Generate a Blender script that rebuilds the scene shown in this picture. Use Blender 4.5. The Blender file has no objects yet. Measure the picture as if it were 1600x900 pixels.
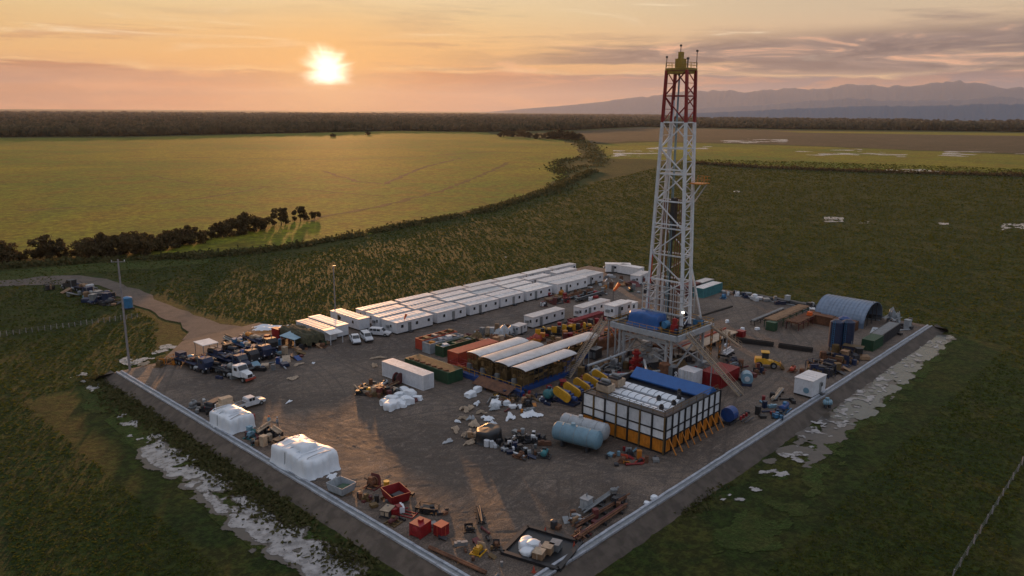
import bpy, math, random
import numpy as np
from mathutils import Vector, Matrix, Euler
random.seed(7); rng = np.random.default_rng(7)
R = math.radians
S = bpy.context.scene
C = S.collection

# ------------------------------------------------------------------ camera, sky, sun, exposure
F, CX, CY, H = 1200.0, 800.0, 450.0, 50.0
PITCH, ROLL = math.atan(276/1200.), R(-0.4)
CAM = Vector((-50.48, -48.357, H))
HEAD = R(43.2)                       # heading of the view, anticlockwise from +X; +X and +Y run along the edges of the well pad
fw = Vector((math.cos(HEAD), math.sin(HEAD), 0)); rt = Vector((math.sin(HEAD), -math.cos(HEAD), 0)); up = Vector((0, 0, 1))
cf = fw*math.cos(PITCH) - up*math.sin(PITCH)
cu = fw*math.sin(PITCH) + up*math.cos(PITCH)
_c, _s = math.cos(ROLL), math.sin(ROLL)
crt = rt*_c - cu*_s; cup = rt*_s + cu*_c
cam = bpy.data.cameras.new('camera'); camo = bpy.data.objects.new('camera', cam); C.objects.link(camo)
camo.matrix_world = Matrix(((crt.x, cup.x, -cf.x, CAM.x), (crt.y, cup.y, -cf.y, CAM.y), (crt.z, cup.z, -cf.z, CAM.z), (0, 0, 0, 1)))
cam.sensor_width = 36.0; cam.lens = 36.0*F/1600.0; cam.clip_start = 0.5; cam.clip_end = 150000
S.camera = camo

def g(px, py, z=0.0):
    """a surveyed point of the place: where the sight line through a mark of the 1600x900 photograph meets height z"""
    d = cf*F + crt*(px-CX) + cup*(CY-py)
    t = (z-H)/d.z
    return Vector((CAM.x+d.x*t, CAM.y+d.y*t, z))

SUN_AZ, SUN_EL = R(56.3), R(2.7)
sd = Vector((math.cos(SUN_AZ)*math.cos(SUN_EL), math.sin(SUN_AZ)*math.cos(SUN_EL), math.sin(SUN_EL)))
SUN_LAMP_EL = R(3.8)
sun = bpy.data.lights.new('sun', 'SUN'); sun.energy = 4.3; sun.angle = R(1.3); sun.color = (1.0, 0.47, 0.18)
suno = bpy.data.objects.new('sun', sun); C.objects.link(suno)
suno.rotation_euler = (-Vector((math.cos(SUN_AZ)*math.cos(SUN_LAMP_EL), math.sin(SUN_AZ)*math.cos(SUN_LAMP_EL), math.sin(SUN_LAMP_EL)))).to_track_quat('-Z', 'Y').to_euler()

S.view_settings.view_transform = 'Standard'; S.view_settings.look = 'None'
S.view_settings.exposure = 0.06; S.view_settings.gamma = 1.0
S.view_settings.use_curve_mapping = False

class NT:
    """tiny helper for writing node trees as expressions"""
    def __init__(s, tree): s.t = tree
    def n(s, typ, **kw):
        o = s.t.nodes.new(typ)
        for k, v in kw.items(): setattr(o, k, v)
        return o
    def link(s, a, b): s.t.links.new(a, b)
    def put(s, sock, v):
        if isinstance(v, bpy.types.NodeSocket): s.link(v, sock)
        else: sock.default_value = v
    def m(s, op, a, b=0.0, c=0.0, clamp=False):
        o = s.n('ShaderNodeMath', operation=op, use_clamp=clamp)
        s.put(o.inputs[0], a); s.put(o.inputs[1], b); s.put(o.inputs[2], c)
        return o.outputs[0]
    def vm(s, op, a, b=(0, 0, 0)):
        o = s.n('ShaderNodeVectorMath', operation=op)
        s.put(o.inputs[0], a); s.put(o.inputs[1], b)
        return o.outputs['Value'] if op in ('DOT_PRODUCT', 'LENGTH') else o.outputs[0]
    def mix(s, f, a, b, mode='MIX'):
        o = s.n('ShaderNodeMix', data_type='RGBA', blend_type=mode)
        s.put(o.inputs[0], f); s.put(o.inputs[6], a if isinstance(a, bpy.types.NodeSocket) else (*a[:3], 1)); s.put(o.inputs[7], b if isinstance(b, bpy.types.NodeSocket) else (*b[:3], 1))
        return o.outputs[2]
    def ramp(s, f, stops, interp='LINEAR'):
        o = s.n('ShaderNodeValToRGB'); r = o.color_ramp; r.interpolation = interp
        while len(r.elements) < len(stops): r.elements.new(0.5)
        for e, (p, c) in zip(r.elements, stops):
            e.position = p; e.color = (*c, 1) if isinstance(c, (tuple, list)) else (c, c, c, 1)
        s.put(o.inputs[0], f); return o.outputs[0]
    def ss(s, x, a, b):
        o = s.n('ShaderNodeMapRange', interpolation_type='SMOOTHSTEP')
        s.put(o.inputs[0], x); o.inputs[1].default_value = a; o.inputs[2].default_value = b
        o.inputs[3].default_value = 0; o.inputs[4].default_value = 1
        return o.outputs[0]
    def noise(s, vec, scale, detail=4, rough=0.55, dist=0.0):
        o = s.n('ShaderNodeTexNoise'); o.inputs['Scale'].default_value = scale; o.inputs['Detail'].default_value = detail
        o.inputs['Roughness'].default_value = rough; o.inputs['Distortion'].default_value = dist
        if vec is not None: s.link(vec, o.inputs['Vector'])
        return o.outputs[0]
    def map(s, vec, sc=(1, 1, 1), rot=(0, 0, 0), loc=(0, 0, 0)):
        o = s.n('ShaderNodeMapping'); s.link(vec, o.inputs[0]); o.inputs[1].default_value = loc; o.inputs[2].default_value = rot; o.inputs[3].default_value = sc
        return o.outputs[0]

def srgb(r, g_, b):
    f = lambda c: (c/255/12.92) if c/255 <= 0.04045 else ((c/255+0.055)/1.055)**2.4
    return (f(r), f(g_), f(b))

w = bpy.data.worlds.new('World'); S.world = w; w.use_nodes = True
t = w.node_tree; t.nodes.clear(); N = NT(t)
out = N.n('ShaderNodeOutputWorld')
dirv = N.n('ShaderNodeTexCoord').outputs['Generated']
sx = N.n('ShaderNodeSeparateXYZ'); N.link(dirv, sx.inputs[0])
X, Y, Z = sx.outputs
el = N.m('MULTIPLY', N.m('ARCSINE', Z), 57.2958)                      # elevation in degrees
flat = N.n('ShaderNodeCombineXYZ'); N.link(X, flat.inputs[0]); N.link(Y, flat.inputs[1])
fn = N.vm('NORMALIZE', flat.outputs[0])
side = N.vm('DOT_PRODUCT', fn, (math.cos(SUN_AZ-math.pi/2), math.sin(SUN_AZ-math.pi/2), 0))   # + to the right of the sun, sine of the angle
ahead = N.vm('DOT_PRODUCT', fn, (math.cos(SUN_AZ), math.sin(SUN_AZ), 0))
sky = N.n('ShaderNodeTexSky', sky_type='NISHITA'); sky.sun_disc = False
sky.sun_elevation = SUN_EL; sky.sun_rotation = R(90)-SUN_AZ; sky.altitude = 50; sky.air_density = 1.2; sky.dust_density = 2.0; sky.ozone_density = 2.0
# warm twilight ramps over elevation 0..16 degrees, near the sun and far to the right of it
e16 = N.m('DIVIDE', el, 16.0, clamp=True)
near = N.ramp(e16, [(0.0, srgb(206, 132, 92)), (0.10, srgb(214, 138, 82)), (0.20, srgb(236, 178, 104)), (0.42, srgb(230, 202, 152)), (0.72, srgb(228, 216, 190)), (1.0, srgb(200, 192, 176))])
left = N.ramp(e16, [(0.0, srgb(160, 112, 96)), (0.10, srgb(176, 120, 94)), (0.22, srgb(228, 178, 112)), (0.42, srgb(222, 194, 140)), (0.62, srgb(196, 188, 156)), (0.8, srgb(150, 152, 142)), (1.0, srgb(140, 140, 132))])
right = N.ramp(e16, [(0.0, srgb(108, 112, 130)), (0.12, srgb(150, 136, 134)), (0.22, srgb(218, 178, 142)), (0.42, srgb(206, 184, 154)), (0.72, srgb(196, 180, 156)), (1.0, srgb(165, 155, 140))])
fr = N.ss(side, 0.12, 0.62); fl = N.ss(side, -0.02, -0.42)
warm = N.mix(fr, near, right); warm = N.mix(fl, warm, left)
# cloud banks
stre = N.map(dirv, (5.0, 5.0, 42.0))
cn = N.noise(stre, 1.0, 8, 0.58, 0.25)
cn2 = N.noise(N.map(dirv, (2.2, 2.2, 30.0), loc=(3.1, 1.7, 0.4)), 1.0, 6, 0.55, 0.4)
cn3 = N.noise(N.map(dirv, (11.0, 11.0, 120.0), loc=(7.0, 0, 2)), 1.0, 7, 0.6, 0.3)
# low bank hugging the horizon
top = N.m('ADD', N.m('MULTIPLY_ADD', cn, 2.6, 0.75), N.m('MULTIPLY', cn3, 1.1))
bank = N.m('SUBTRACT', 1.0, N.ss(N.m('SUBTRACT', el, top), -0.25, 0.22))
bcol = N.mix(N.ss(side, 0.02, 0.5), srgb(188, 98, 34), srgb(108, 108, 124)); bcol = N.mix(N.ss(side, -0.10, -0.55), bcol, srgb(132, 88, 62))
bcol = N.mix(N.ss(el, 0.0, 1.3), N.mix(0.25, bcol, srgb(230, 160, 130)), bcol)
cn4 = N.noise(N.map(dirv, (9.0, 9.0, 70.0), loc=(2.0, 5.0, 1.0)), 1.0, 8, 0.62, 0.8)
bcol = N.mix(N.m('MULTIPLY', N.ss(cn4, 0.46, 0.60), 0.55), bcol, srgb(222, 150, 98))
bcol = N.mix(N.m('MULTIPLY', N.ss(cn2, 0.45, 0.62), 0.5), bcol, srgb(128, 104, 108))
col = N.mix(N.m('MULTIPLY', bank, 0.88), warm, bcol)
rim = N.m('MULTIPLY', N.m('SUBTRACT', 1.0, N.m('ABSOLUTE', N.m('MULTIPLY', N.m('SUBTRACT', N.m('SUBTRACT', el, top), 0.12), 3.5)), clamp=True), N.ss(cn3, 0.42, 0.60))
col = N.mix(N.m('MULTIPLY', rim, 0.75), col, srgb(252, 212, 150))
wisp = N.m('MULTIPLY', N.m('MULTIPLY', N.ss(N.noise(N.map(dirv, (6.0, 6.0, 90.0), loc=(4.0, 8.0, 3.0)), 1.0, 8, 0.6, 0.4), 0.54, 0.66), N.ss(el, 2.2, 3.0)), N.m('SUBTRACT', 1.0, N.ss(el, 4.2, 6.5)))
col = N.mix(N.m('MULTIPLY', wisp, 0.55), col, N.mix(N.ss(side, -0.1, 0.3), srgb(190, 138, 100), srgb(150, 122, 112)))
# streaky grey bank on the right between 2.5 and 5 degrees
band = N.m('MULTIPLY', N.ss(el, 2.2, 3.0), N.m('SUBTRACT', 1.0, N.ss(N.m('ADD', el, N.m('MULTIPLY', side, -1.8)), 3.4, 4.9)))
str_ = N.m('MULTIPLY', N.m('MULTIPLY', band, N.ss(side, 0.03, 0.40)), N.ss(N.m('ADD', cn2, N.m('MULTIPLY', cn3, 0.45)), 0.62, 0.80))
col = N.mix(N.m('MULTIPLY', str_, 0.95), col, N.mix(N.ss(cn4, 0.4, 0.62), srgb(94, 88, 94), srgb(138, 122, 118)))
gl = N.m('MULTIPLY', N.m('MULTIPLY', band, N.ss(side, 0.08, 0.3)), N.ss(cn4, 0.56, 0.70))
col = N.mix(N.m('MULTIPLY', gl, 0.75), col, srgb(250, 190, 150))
# thin high streaks
hi = N.m('MULTIPLY', N.ss(N.noise(N.map(dirv, (3.0, 3.0, 34.0), loc=(1.0, 4.0, 1.0)), 1.0, 8, 0.6, 0.5), 0.50, 0.72), N.ss(el, 3.2, 6.0))
col = N.mix(N.m('MULTIPLY', hi, N.m('MULTIPLY_ADD', side, 0.8, 0.36, clamp=True)), col, srgb(138, 122, 116))
lo = N.m('MULTIPLY', N.ss(N.noise(N.map(dirv, (4.0, 4.0, 55.0), loc=(9.0, 2.0, 6.0)), 1.0, 8, 0.62, 0.6), 0.56, 0.74), N.ss(el, 3.0, 4.5))
col = N.mix(N.m('MULTIPLY', lo, 0.75), col, srgb(255, 240, 212))
# the sun burning through thin cloud
dd = N.vm('DOT_PRODUCT', N.vm('NORMALIZE', dirv), tuple(sd))
ang = N.m('MULTIPLY', N.m('ARCCOSINE', N.m('MINIMUM', dd, 1.0)), 57.2958)
sdx = N.vm('SUBTRACT', N.vm('NORMALIZE', dirv), tuple(sd))
ray_ = N.noise(N.vm('NORMALIZE', sdx), 2.6, 4, 0.6)
angw = N.m('ADD', N.m('MULTIPLY', ang, N.m('MULTIPLY_ADD', ray_, 0.9, 0.55)), N.m('MULTIPLY_ADD', cn4, 1.3, -0.65))
core = N.m('SUBTRACT', 1.0, N.ss(angw, 0.1, 2.1))
core = N.m('MULTIPLY', core, N.ss(N.m('SUBTRACT', el, N.m('MULTIPLY', cn3, 1.2)), 0.70, 1.35))
glow = N.m('POWER', 2.718, N.m('MULTIPLY', ang, -0.42))
col = N.mix(N.m('MULTIPLY', glow, 0.85, clamp=True), col, (1.05, 0.68, 0.26), 'MIX')
wide = N.m('MULTIPLY', N.m('POWER', 2.718, N.m('MULTIPLY', ang, -0.115)), N.m('SUBTRACT', 1.0, N.ss(el, 3.0, 9.0)))
col = N.mix(N.m('MULTIPLY', wide, 0.66), col, (0.96, 0.43, 0.09))
core = N.m('POWER', core, 1.3)
col = N.mix(core, col, (2.6, 2.25, 1.7))
# high dome: cool twilight air, brighter than the horizon behind the camera
dome = N.ramp(N.m('DIVIDE', el, 90.0, clamp=True), [(0.0, (0.20, 0.20, 0.25)), (0.25, (0.34, 0.37, 0.47)), (0.6, (0.52, 0.53, 0.60)), (1.0, (0.62, 0.61, 0.66))])
warmf = N.m('SUBTRACT', 1.0, N.ss(N.m('ADD', el, N.m('MULTIPLY', ahead, -14.0)), 2.0, 24.0))
nish = N.mix(1.0, sky.outputs[0], (0.12, 0.12, 0.12), 'MULTIPLY')
dome = N.mix(1.0, N.mix(1.0, dome, (0.85, 0.85, 0.85), 'MULTIPLY'), nish, 'ADD')
col = N.mix(warmf, dome, col)
col = N.mix(N.ss(el, -0.05, -1.5), col, (0.05, 0.045, 0.035))
bg = N.n('ShaderNodeBackground'); N.link(col, bg.inputs[0]); bg.inputs[1].default_value = 1.0
N.link(bg.outputs[0], out.inputs[0])

# ------------------------------------------------------------------ materials
MATS = {}
def newmat(name):
    m = bpy.data.materials.new(name); m.use_nodes = True
    t = m.node_tree; b = t.nodes['Principled BSDF']; N = NT(t)
    MATS[name] = m
    return m, b, N, N.n('ShaderNodeTexCoord').outputs['Object']
def paint(name, col, rough=0.5, metal=0.0, var=0.25, scale=1.2, dirt=(0.10, 0.075, 0.055), dirtamt=0.35, bump=0.0, bscale=8.0):
    """a painted, weathered surface: base colour broken by blotches, grime and fine bump"""
    m, b, N, oc = newmat(name)
    n1 = N.noise(oc, scale, 5, 0.6, 0.3); n2 = N.noise(N.map(oc, (3, 3, 0.7)), scale*1.7, 6, 0.65)
    dark = tuple(c*(1-var) for c in col)
    c = N.mix(N.ss(n1, 0.35, 0.65), dark, col)
    c = N.mix(1.0, c, N.ramp(N.n('ShaderNodeObjectInfo').outputs['Random'], [(0, (0.74, 0.73, 0.72)), (0.5, (0.92, 0.92, 0.93)), (1, (1.08, 1.06, 1.03))]), 'MULTIPLY')
    c = N.mix(N.m('MULTIPLY', N.ss(n2, 0.50, 0.74), dirtamt), c, dirt)
    N.link(c, b.inputs['Base Color']); b.inputs['Roughness'].default_value = rough; b.inputs['Metallic'].default_value = metal
    if bump:
        bp = N.n('ShaderNodeBump'); bp.inputs['Strength'].default_value = bump; bp.inputs['Distance'].default_value = 0.05
        N.link(N.noise(oc, bscale, 4, 0.6), bp.inputs['Height']); N.link(bp.outputs[0], b.inputs['Normal'])
    return m

def link(o, parent=None):
    C.objects.link(o)
    if parent is not None: o.parent = parent
    return o
def tag(o, label=None, cat=None, group=None, kind=None):
    if label: o['label'] = label
    if cat: o['category'] = cat
    if group: o['group'] = group
    if kind: o['kind'] = kind
    return o
def np_mesh(name, verts, faces, mat, smooth=False, parent=None):
    """faces: (n,3) or (n,4) array"""
    me = bpy.data.meshes.new(name); verts = np.asarray(verts, dtype=np.float32); faces = np.asarray(faces, dtype=np.int32)
    me.vertices.add(len(verts)); me.vertices.foreach_set('co', verts.ravel())
    k = faces.shape[1]
    me.loops.add(faces.size); me.loops.foreach_set('vertex_index', faces.ravel())
    me.polygons.add(len(faces)); me.polygons.foreach_set('loop_start', np.arange(0, faces.size, k, dtype=np.int32))
    me.polygons.foreach_set('loop_total', np.full(len(faces), k, dtype=np.int32))
    if smooth: me.polygons.foreach_set('use_smooth', np.ones(len(faces), dtype=bool))
    me.update(calc_edges=True); me.materials.append(mat)
    return link(bpy.data.objects.new(name, me), parent)

# numpy value noise
_perm = rng.random((256, 256))
def vnoise(x, y):
    xi = np.floor(x).astype(int); yi = np.floor(y).astype(int); fx = x-xi; fy = y-yi
    fx = fx*fx*(3-2*fx); fy = fy*fy*(3-2*fy)
    a = _perm[xi % 256, yi % 256]; b = _perm[(xi+1) % 256, yi % 256]; c = _perm[xi % 256, (yi+1) % 256]; d = _perm[(xi+1) % 256, (yi+1) % 256]
    return (a*(1-fx)+b*fx)*(1-fy) + (c*(1-fx)+d*fx)*fy
def fbm(x, y, o=4):
    s = 0; a = 1; t_ = 0
    for i in range(o):
        s = s+a*vnoise(x*2**i+i*17.3, y*2**i+i*9.1); t_ += a; a *= 0.55
    return s/t_

FZ = -1.3          # level of the fields; the pad stands at 0

# ------------------------------------------------------------------ ground
def grassmat(name, a, b_, c, scale=1.0, sheen=0.35):
    m, b, N, oc = newmat(name)
    big = N.noise(oc, 0.012*scale, 5, 0.6, 0.6); mid = N.noise(oc, 0.11*scale, 6, 0.65, 0.5); fine = N.noise(oc, 1.1*scale, 8, 0.72, 0.2)
    fine2 = N.noise(oc, 0.42*scale, 6, 0.7, 0.6)
    col = N.mix(N.ss(big, 0.38, 0.62), a, b_)
    col = N.mix(N.m('MULTIPLY', N.ss(mid, 0.42, 0.68), 0.8), col, c)
    col = N.mix(N.ss(fine, 0.42, 0.62), N.mix(1.0, col, (0.55, 0.55, 0.5), 'MULTIPLY'), N.mix(1.0, col, (1.45, 1.4, 1.3), 'MULTIPLY'))
    col = N.mix(N.m('MULTIPLY', N.ss(fine2, 0.5, 0.72), 0.6), col, N.mix(1.0, col, (0.5, 0.5, 0.5), 'MULTIPLY'))
    N.link(col, b.inputs['Base Color']); b.inputs['Roughness'].default_value = 0.9
    b.inputs['Specular IOR Level'].default_value = 0.15
    b.inputs['Sheen Weight'].default_value = sheen; b.inputs['Sheen Roughness'].default_value = 0.4; b.inputs['Sheen Tint'].default_value = (0.8, 0.7, 0.2, 1)
    bp = N.n('ShaderNodeBump'); bp.inputs['Strength'].default_value = 0.9; bp.inputs['Distance'].default_value = 0.35
    N.link(N.m('ADD', fine, N.m('MULTIPLY', fine2, 1.5)), bp.inputs['Height']); N.link(bp.outputs[0], b.inputs['Normal'])
    return m
M_field = grassmat('field_grass', (0.018, 0.034, 0.006), (0.034, 0.047, 0.007), (0.056, 0.052, 0.011), 1.0, 0.04)
M_meadow = grassmat('meadow_grass', (0.055, 0.115, 0.005), (0.165, 0.158, 0.006), (0.130, 0.088, 0.008), 0.32, 0.08)  # lighter crop colour, with the grass sheen towards the sun put into it
M_lush = grassmat('lush_grass', (0.018, 0.042, 0.008), (0.026, 0.056, 0.010), (0.05, 0.055, 0.014), 2.0, 0.15)
M_brown = grassmat('dry_marsh', (0.060, 0.048, 0.034), (0.042, 0.036, 0.028), (0.085, 0.070, 0.050), 0.35, 0.05)
M_dark = grassmat('dark_scrub_ground', (0.035, 0.035, 0.02), (0.045, 0.04, 0.022), (0.06, 0.05, 0.03), 0.4, 0.1)

def structure(o, kind='structure'):
    o['kind'] = kind; return o
# field: one sheet, finely divided near the pad and coarse towards the horizon, with the pad footprint left to its own slab above
gx = np.concatenate([-np.geomspace(44000, 400, 14), np.linspace(-300, 700, 41), np.geomspace(820, 44000, 18)])
gy = gx.copy()
VX, VY = np.meshgrid(gx, gy, indexing='ij')
n0, n1 = VX.shape
idx = np.arange(n0*n1).reshape(n0, n1)
quads = np.stack([idx[:-1, :-1], idx[1:, :-1], idx[1:, 1:], idx[:-1, 1:]], -1).reshape(-1, 4)
structure(np_mesh('ground', np.stack([VX.ravel(), VY.ravel(), np.full(VX.size, FZ)], 1), quads, M_field))

def sheet(name, pts, z, mat, kind='structure'):
    """flat sheet with a slightly wavering outline"""
    P = [Vector((p[0], p[1])) for p in pts]; o = []
    for i, p in enumerate(P):
        q = P[(i+1) % len(P)]; L = (q-p).length; k = max(2, min(60, int(L/max(2.0, 0.02*(p-CAM.xy).length))))
        nrm = Vector((-(q-p).y, (q-p).x))/max(L, 1e-6)
        for j in range(k):
            r = p.lerp(q, j/k); a = 0.006*(r-CAM.xy).length
            o.append((r.x+nrm.x*random.uniform(-a, a), r.y+nrm.y*random.uniform(-a, a), z))
    me = bpy.data.meshes.new(name); me.from_pydata(o, [], [list(range(len(o)))]); me.materials.append(mat); me.update()
    ob = link(bpy.data.objects.new(name, me)); ob['kind'] = kind
    return ob
def gpoly(name, pix, z, mat, **k): return sheet(name, [g(x, y, z) for x, y in pix], z, mat, **k)

MEADOW = [(-260, 217), (200, 215), (470, 208), (620, 205), (760, 207), (800, 214), (880, 219), (905, 232), (912, 242), (885, 250), (868, 256), (885, 266), (880, 277), (845, 296), (800, 310), (740, 326), (680, 340), (590, 362), (520, 376), (455, 386), (380, 392), (200, 400), (60, 404), (-260, 412)]
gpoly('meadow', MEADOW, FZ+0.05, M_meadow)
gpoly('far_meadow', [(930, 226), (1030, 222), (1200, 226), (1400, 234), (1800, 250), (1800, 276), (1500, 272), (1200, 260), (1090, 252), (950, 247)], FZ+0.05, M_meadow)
gpoly('marsh', [(900, 205), (1000, 199), (1250, 204), (1900, 217), (1900, 250), (1400, 233), (1200, 225), (1000, 220), (925, 224)], FZ+0.08, M_brown)
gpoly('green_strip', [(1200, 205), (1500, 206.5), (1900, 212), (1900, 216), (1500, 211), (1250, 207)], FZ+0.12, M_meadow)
gpoly('grass_verge', [(-200, 448), (0, 425), (130, 413), (330, 405), (330, 412), (180, 424), (60, 432), (-200, 470)], FZ+0.09, M_lush)

# broken patches cut from a fine grid by noise
def patches(name, quad, mat, z, cell, thr, freq, taper=True, kind='structure', seed=0.0):
    """quad: four corners of a strip (a0,a1 along one side, b0,b1 along the other)"""
    a0, a1, b0, b1 = [np.array(p[:2]) for p in quad]
    L = np.linalg.norm(a1-a0); W = (np.linalg.norm(b0-a0)+np.linalg.norm(b1-a1))/2
    nu, nv = max(2, int(L/cell)), max(2, int(W/cell))
    U, V = np.meshgrid(np.linspace(0, 1, nu+1), np.linspace(0, 1, nv+1), indexing='ij')
    Pp = (a0*(1-U[..., None])+a1*U[..., None])*(1-V[..., None]) + (b0*(1-U[..., None])+b1*U[..., None])*V[..., None]
    nse = fbm((Pp[..., 0]+seed)*freq+50, (Pp[..., 1]+seed)*freq+50, 5)
    edge = np.minimum(np.minimum(V, 1-V)*4, 1)*np.minimum(np.minimum(U, 1-U)*10, 1)
    val = nse - (1-edge)*0.35
    idx = np.arange(val.size).reshape(val.shape)
    q = np.stack([idx[:-1, :-1], idx[1:, :-1], idx[1:, 1:], idx[:-1, 1:]], -1).reshape(-1, 4)
    keep = (val.ravel()[q].mean(1) > thr)
    q = q[keep]
    if len(q) == 0: return None
    used, inv = np.unique(q, return_inverse=True)
    v = Pp.reshape(-1, 2)[used]; zz = z+0.02*fbm(v[:, 0]*3, v[:, 1]*3, 2)
    o = np_mesh(name, np.column_stack([v, zz]), inv.reshape(-1, 4), mat)
    o['kind'] = kind
    return o
m, b, N, oc = newmat('silt_sky_sheen')
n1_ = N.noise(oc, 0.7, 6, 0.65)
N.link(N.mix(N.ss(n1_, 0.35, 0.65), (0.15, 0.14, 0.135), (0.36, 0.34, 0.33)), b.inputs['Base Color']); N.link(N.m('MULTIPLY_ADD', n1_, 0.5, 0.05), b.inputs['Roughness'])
M_silt_sheen = m  # pale silt, sky reflected in standing water is put into its colour
m, b, N, oc = newmat('ditch_water')
N.link(N.mix(N.noise(oc, 0.5, 5), (0.05, 0.06, 0.05), (0.13, 0.14, 0.125)), b.inputs['Base Color']); b.inputs['Roughness'].default_value = 0.22
bp = N.n('ShaderNodeBump'); bp.inputs['Strength'].default_value = 0.4; bp.inputs['Distance'].default_value = 0.05; N.link(N.noise(N.map(oc, (0.6, 2.5, 1)), 1.6, 4, 0.6), bp.inputs['Height']); N.link(bp.outputs[0], b.inputs['Normal'])
M_water = m
# lush strip outside the left bank, with pale silt along it
patches('ditch_grass', [g(160, 585, FZ), g(640, 925, FZ), g(85, 600, FZ), g(470, 930, FZ)], M_lush, FZ+0.06, 0.5, 0.36, 0.15)
M_mud = paint('wet_mud', (0.075, 0.06, 0.045), 0.35, scale=0.8)
patches('ditch_mud', [g(240, 668, FZ), g(660, 930, FZ), g(185, 700, FZ), g(480, 935, FZ)], M_mud, FZ+0.09, 0.2, 0.36, 0.42, seed=3)
patches('ditch_silt', [g(235, 672, FZ), g(640, 930, FZ), g(195, 700, FZ), g(500, 935, FZ)], M_silt_sheen, FZ+0.12, 0.15, 0.425, 0.42, seed=3)
patches('ditch_silt', [g(195, 640, FZ), g(330, 720, FZ), g(150, 660, FZ), g(270, 740, FZ)], M_silt_sheen, FZ+0.12, 0.18, 0.50, 0.45, seed=33)
patches('corner_silt', [g(80, 588, FZ), g(260, 530, FZ), g(120, 640, FZ), g(330, 545, FZ)], M_silt_sheen, FZ+0.12, 0.25, 0.60, 0.30, seed=11)
patches('right_ditch_grass', [g(1480, 520, FZ), g(960, 930, FZ), g(1510, 525, FZ), g(1180, 930, FZ)], M_lush, FZ+0.06, 0.35, 0.46, 0.30)
patches('right_ditch_water', [g(1455, 522, FZ), g(1262, 668, FZ), g(1503, 520, FZ), g(1350, 668, FZ)], M_water, FZ+0.12, 0.2, 0.31, 0.45, seed=5)
patches('right_ditch_mud', [g(1450, 522, FZ), g(1150, 740, FZ), g(1506, 520, FZ), g(1270, 740, FZ)], M_mud, FZ+0.09, 0.25, 0.38, 0.4, seed=6)
patches('right_ditch_foam', [g(1455, 522, FZ), g(1200, 700, FZ), g(1503, 520, FZ), g(1290, 700, FZ)], M_silt_sheen, FZ+0.18, 0.18, 0.57, 0.9, seed=15)
patches('right_ditch_silt', [g(1300, 640, FZ), g(1085, 800, FZ), g(1352, 655, FZ), g(1170, 800, FZ)], M_silt_sheen, FZ+0.12, 0.2, 0.60, 0.5, seed=8)
def track(name, pix, wd, mat, z):
    P_ = [g(x, y, FZ).xy for x, y in pix]; pts = []
    for a, b_ in zip(P_, P_[1:]):
        n_ = max(2, int((b_-a).length/6))
        for j in range(n_): pts.append(a.lerp(b_, j/n_))
    pts.append(P_[-1]); vs = []; fs = []
    for i, p in enumerate(pts):
        d = (pts[min(i+1, len(pts)-1)]-pts[max(i-1, 0)]).normalized(); n_ = Vector((-d.y, d.x)); w0 = wd*random.uniform(.5, 1.3); o_ = n_*random.uniform(-.4, .4)*wd
        vs += [(*(p+o_+n_*w0/2), z), (*(p+o_-n_*w0/2), z)]
        if i: fs.append((2*i-2, 2*i-1, 2*i+1, 2*i))
    me = bpy.data.meshes.new(name); me.from_pydata(vs, [], fs); me.materials.append(mat); structure(link(bpy.data.objects.new(name, me)))
track('meadow_track', [(480, 346), (520, 336), (580, 326), (640, 311), (690, 298), (735, 281), (770, 266), (795, 254)], 4.5, M_dark, FZ+0.09)
track('meadow_track', [(0, 284), (60, 285), (160, 278), (240, 275), (300, 287), (360, 290), (440, 293), (520, 300), (600, 307)], 2.6, M_dark, FZ+0.09)
track('meadow_track', [(200, 248), (330, 246), (480, 250), (640, 246), (760, 237), (860, 240)], 5.0, M_brown, FZ+0.09)
track('meadow_track', [(505, 268), (560, 284), (600, 288), (660, 262), (720, 247)], 4.0, M_brown, FZ+0.10)
track('meadow_track', [(30, 330), (150, 322), (250, 318), (330, 308), (420, 292)], 2.5, M_brown, FZ+0.09)
# pools standing in the far pasture, their sky reflection painted as pale silt
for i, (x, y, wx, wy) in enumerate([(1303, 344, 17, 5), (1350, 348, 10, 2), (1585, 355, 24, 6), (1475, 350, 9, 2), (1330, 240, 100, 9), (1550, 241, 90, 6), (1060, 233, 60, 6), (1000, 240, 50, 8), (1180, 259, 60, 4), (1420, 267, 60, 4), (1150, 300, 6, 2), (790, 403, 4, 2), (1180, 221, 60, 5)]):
    patches('pool', [g(x-wx, y-wy, FZ), g(x+wx, y-wy, FZ), g(x-wx, y+wy, FZ), g(x+wx, y+wy, FZ)], M_silt_sheen, FZ+0.16, 0.5 if y > 280 else 2.5, 0.42 if wx < 30 else 0.60, 0.16 if y > 280 else 0.035, seed=i*7)

# ------------------------------------------------------------------ the pad: a gravel slab with ruts, banks on its sides
m, b, N, oc = newmat('pad_gravel')
att = N.n('ShaderNodeAttribute', attribute_name='rut').outputs['Fac']
nb = N.noise(oc, 0.045, 5, 0.6, 0.8); nm = N.noise(oc, 0.35, 7, 0.68, 0.6); nf = N.noise(oc, 4.5, 6, 0.75)
ns = N.noise(N.map(oc, (0.6, 1.2, 1), rot=(0, 0, R(35))), 0.5, 8, 0.68, 2.2)
c = N.mix(N.ss(nb, 0.38, 0.60), (0.080, 0.058, 0.043), (0.162, 0.120, 0.088))
c = N.mix(N.m('MULTIPLY', N.ss(nm, 0.42, 0.66), 0.75), c, (0.075, 0.058, 0.047))
c = N.mix(N.m('MULTIPLY', N.ss(ns, 0.48, 0.68), 0.7), c, (0.22, 0.17, 0.135))
c = N.mix(N.ss(nf, 0.40, 0.62), N.mix(1.0, c, (0.6, 0.6, 0.6), 'MULTIPLY'), N.mix(1.0, c, (1.4, 1.4, 1.4), 'MULTIPLY'))
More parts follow.
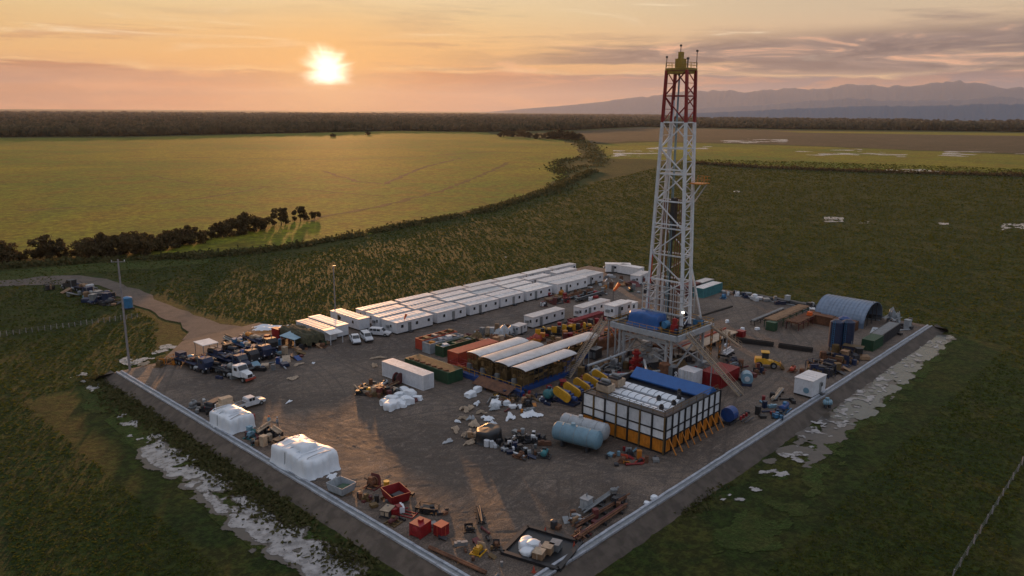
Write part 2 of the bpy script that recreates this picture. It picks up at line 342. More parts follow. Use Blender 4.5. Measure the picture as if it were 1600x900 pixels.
c = N.mix(N.m('MULTIPLY', att, 0.75), c, (0.055, 0.043, 0.034))
N.link(c, b.inputs['Base Color']); N.link(N.m('MULTIPLY_ADD', nm, -0.5, 1.05), b.inputs['Roughness'])
bp = N.n('ShaderNodeBump'); bp.inputs['Strength'].default_value = 0.8; bp.inputs['Distance'].default_value = 0.14
N.link(N.m('ADD', nf, N.m('MULTIPLY', nm, 2.5)), bp.inputs['Height']); N.link(bp.outputs[0], b.inputs['Normal'])
M_pad = m
PX, PY = 150.2, 105.0
st = 0.22
xs = np.arange(0, PX+st, st); ys = np.arange(0, PY+st, st)
GX, GY = np.meshgrid(xs, ys, indexing='ij')
rut = np.zeros_like(GX)
def splat(path, wd, amt):
    for (x, y) in path:
        i0, i1 = int((x-3*wd)/st), int((x+3*wd)/st)+2; j0, j1 = int((y-3*wd)/st), int((y+3*wd)/st)+2
        i0, j0 = max(i0, 0), max(j0, 0)
        if i1 <= i0 or j1 <= j0 or i0 >= len(xs) or j0 >= len(ys): continue
        sub = rut[i0:i1, j0:j1]; d2 = (GX[i0:i1, j0:j1]-x)**2+(GY[i0:i1, j0:j1]-y)**2
        np.maximum(sub, amt*np.exp(-d2/(wd*wd)), out=sub)
lanes = [((6, 88), (22, 78)), ((22, 74), (60, 72)), ((20, 60), (28, 30)), ((28, 30), (45, 4)), ((12, 40), (30, 20)), ((60, 74), (110, 72)), ((50, 4), (90, 8)), ((95, 20), (130, 18)), ((100, 30), (140, 34)), ((15, 70), (40, 45)), ((10, 30), (24, 12)), ((30, 90), (16, 60))]
for k in range(150):
    (ax, ay), (bx_, by_) = random.choice(lanes)
    j = lambda s_: random.gauss(0, s_)
    p0 = np.array([ax+j(11), ay+j(11)]); p1 = np.array([bx_+j(11), by_+j(11)]); pm = (p0+p1)/2+np.array([j(9), j(9)])
    L = np.linalg.norm(p1-p0); tt = np.linspace(-0.1, 1.1, int(L*6)+8)[:, None]
    pth = (1-tt)**2*p0+2*(1-tt)*tt*pm+tt**2*p1
    tg = np.gradient(pth, axis=0); tg /= np.linalg.norm(tg, axis=1)[:, None]+1e-9; nn = np.column_stack([-tg[:, 1], tg[:, 0]])
    amt = random.uniform(0.3, 1.0)
    for s_ in (-0.95, 0.95): splat(pth+nn*s_, 0.26, amt)
edge = np.minimum(np.minimum(GX, PX-GX), np.minimum(GY, PY-GY))
GZ = -0.05*rut + 0.10*(fbm(GX*0.35, GY*0.35, 5)-0.5)*np.clip(edge, 0, 1)
o = np_mesh('pad', np.stack([GX.ravel(), GY.ravel(), GZ.ravel()-0.02], 1), np.stack([(ii := np.arange(GX.size).reshape(GX.shape))[:-1, :-1], ii[1:, :-1], ii[1:, 1:], ii[:-1, 1:]], -1).reshape(-1, 4), M_pad, True)
at_ = o.data.attributes.new('rut', 'FLOAT', 'POINT'); at_.data.foreach_set('value', rut.ravel().astype(np.float32))
structure(o)
# banks
M_bank = paint('bank_soil', (0.115, 0.09, 0.072), 0.95, var=0.4, scale=0.6, dirt=(0.06, 0.07, 0.03), dirtamt=0.5, bump=0.9, bscale=2.5)
bw = 3.0
def bank(name, p0, p1, nrm):
    p0, p1, nrm = map(np.array, (p0, p1, nrm)); L = np.linalg.norm(p1-p0); nu = int(L/0.6); nv = 8
    U, V = np.meshgrid(np.linspace(0, 1, nu+1), np.linspace(0, 1, nv+1), indexing='ij')
    P_ = p0*(1-U[..., None])+p1*U[..., None]+nrm*(V[..., None]*bw - 0.02)
    z = -0.05 + (FZ+0.0-0.35)*V + (fbm(P_[..., 0]*0.6, P_[..., 1]*0.6, 4)-0.5)*0.5*np.sin(np.pi*V)
    ii = np.arange(z.size).reshape(z.shape)
    structure(np_mesh(name, np.column_stack([P_.reshape(-1, 2), z.ravel()]), np.stack([ii[:-1, :-1], ii[1:, :-1], ii[1:, 1:], ii[:-1, 1:]], -1).reshape(-1, 4), M_bank, True))
bank('left_bank', (0, -3), (0, PY+2), (-1, 0)); bank('right_bank', (PX+3, 0), (-3, 0), (0, -1))
bank('far_bank', (PX, PY+2), (PX, -3), (1, 0)); bank('back_bank', (-3, PY), (PX+3, PY), (0, 1))

# access road
m, b, N, oc = newmat('road_dirt')
nm = N.noise(oc, 0.3, 7, 0.7, 0.5); nf = N.noise(oc, 3.0, 6, 0.7)
c = N.mix(N.ss(nm, 0.4, 0.65), (0.135, 0.105, 0.082), (0.090, 0.070, 0.055)); c = N.mix(N.ss(nf, 0.4, 0.65), N.mix(1.0, c, (0.75,)*3, 'MULTIPLY'), c)
N.link(c, b.inputs['Base Color']); b.inputs['Roughness'].default_value = 0.9
bp = N.n('ShaderNodeBump'); bp.inputs['Strength'].default_value = 0.7; bp.inputs['Distance'].default_value = 0.1; N.link(nf, bp.inputs['Height']); N.link(bp.outputs[0], b.inputs['Normal'])
M_road = m
sheet('access_road', [g(x, y, FZ) for x, y in [(290, 512), (262, 500), (203, 471), (150, 446), (110, 444), (0, 447), (-300, 460), (-300, 449), (0, 438), (100, 430), (150, 433), (200, 449), (280, 483), (330, 502), (430, 522), (440, 540), (330, 560), (290, 530)]], FZ+0.10, M_road)
# ramp from road up to pad
rp = [g(270, 512, FZ), g(330, 500, FZ), g(425, 521, FZ)]
me = bpy.data.meshes.new('road_ramp')
me.from_pydata([(20, 120, FZ+0.16), (40, 122, FZ+0.16), (38, 104.2, 0.02), (8, 104.2, 0.02)], [], [(0, 1, 2, 3)]); me.materials.append(M_road)
structure(link(bpy.data.objects.new('road_ramp', me)))

# ------------------------------------------------------------------ mountains
m, b, N, oc = newmat('hazed_mountain_slopes')
N.link(N.mix(N.noise(oc, 0.0006, 8, 0.65), (0.09, 0.13, 0.18), (0.13, 0.165, 0.20)), b.inputs['Base Color']); b.inputs['Roughness'].default_value = 1  # blue distance haze is partly put into the slope colour
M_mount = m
def ridge(name, dist, depth, prof, rough, seed):
    """prof: list of (pixel x, pixel y of the crest)"""
    pxs = np.array([p[0] for p in prof], float); hs = []
    for x, y in prof:
        d = cf*F + crt*(x-CX) + cup*(CY-y); hs.append(H + dist*d.z/math.hypot(d.x, d.y))
    azs = []
    for x, y in prof:
        d = cf*F + crt*(x-CX) + cup*(CY-y); azs.append(math.atan2(d.y, d.x))
    order = np.argsort(azs); azs = np.array(azs)[order]; hs = np.array(hs)[order]
    A_ = np.linspace(azs[0], azs[-1], 420); V = np.linspace(-1, 1, 25)
    AA, VV = np.meshgrid(A_, V, indexing='ij')
    hh = np.interp(AA, azs, hs)
    crest = hh*(1+rough*(fbm(AA*140+seed, AA*0+seed, 6)-0.5))
    z = (crest+60)*(1-np.abs(VV)**1.3) * (1-0.22*(1-np.exp(-(VV*3)**2))*fbm(AA*260+seed, VV*4+9, 4)) - 60
    d_ = dist+VV*depth
    P_ = np.stack([CAM.x+np.cos(AA)*d_, CAM.y+np.sin(AA)*d_, z], -1).reshape(-1, 3)
    ii = np.arange(AA.size).reshape(AA.shape)
    o = np_mesh(name, P_, np.stack([ii[:-1, :-1], ii[1:, :-1], ii[1:, 1:], ii[:-1, 1:]], -1).reshape(-1, 4), M_mount, True)
    return structure(o)
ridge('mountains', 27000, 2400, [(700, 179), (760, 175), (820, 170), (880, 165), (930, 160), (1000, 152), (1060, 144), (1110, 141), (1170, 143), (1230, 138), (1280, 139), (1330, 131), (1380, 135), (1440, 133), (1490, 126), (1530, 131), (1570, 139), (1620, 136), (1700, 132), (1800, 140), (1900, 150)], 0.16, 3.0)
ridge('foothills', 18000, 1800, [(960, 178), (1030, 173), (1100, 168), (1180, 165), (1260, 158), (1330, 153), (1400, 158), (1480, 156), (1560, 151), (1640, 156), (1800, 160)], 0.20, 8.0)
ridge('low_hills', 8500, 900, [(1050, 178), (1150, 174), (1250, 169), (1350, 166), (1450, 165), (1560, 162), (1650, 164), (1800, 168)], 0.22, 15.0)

# haze: the air itself
def box_mesh(name, x0, x1, y0, y1, z0, z1):
    me = bpy.data.meshes.new(name)
    v = [(x, y, z) for z in (z0, z1) for x, y in ((x0, y0), (x1, y0), (x1, y1), (x0, y1))]
    me.from_pydata(v, [], [(0, 3, 2, 1), (4, 5, 6, 7), (0, 1, 5, 4), (1, 2, 6, 5), (2, 3, 7, 6), (3, 0, 4, 7)]); return me
hz = link(bpy.data.objects.new('haze', box_mesh('haze', -45000, 45000, -45000, 45000, FZ-1.5, 1300))); hz['kind'] = 'stuff'
hm = bpy.data.materials.new('haze_air'); hm.use_nodes = True; hm.node_tree.nodes.clear(); N = NT(hm.node_tree)
ho = N.n('ShaderNodeOutputMaterial'); hv = N.n('ShaderNodeVolumePrincipled'); hv.inputs['Density'].default_value = 1.9e-5; hv.inputs['Color'].default_value = (0.80, 0.83, 0.92, 1); hv.inputs['Anisotropy'].default_value = 0.35
N.link(hv.outputs[0], ho.inputs['Volume']); hz.data.materials.append(hm)
#@@P2

# ------------------------------------------------------------------ mesh builder
class MB:
    """collects boxes, bars and tubes; build() links them as ONE mesh object"""
    def __init__(s): s.v = []; s.f = []
    def add(s, vs, fs):
        n = len(s.v); s.v += [tuple(v) for v in vs]; s.f += [tuple(i+n for i in f) for f in fs]; return s
    def box(s, x, y, z, sx, sy, sz, rz=0.0, taper=1.0):
        """centre x,y and BOTTOM z, full sizes"""
        c_, s_ = math.cos(rz), math.sin(rz); vs = []
        for k, zz in ((1.0, z), (taper, z+sz)):
            for dx, dy in ((-.5, -.5), (.5, -.5), (.5, .5), (-.5, .5)):
                X_, Y_ = dx*sx*k, dy*sy*k; vs.append((x+X_*c_-Y_*s_, y+X_*s_+Y_*c_, zz))
        return s.add(vs, [(0, 3, 2, 1), (4, 5, 6, 7), (0, 1, 5, 4), (1, 2, 6, 5), (2, 3, 7, 6), (3, 0, 4, 7)])
    def _fr(s, p, q):
        p, q = Vector(p), Vector(q); d = (q-p).normalized()
        a = d.cross(Vector((0, 0, 1)))
        if a.length < 1e-3: a = Vector((1, 0, 0))
        a.normalize(); b_ = a.cross(d).normalized(); return p, q, a, b_
    def bar(s, p, q, w_, h=None):
        h = h or w_; p, q, a, b_ = s._fr(p, q); vs = []
        for c_ in (p, q):
            for i, j in ((-1, -1), (1, -1), (1, 1), (-1, 1)): vs.append(c_+a*(i*w_/2)+b_*(j*h/2))
        return s.add(vs, [(0, 3, 2, 1), (4, 5, 6, 7), (0, 1, 5, 4), (1, 2, 6, 5), (2, 3, 7, 6), (3, 0, 4, 7)])
    def cyl(s, p, q, r, n=12, r2=None, a0=0.0):
        r2 = r if r2 is None else r2; p, q, a, b_ = s._fr(p, q); vs = []
        for c_, rr in ((p, r), (q, r2)):
            for i in range(n): t_ = a0+2*math.pi*i/n; vs.append(c_+a*(rr*math.cos(t_))+b_*(rr*math.sin(t_)))
        fs = [(i, (i+1) % n, n+(i+1) % n, n+i) for i in range(n)]
        return s.add(vs, fs+[tuple(range(n))[::-1], tuple(range(n, 2*n))])
    def capsule(s, p, q, r, n=16):
        """horizontal pressure tank with dished ends"""
        p, q = Vector(p), Vector(q); d = (q-p).normalized()
        st_ = [(-0.42, 0.0), (-0.36, 0.45), (-0.22, 0.78), (0.0, 1.0)]
        rings = [(p+d*(a_*r), b_*r+0.001) for a_, b_ in st_]+[(q-d*(a_*r), b_*r+0.001) for a_, b_ in st_[::-1]]
        for (c0, r0), (c1, r1) in zip(rings, rings[1:]):
            p_, q_, a, b_ = s._fr(c0, c0+d); vs = []
            for c_, rr in ((c0, r0), (c1, r1)):
                for i in range(n): t_ = 2*math.pi*i/n; vs.append(c_+a*(rr*math.cos(t_))+b_*(rr*math.sin(t_)))
            s.add(vs, [(i, (i+1) % n, n+(i+1) % n, n+i) for i in range(n)])
        return s
    def prism(s, prof, y0, y1):
        """profile in x,z extruded along y"""
        n = len(prof); vs = [(x, y0, z) for x, z in prof]+[(x, y1, z) for x, z in prof]
        return s.add(vs, [tuple(range(n)), tuple(range(n, 2*n))[::-1]]+[(i, i+n, (i+1) % n+n, (i+1) % n) for i in range(n)])
    def ring(s, c, axis, R_, r, n=20, m=8):
        c, ax = Vector(c), Vector(axis).normalized(); _, _, a, b_ = s._fr(c, c+ax); vs = []
        for i in range(n):
            t_ = 2*math.pi*i/n; e = a*math.cos(t_)+b_*math.sin(t_)
            for j in range(m): u = 2*math.pi*j/m; vs.append(c+e*(R_+r*math.cos(u))+ax*(r*math.sin(u)))
        return s.add(vs, [(i*m+j, ((i+1) % n)*m+j, ((i+1) % n)*m+(j+1) % m, i*m+(j+1) % m) for i in range(n) for j in range(m)])
    def corr(s, p, q, h, amp=0.04, pitch=0.28, thick=0.03):
        """corrugated upright sheet from p to q"""
        p, q = Vector(p), Vector(q); L = (q-p).length; d = (q-p)/L; nrm = Vector((d.y, -d.x, 0)); k = int(L/pitch)*4; k = max(8, min(k, 220)); vs = []
        for i in range(k+1):
            o = amp*(1 if (i//2) % 2 == 0 else -1); c_ = p+d*(L*i/k)+nrm*o; vs += [c_, c_+Vector((0, 0, h))]
        return s.add(vs, [(2*i, 2*i+2, 2*i+3, 2*i+1) for i in range(k)])
    def build(s, name, mat, parent=None, smooth=False):
        me = bpy.data.meshes.new(name); me.from_pydata([tuple(v) for v in s.v], [], s.f); me.materials.append(mat if not isinstance(mat, str) else MATS[mat])
        if smooth: me.polygons.foreach_set('use_smooth', [True]*len(me.polygons))
        me.update()
        return link(bpy.data.objects.new(name, me), parent)

def thing(name, label, cat, loc, rz=0.0, group=None):
    o = bpy.data.objects.new(name, None); o.empty_display_size = 0.5; C.objects.link(o)
    o.location = (loc[0], loc[1], loc[2] if len(loc) > 2 else 0.0); o.rotation_euler = (0, 0, rz)
    return tag(o, label, cat, group)
def copy_tree(o, parent=None):
    c_ = o.copy(); C.objects.link(c_); c_.parent = parent
    for ch in o.children: copy_tree(ch, c_)
    return c_
def place(o, loc, rz=0.0, label=None, sc=None):
    o.location = (loc[0], loc[1], loc[2] if len(loc) > 2 else 0.0); o.rotation_euler = (0, 0, rz)
    if label: o['label'] = label
    if sc: o.scale = sc
    return o
class Proto:
    """first use moves the original, later uses copy it with all its parts"""
    def __init__(s, root): s.r = root; s.used = False
    def at(s, loc, rz=0.0, label=None, sc=None, group=None):
        o = s.r if not s.used else copy_tree(s.r)
        s.used = True; place(o, loc, rz, label, sc)
        if group: o['group'] = group
        return o
HALF = math.pi/2

# paints
paint('white_panel', (0.74, 0.75, 0.77), 0.45, var=0.12, dirtamt=0.30)
paint('cabin_roof', (0.80, 0.78, 0.76), 0.5, var=0.18, scale=0.5, dirt=(0.30, 0.25, 0.20), dirtamt=0.5)
paint('white_steel', (0.72, 0.75, 0.78), 0.4, var=0.15, dirtamt=0.25)
paint('grey_steel', (0.26, 0.28, 0.29), 0.45, 0.3, dirtamt=0.4)
paint('dark_steel', (0.05, 0.052, 0.06), 0.5, 0.3, dirtamt=0.3)
paint('black_paint', (0.018, 0.018, 0.02), 0.5, dirtamt=0.2)
paint('rusty_steel', (0.20, 0.085, 0.04), 0.8, var=0.5, dirt=(0.07, 0.035, 0.025), dirtamt=0.7, bump=0.3)
paint('red_paint', (0.29, 0.012, 0.016), 0.45, dirtamt=0.35)
paint('tomato_paint', (0.48, 0.07, 0.035), 0.5, dirtamt=0.30)
paint('orange_paint', (0.62, 0.22, 0.02), 0.5, dirtamt=0.40)
paint('vivid_orange', (0.90, 0.16, 0.02), 0.5, dirtamt=0.05)
paint('yellow_paint', (0.68, 0.36, 0.02), 0.45, dirtamt=0.30)
paint('ochre_steel', (0.17, 0.105, 0.035), 0.7, var=0.4, dirt=(0.10, 0.05, 0.03), dirtamt=0.6)
paint('blue_paint', (0.012, 0.06, 0.23), 0.4, dirtamt=0.25)
paint('navy_paint', (0.014, 0.028, 0.075), 0.45, dirtamt=0.2)
paint('azure_paint', (0.05, 0.22, 0.42), 0.45, dirtamt=0.2)
paint('tank_blue', (0.20, 0.36, 0.46), 0.4, var=0.15, dirtamt=0.30)
paint('pale_grey_tank', (0.40, 0.43, 0.45), 0.45, var=0.2, dirtamt=0.4)
paint('teal_paint', (0.05, 0.22, 0.24), 0.5, dirtamt=0.3)
paint('green_paint', (0.025, 0.085, 0.04), 0.5, dirtamt=0.35)
paint('olive_net', (0.075, 0.07, 0.032), 0.9, var=0.5, scale=2.5, dirt=(0.03, 0.03, 0.015), dirtamt=0.8, bump=0.8)
paint('maroon_paint', (0.14, 0.03, 0.03), 0.6, dirtamt=0.5)
paint('timber', (0.36, 0.22, 0.12), 0.8, var=0.35, dirtamt=0.3)
paint('pale_timber', (0.52, 0.40, 0.28), 0.8, var=0.3, dirtamt=0.2)
paint('rubber', (0.015, 0.015, 0.015), 0.85, dirtamt=0.4)
paint('crown_ochre', (0.40, 0.25, 0.03), 0.5, dirtamt=0.3)
paint('hangar_sheet', (0.17, 0.23, 0.32), 0.38, 0.1, var=0.2, scale=0.4, dirt=(0.20, 0.22, 0.26), dirtamt=0.4)
paint('plinth_concrete', (0.40, 0.43, 0.48), 0.8, var=0.3, scale=0.7, dirtamt=0.5)
paint('shed_roof', (0.68, 0.66, 0.65), 0.4, var=0.2, scale=0.6, dirt=(0.25, 0.20, 0.17), dirtamt=0.5)
paint('skin', (0.30, 0.16, 0.10), 0.6, dirtamt=0)
paint('pole_concrete', (0.36, 0.32, 0.31), 0.8)
m, b, N, oc = newmat('white_cloth'); N.link(N.mix(N.noise(oc, 1.5, 5), (0.60, 0.65, 0.70), (0.78, 0.80, 0.82)), b.inputs['Base Color']); b.inputs['Roughness'].default_value = 0.45; b.inputs['Sheen Weight'].default_value = 0.2
m, b, N, oc = newmat('blue_cloth'); N.link(N.mix(N.noise(oc, 1.5, 5), (0.01, 0.07, 0.24), (0.02, 0.12, 0.36)), b.inputs['Base Color']); b.inputs['Roughness'].default_value = 0.4
m, b, N, oc = newmat('black_sheeting'); b.inputs['Base Color'].default_value = (0.012, 0.013, 0.015, 1); b.inputs['Roughness'].default_value = 0.45
m, b, N, oc = newmat('window_glass'); b.inputs['Base Color'].default_value = (0.02, 0.025, 0.03, 1); b.inputs['Roughness'].default_value = 0.12; b.inputs['Specular IOR Level'].default_value = 0.8
m, b, N, oc = newmat('lamp_glow'); b.inputs['Emission Color'].default_value = (1, 0.93, 0.8, 1); b.inputs['Emission Strength'].default_value = 14.0

# ------------------------------------------------------------------ drainage channels along the two near edges
def channel(name, p0, p1, inward, label):
    p0, p1 = Vector((*p0, 0)), Vector((*p1, 0)); i_ = Vector((*inward, 0)); r_ = thing(name, label, 'drainage channel', p0, 0, 'drainage channels along the pad edges')
    L = p1-p0
    k = MB(); n = int(L.length/2.5)
    for q in range(n):
        a_ = L*(q/n)+i_*0.0; b_ = L*((q+0.985)/n); j = Vector((random.uniform(-.03, .03), random.uniform(-.03, .03), random.uniform(-0.03, 0.02)))
        k.bar(a_+i_*0.12+Vector((0, 0, 0.10))+j, b_+i_*0.12+Vector((0, 0, 0.10))+j, 0.24, 0.26)
    k.build('outer_kerb', 'plinth_concrete', r_)
    k = MB()
    for q in range(n):
        a_ = L*(q/n); b_ = L*((q+0.985)/n); j = Vector((random.uniform(-.03, .03), random.uniform(-.03, .03), random.uniform(-0.03, 0.02)))
        k.bar(a_+i_*1.0+Vector((0, 0, 0.08))+j, b_+i_*1.0+Vector((0, 0, 0.08))+j, 0.36, 0.24)
    k.build('inner_kerb', 'plinth_concrete', r_)
    k = MB(); k.bar(i_*0.53+Vector((0, 0, 0.02)), L+i_*0.53+Vector((0, 0, 0.02)), 0.56, 0.06); k.build('channel_bed', 'grey_steel', r_)
channel('drainage_channel', (0.15, -2), (0.15, 104.6), (1, 0), 'pale concrete drainage channel along the left edge of the gravel pad')
channel('drainage_channel', (1.6, 0.15), (150, 0.15), (0, 1), 'pale concrete drainage channel along the right edge of the gravel pad')

# ------------------------------------------------------------------ camp cabins
def cabin(L, W_, Hh, wins=3, door=0.3, two=False, ac=True, end_door=False):
    r_ = thing('site_cabin', '-', 'cabin', (0, 0, 0))
    MB().box(0, 0, 0.30, L, W_, Hh-0.30).build('wall', 'white_panel', r_)
    k = MB(); k.box(0, 0, Hh, L+0.16, W_+0.16, 0.10)
    for i in range(1, int(L/1.2)): k.box(-L/2+i*1.2, 0, Hh+0.09, 0.05, W_+0.10, 0.045)
    if two: k.box(0, 0, Hh+0.09, L+0.1, 0.25, 0.12)
    k.build('roof', 'cabin_roof', r_)
    k = MB()
    for sy in (-1, 1): k.box(0, sy*(W_/2-0.15), 0.0, L-0.1, 0.14, 0.30)
    for i in range(5): k.box(-L/2+0.4+i*(L-0.8)/4, 0, 0.0, 0.25, W_-0.4, 0.28)
    k.build('base_frame', 'black_paint', r_)
    for i in range(wins):
        x = -L/2+L*(i+0.5)/wins+(0.5 if i else -0.2)
        if abs(x-(-L/2+L*door)) < 0.9: x += 1.3
        x = min(x, L/2-0.8)
        f_ = MB(); f_.box(x, -W_/2-0.02, 1.35, 0.86, 0.06, 0.86); o = f_.build('window', 'white_steel', r_)
        MB().box(x, -W_/2-0.055, 1.42, 0.70, 0.02, 0.72).build('pane', 'window_glass', o)
    x = -L/2+L*door
    o = MB().box(x, -W_/2-0.025, 0.32, 0.92, 0.06, 2.05).build('door', 'grey_steel' if not end_door else 'ochre_steel', r_)
    MB().box(x+0.34, -W_/2-0.075, 1.3, 0.12, 0.05, 0.06).build('handle', 'black_paint', o)
    for st_ in (0,): MB().box(x, -W_/2-0.45, 0.0, 1.0, 0.75, 0.28).build('step', 'dark_steel', r_)
    if ac:
        k = MB(); k.box(-L/2-0.22, 0.3, 1.2, 0.44, 0.8, 0.55); k.build('air_conditioner', 'grey_steel', r_)
        f_ = MB(); f_.box(-L/2-0.02, -0.7, 1.3, 0.05, 0.7, 0.8); o = f_.build('window', 'white_steel', r_); MB().box(-L/2-0.05, -0.7, 1.36, 0.02, 0.56, 0.68).build('pane', 'window_glass', o)
    return r_
GF = 'white site cabins in the camp rows'
ordn = ['first', 'second', 'third', 'fourth', 'fifth', 'sixth', 'seventh', 'eighth']
pF = Proto(cabin(10.4, 5.6, 2.75, 3, 0.35, True)); pF2 = Proto(cabin(9.7, 5.6, 2.75, 2, 0.55, True))
for i, (a0, a1) in enumerate([(54.6, 65.2), (66.6, 76.6), (77.6, 87.6), (88.4, 97.8), (98.8, 109.0)]):
    p_ = (pF if i % 2 == 0 else pF2)
    p_.at(((a0+a1)/2, 89.0+[0, .15, -.1, 0.1, 0][i], 0), R([0, .5, -.4, .3, 0][i]), 'white twin roofed cabin in the front camp row, %s from the near end' % ordn[i], ((a1-a0)/10.2, 1, 1), GF)
pM = Proto(cabin(10.6, 2.9, 2.7, 3, 0.3))
for row, b0, nm_, zz in ((0, 94.3, 'second', 0.0), (1, 97.9, 'third', 0.05)):
    for i in range(5):
        pM.at((54.0+i*10.95+5.4+row*0.8, b0+random.uniform(-.2, .2), zz+random.uniform(0, .12)), R(random.uniform(-.9, .9)), 'white single roofed cabin in the %s row from the yard, %s from near end' % (nm_, ordn[i]), (0.89+random.random()*.05, 1, 1+0.06*random.random()), GF)
pR = Proto(cabin(11.7, 2.6, 2.6, 4, 0.2))
for i in range(7):
    pR.at((56.0+i*12.0+5.6, 102.9+random.uniform(-.1, .1), 0), R(random.uniform(-.25, .25)), 'white cabin in the rearmost row beside the pasture, %s from the near end' % ordn[i], (0.93, 1, 1+random.random()*.05), GF)
# big office: two wide roofs
r_ = cabin(13.5, 8.0, 3.0, 4, 0.3, True); place(r_, (117.2, 89.3), 0, 'wide white office cabin with broad pale roof beyond the front row'); r_['group'] = GF
r_ = cabin(8.6, 7.0, 2.8, 2, 0.3, True); place(r_, (129.2, 90.2), 0, 'smaller white office cabin with dark window right beyond the wide office'); r_['group'] = GF
for i, (a_, b_) in enumerate([(114.8, 97.2), (127.5, 97.4)]):
    pM.at((a_, b_, 0), 0, ['white cabin behind the wide office on its pasture side', 'white cabin behind the smaller office on its pasture side'][i], None, GF)
pB = Proto(cabin(8.0, 3.0, 2.7, 2, 0.3))
for (x, y, rz, lb) in [(1000, 441, 0.2, 'white cabin standing left of the mast legs at the far end of the camp'), (965, 425, -0.9, 'white cabin turned askew at the far corner of the camp'), (985, 429, HALF, 'white cabin set crossways behind the one left of the mast')]:
    pB.at(g(x, y), rz, lb, None, 'white cabins at the far end of the camp')
# crossways cabins at the near left
pC = Proto(cabin(11.6, 3.0, 2.75, 2, 0.3, end_door=True))
for i, (a_, b_, rz, lb) in enumerate([(41.0, 98.2, -HALF, 'white crossways cabin with overhanging roof beside the camouflage shelter'), (45.0, 99.4, -HALF, 'white crossways cabin second from the camouflage shelter'), (51.8, 100.6, -HALF, 'white crossways cabin with brown end door nearest the camp rows')]):
    pC.at((a_, b_, 0), rz, lb, None, 'white cabins set crossways at the near end of the camp')
r_ = thing('porch_roof', 'sloping white porch roof on posts in front of the cabin by the camouflage shelter', 'porch roof', (41.0, 91.2))
MB().add([(-1.7, -1.2, 2.35), (1.7, -1.2, 2.35), (1.7, 1.2, 2.7), (-1.7, 1.2, 2.7), (-1.7, -1.2, 2.42), (1.7, -1.2, 2.42), (1.7, 1.2, 2.77), (-1.7, 1.2, 2.77)], [(0, 3, 2, 1), (4, 5, 6, 7), (0, 1, 5, 4), (1, 2, 6, 5), (2, 3, 7, 6), (3, 0, 4, 7)]).build('canopy', 'cabin_roof', r_)
for sx in (-1.55, 1.55): MB().bar((sx, -1.05, 0), (sx, -1.05, 2.36), 0.1).build('post', 'white_steel', r_)
# long white cabins mid yard
pL = Proto(cabin(11.2, 2.9, 2.7, 4, 0.25))
for (a_, b_, rz, lb) in [(86.0, 68.9, 0.0, 'long white cabin in the middle of the yard nearest the pipe scrap'), (101.3, 66.2, 0.02, 'long white cabin in the middle of the yard nearest the drill floor')]:
    pL.at((a_, b_, 0), rz, lb, (1.04, 1, 1), 'long white cabins in the middle of the yard')
pK = Proto(cabin(5.4, 2.8, 2.4, 1, 0.3))
pK.at((75.5, 67.6, 0), 0.12, 'short low white cabin at the near end of the mid yard cabins', (0.6, 0.8, 0.8))
pK.at((106.5, 59.5, 0), 0, 'square white cabin standing behind the left of the drill floor', (1.1, 1.1, 1.25))

# ------------------------------------------------------------------ containers
def container(L, W_, Hh, col, top='closed', topmat=None, label='-', loc=(0, 0, 0), rz=0.0, group=None, cat='container', name='shipping_container'):
    r_ = thing(name, label, cat, loc, rz, group)
    k = MB(); hl, hw = L/2, W_/2
    for p, q in (((-hl, -hw), (hl, -hw)), ((hl, -hw), (hl, hw)), ((hl, hw), (-hl, hw)), ((-hl, hw), (-hl, -hw))): k.corr((*p, 0.12), (*q, 0.12), Hh-0.24)
    k.box(0, 0, 0.10, L-0.1, W_-0.1, 0.06)
    k.build('wall', col, r_)
    k = MB()
    for sx in (-1, 1):
        for sy in (-1, 1): k.box(sx*(hl-0.02), sy*(hw-0.02), 0, 0.2, 0.2, Hh)
        for z in (0.0, Hh-0.14): k.bar((sx*(hl-0.01), -hw+.1, z+0.07), (sx*(hl-0.01), hw-.1, z+0.07), 0.16, 0.13)
    for sy in (-1, 1):
        for z in (0.0, Hh-0.14): k.bar((-hl+.1, sy*(hw-0.01), z+0.07), (hl-.1, sy*(hw-0.01), z+0.07), 0.16, 0.13)
    k.build('frame', col, r_)
    if top == 'closed':
        k = MB(); n = int(L/0.5)
        for i in range(n): k.box(-hl+(i+0.5)*L/n, 0, Hh-0.05, L/n*0.6, W_-0.3, 0.05)
        k.box(0, 0, Hh-0.08, L-0.2, W_-0.2, 0.05); k.build('roof', topmat or col, r_)
    elif top == 'load':
        for i in range(int(L/1.1)):
            x = -hl+0.7+i*(L-1.4)/max(1, int(L/1.1)-1)
            MB().box(x, random.uniform(-.3, .3), 0.9, random.uniform(.6, 1.1), random.uniform(W_*.4, W_*.75), Hh-0.9+random.uniform(-.5, .25), random.uniform(-.3, .3)).build('load_piece', random.choice(topmat), r_)
    for sy in (-1, 1): MB().box(hl+0.06, sy*W_/4, 0.2, 0.05, W_/2-0.15, Hh-0.4).build('door', col, r_)
    return r_
r_ = container(12.0, 2.5, 2.9, 'white_panel', topmat='cabin_roof', label='long white closed trailer box beside the heap of white sacks', loc=(36.6, 60.4), rz=-HALF, cat='trailer box')
r_ = container(12.6, 3.6, 2.3, 'green_paint', topmat='ochre_steel', label='dark green waste tank with rust yellow lid behind the white trailer box', loc=(42.6, 59.9), rz=-HALF, cat='waste tank', name='waste_tank')
k = MB()
for i in range(7): k.box(-5+i*1.7, -1.3, 2.3, 0.9, 0.5, 0.25, 0.2*i)
k.build('hatch', 'rusty_steel', r_)
container(11.5, 3.0, 3.1, 'tomato_paint', label='long bright red container between the green tank and the generator houses', loc=(54.2, 60.6), rz=0.0)
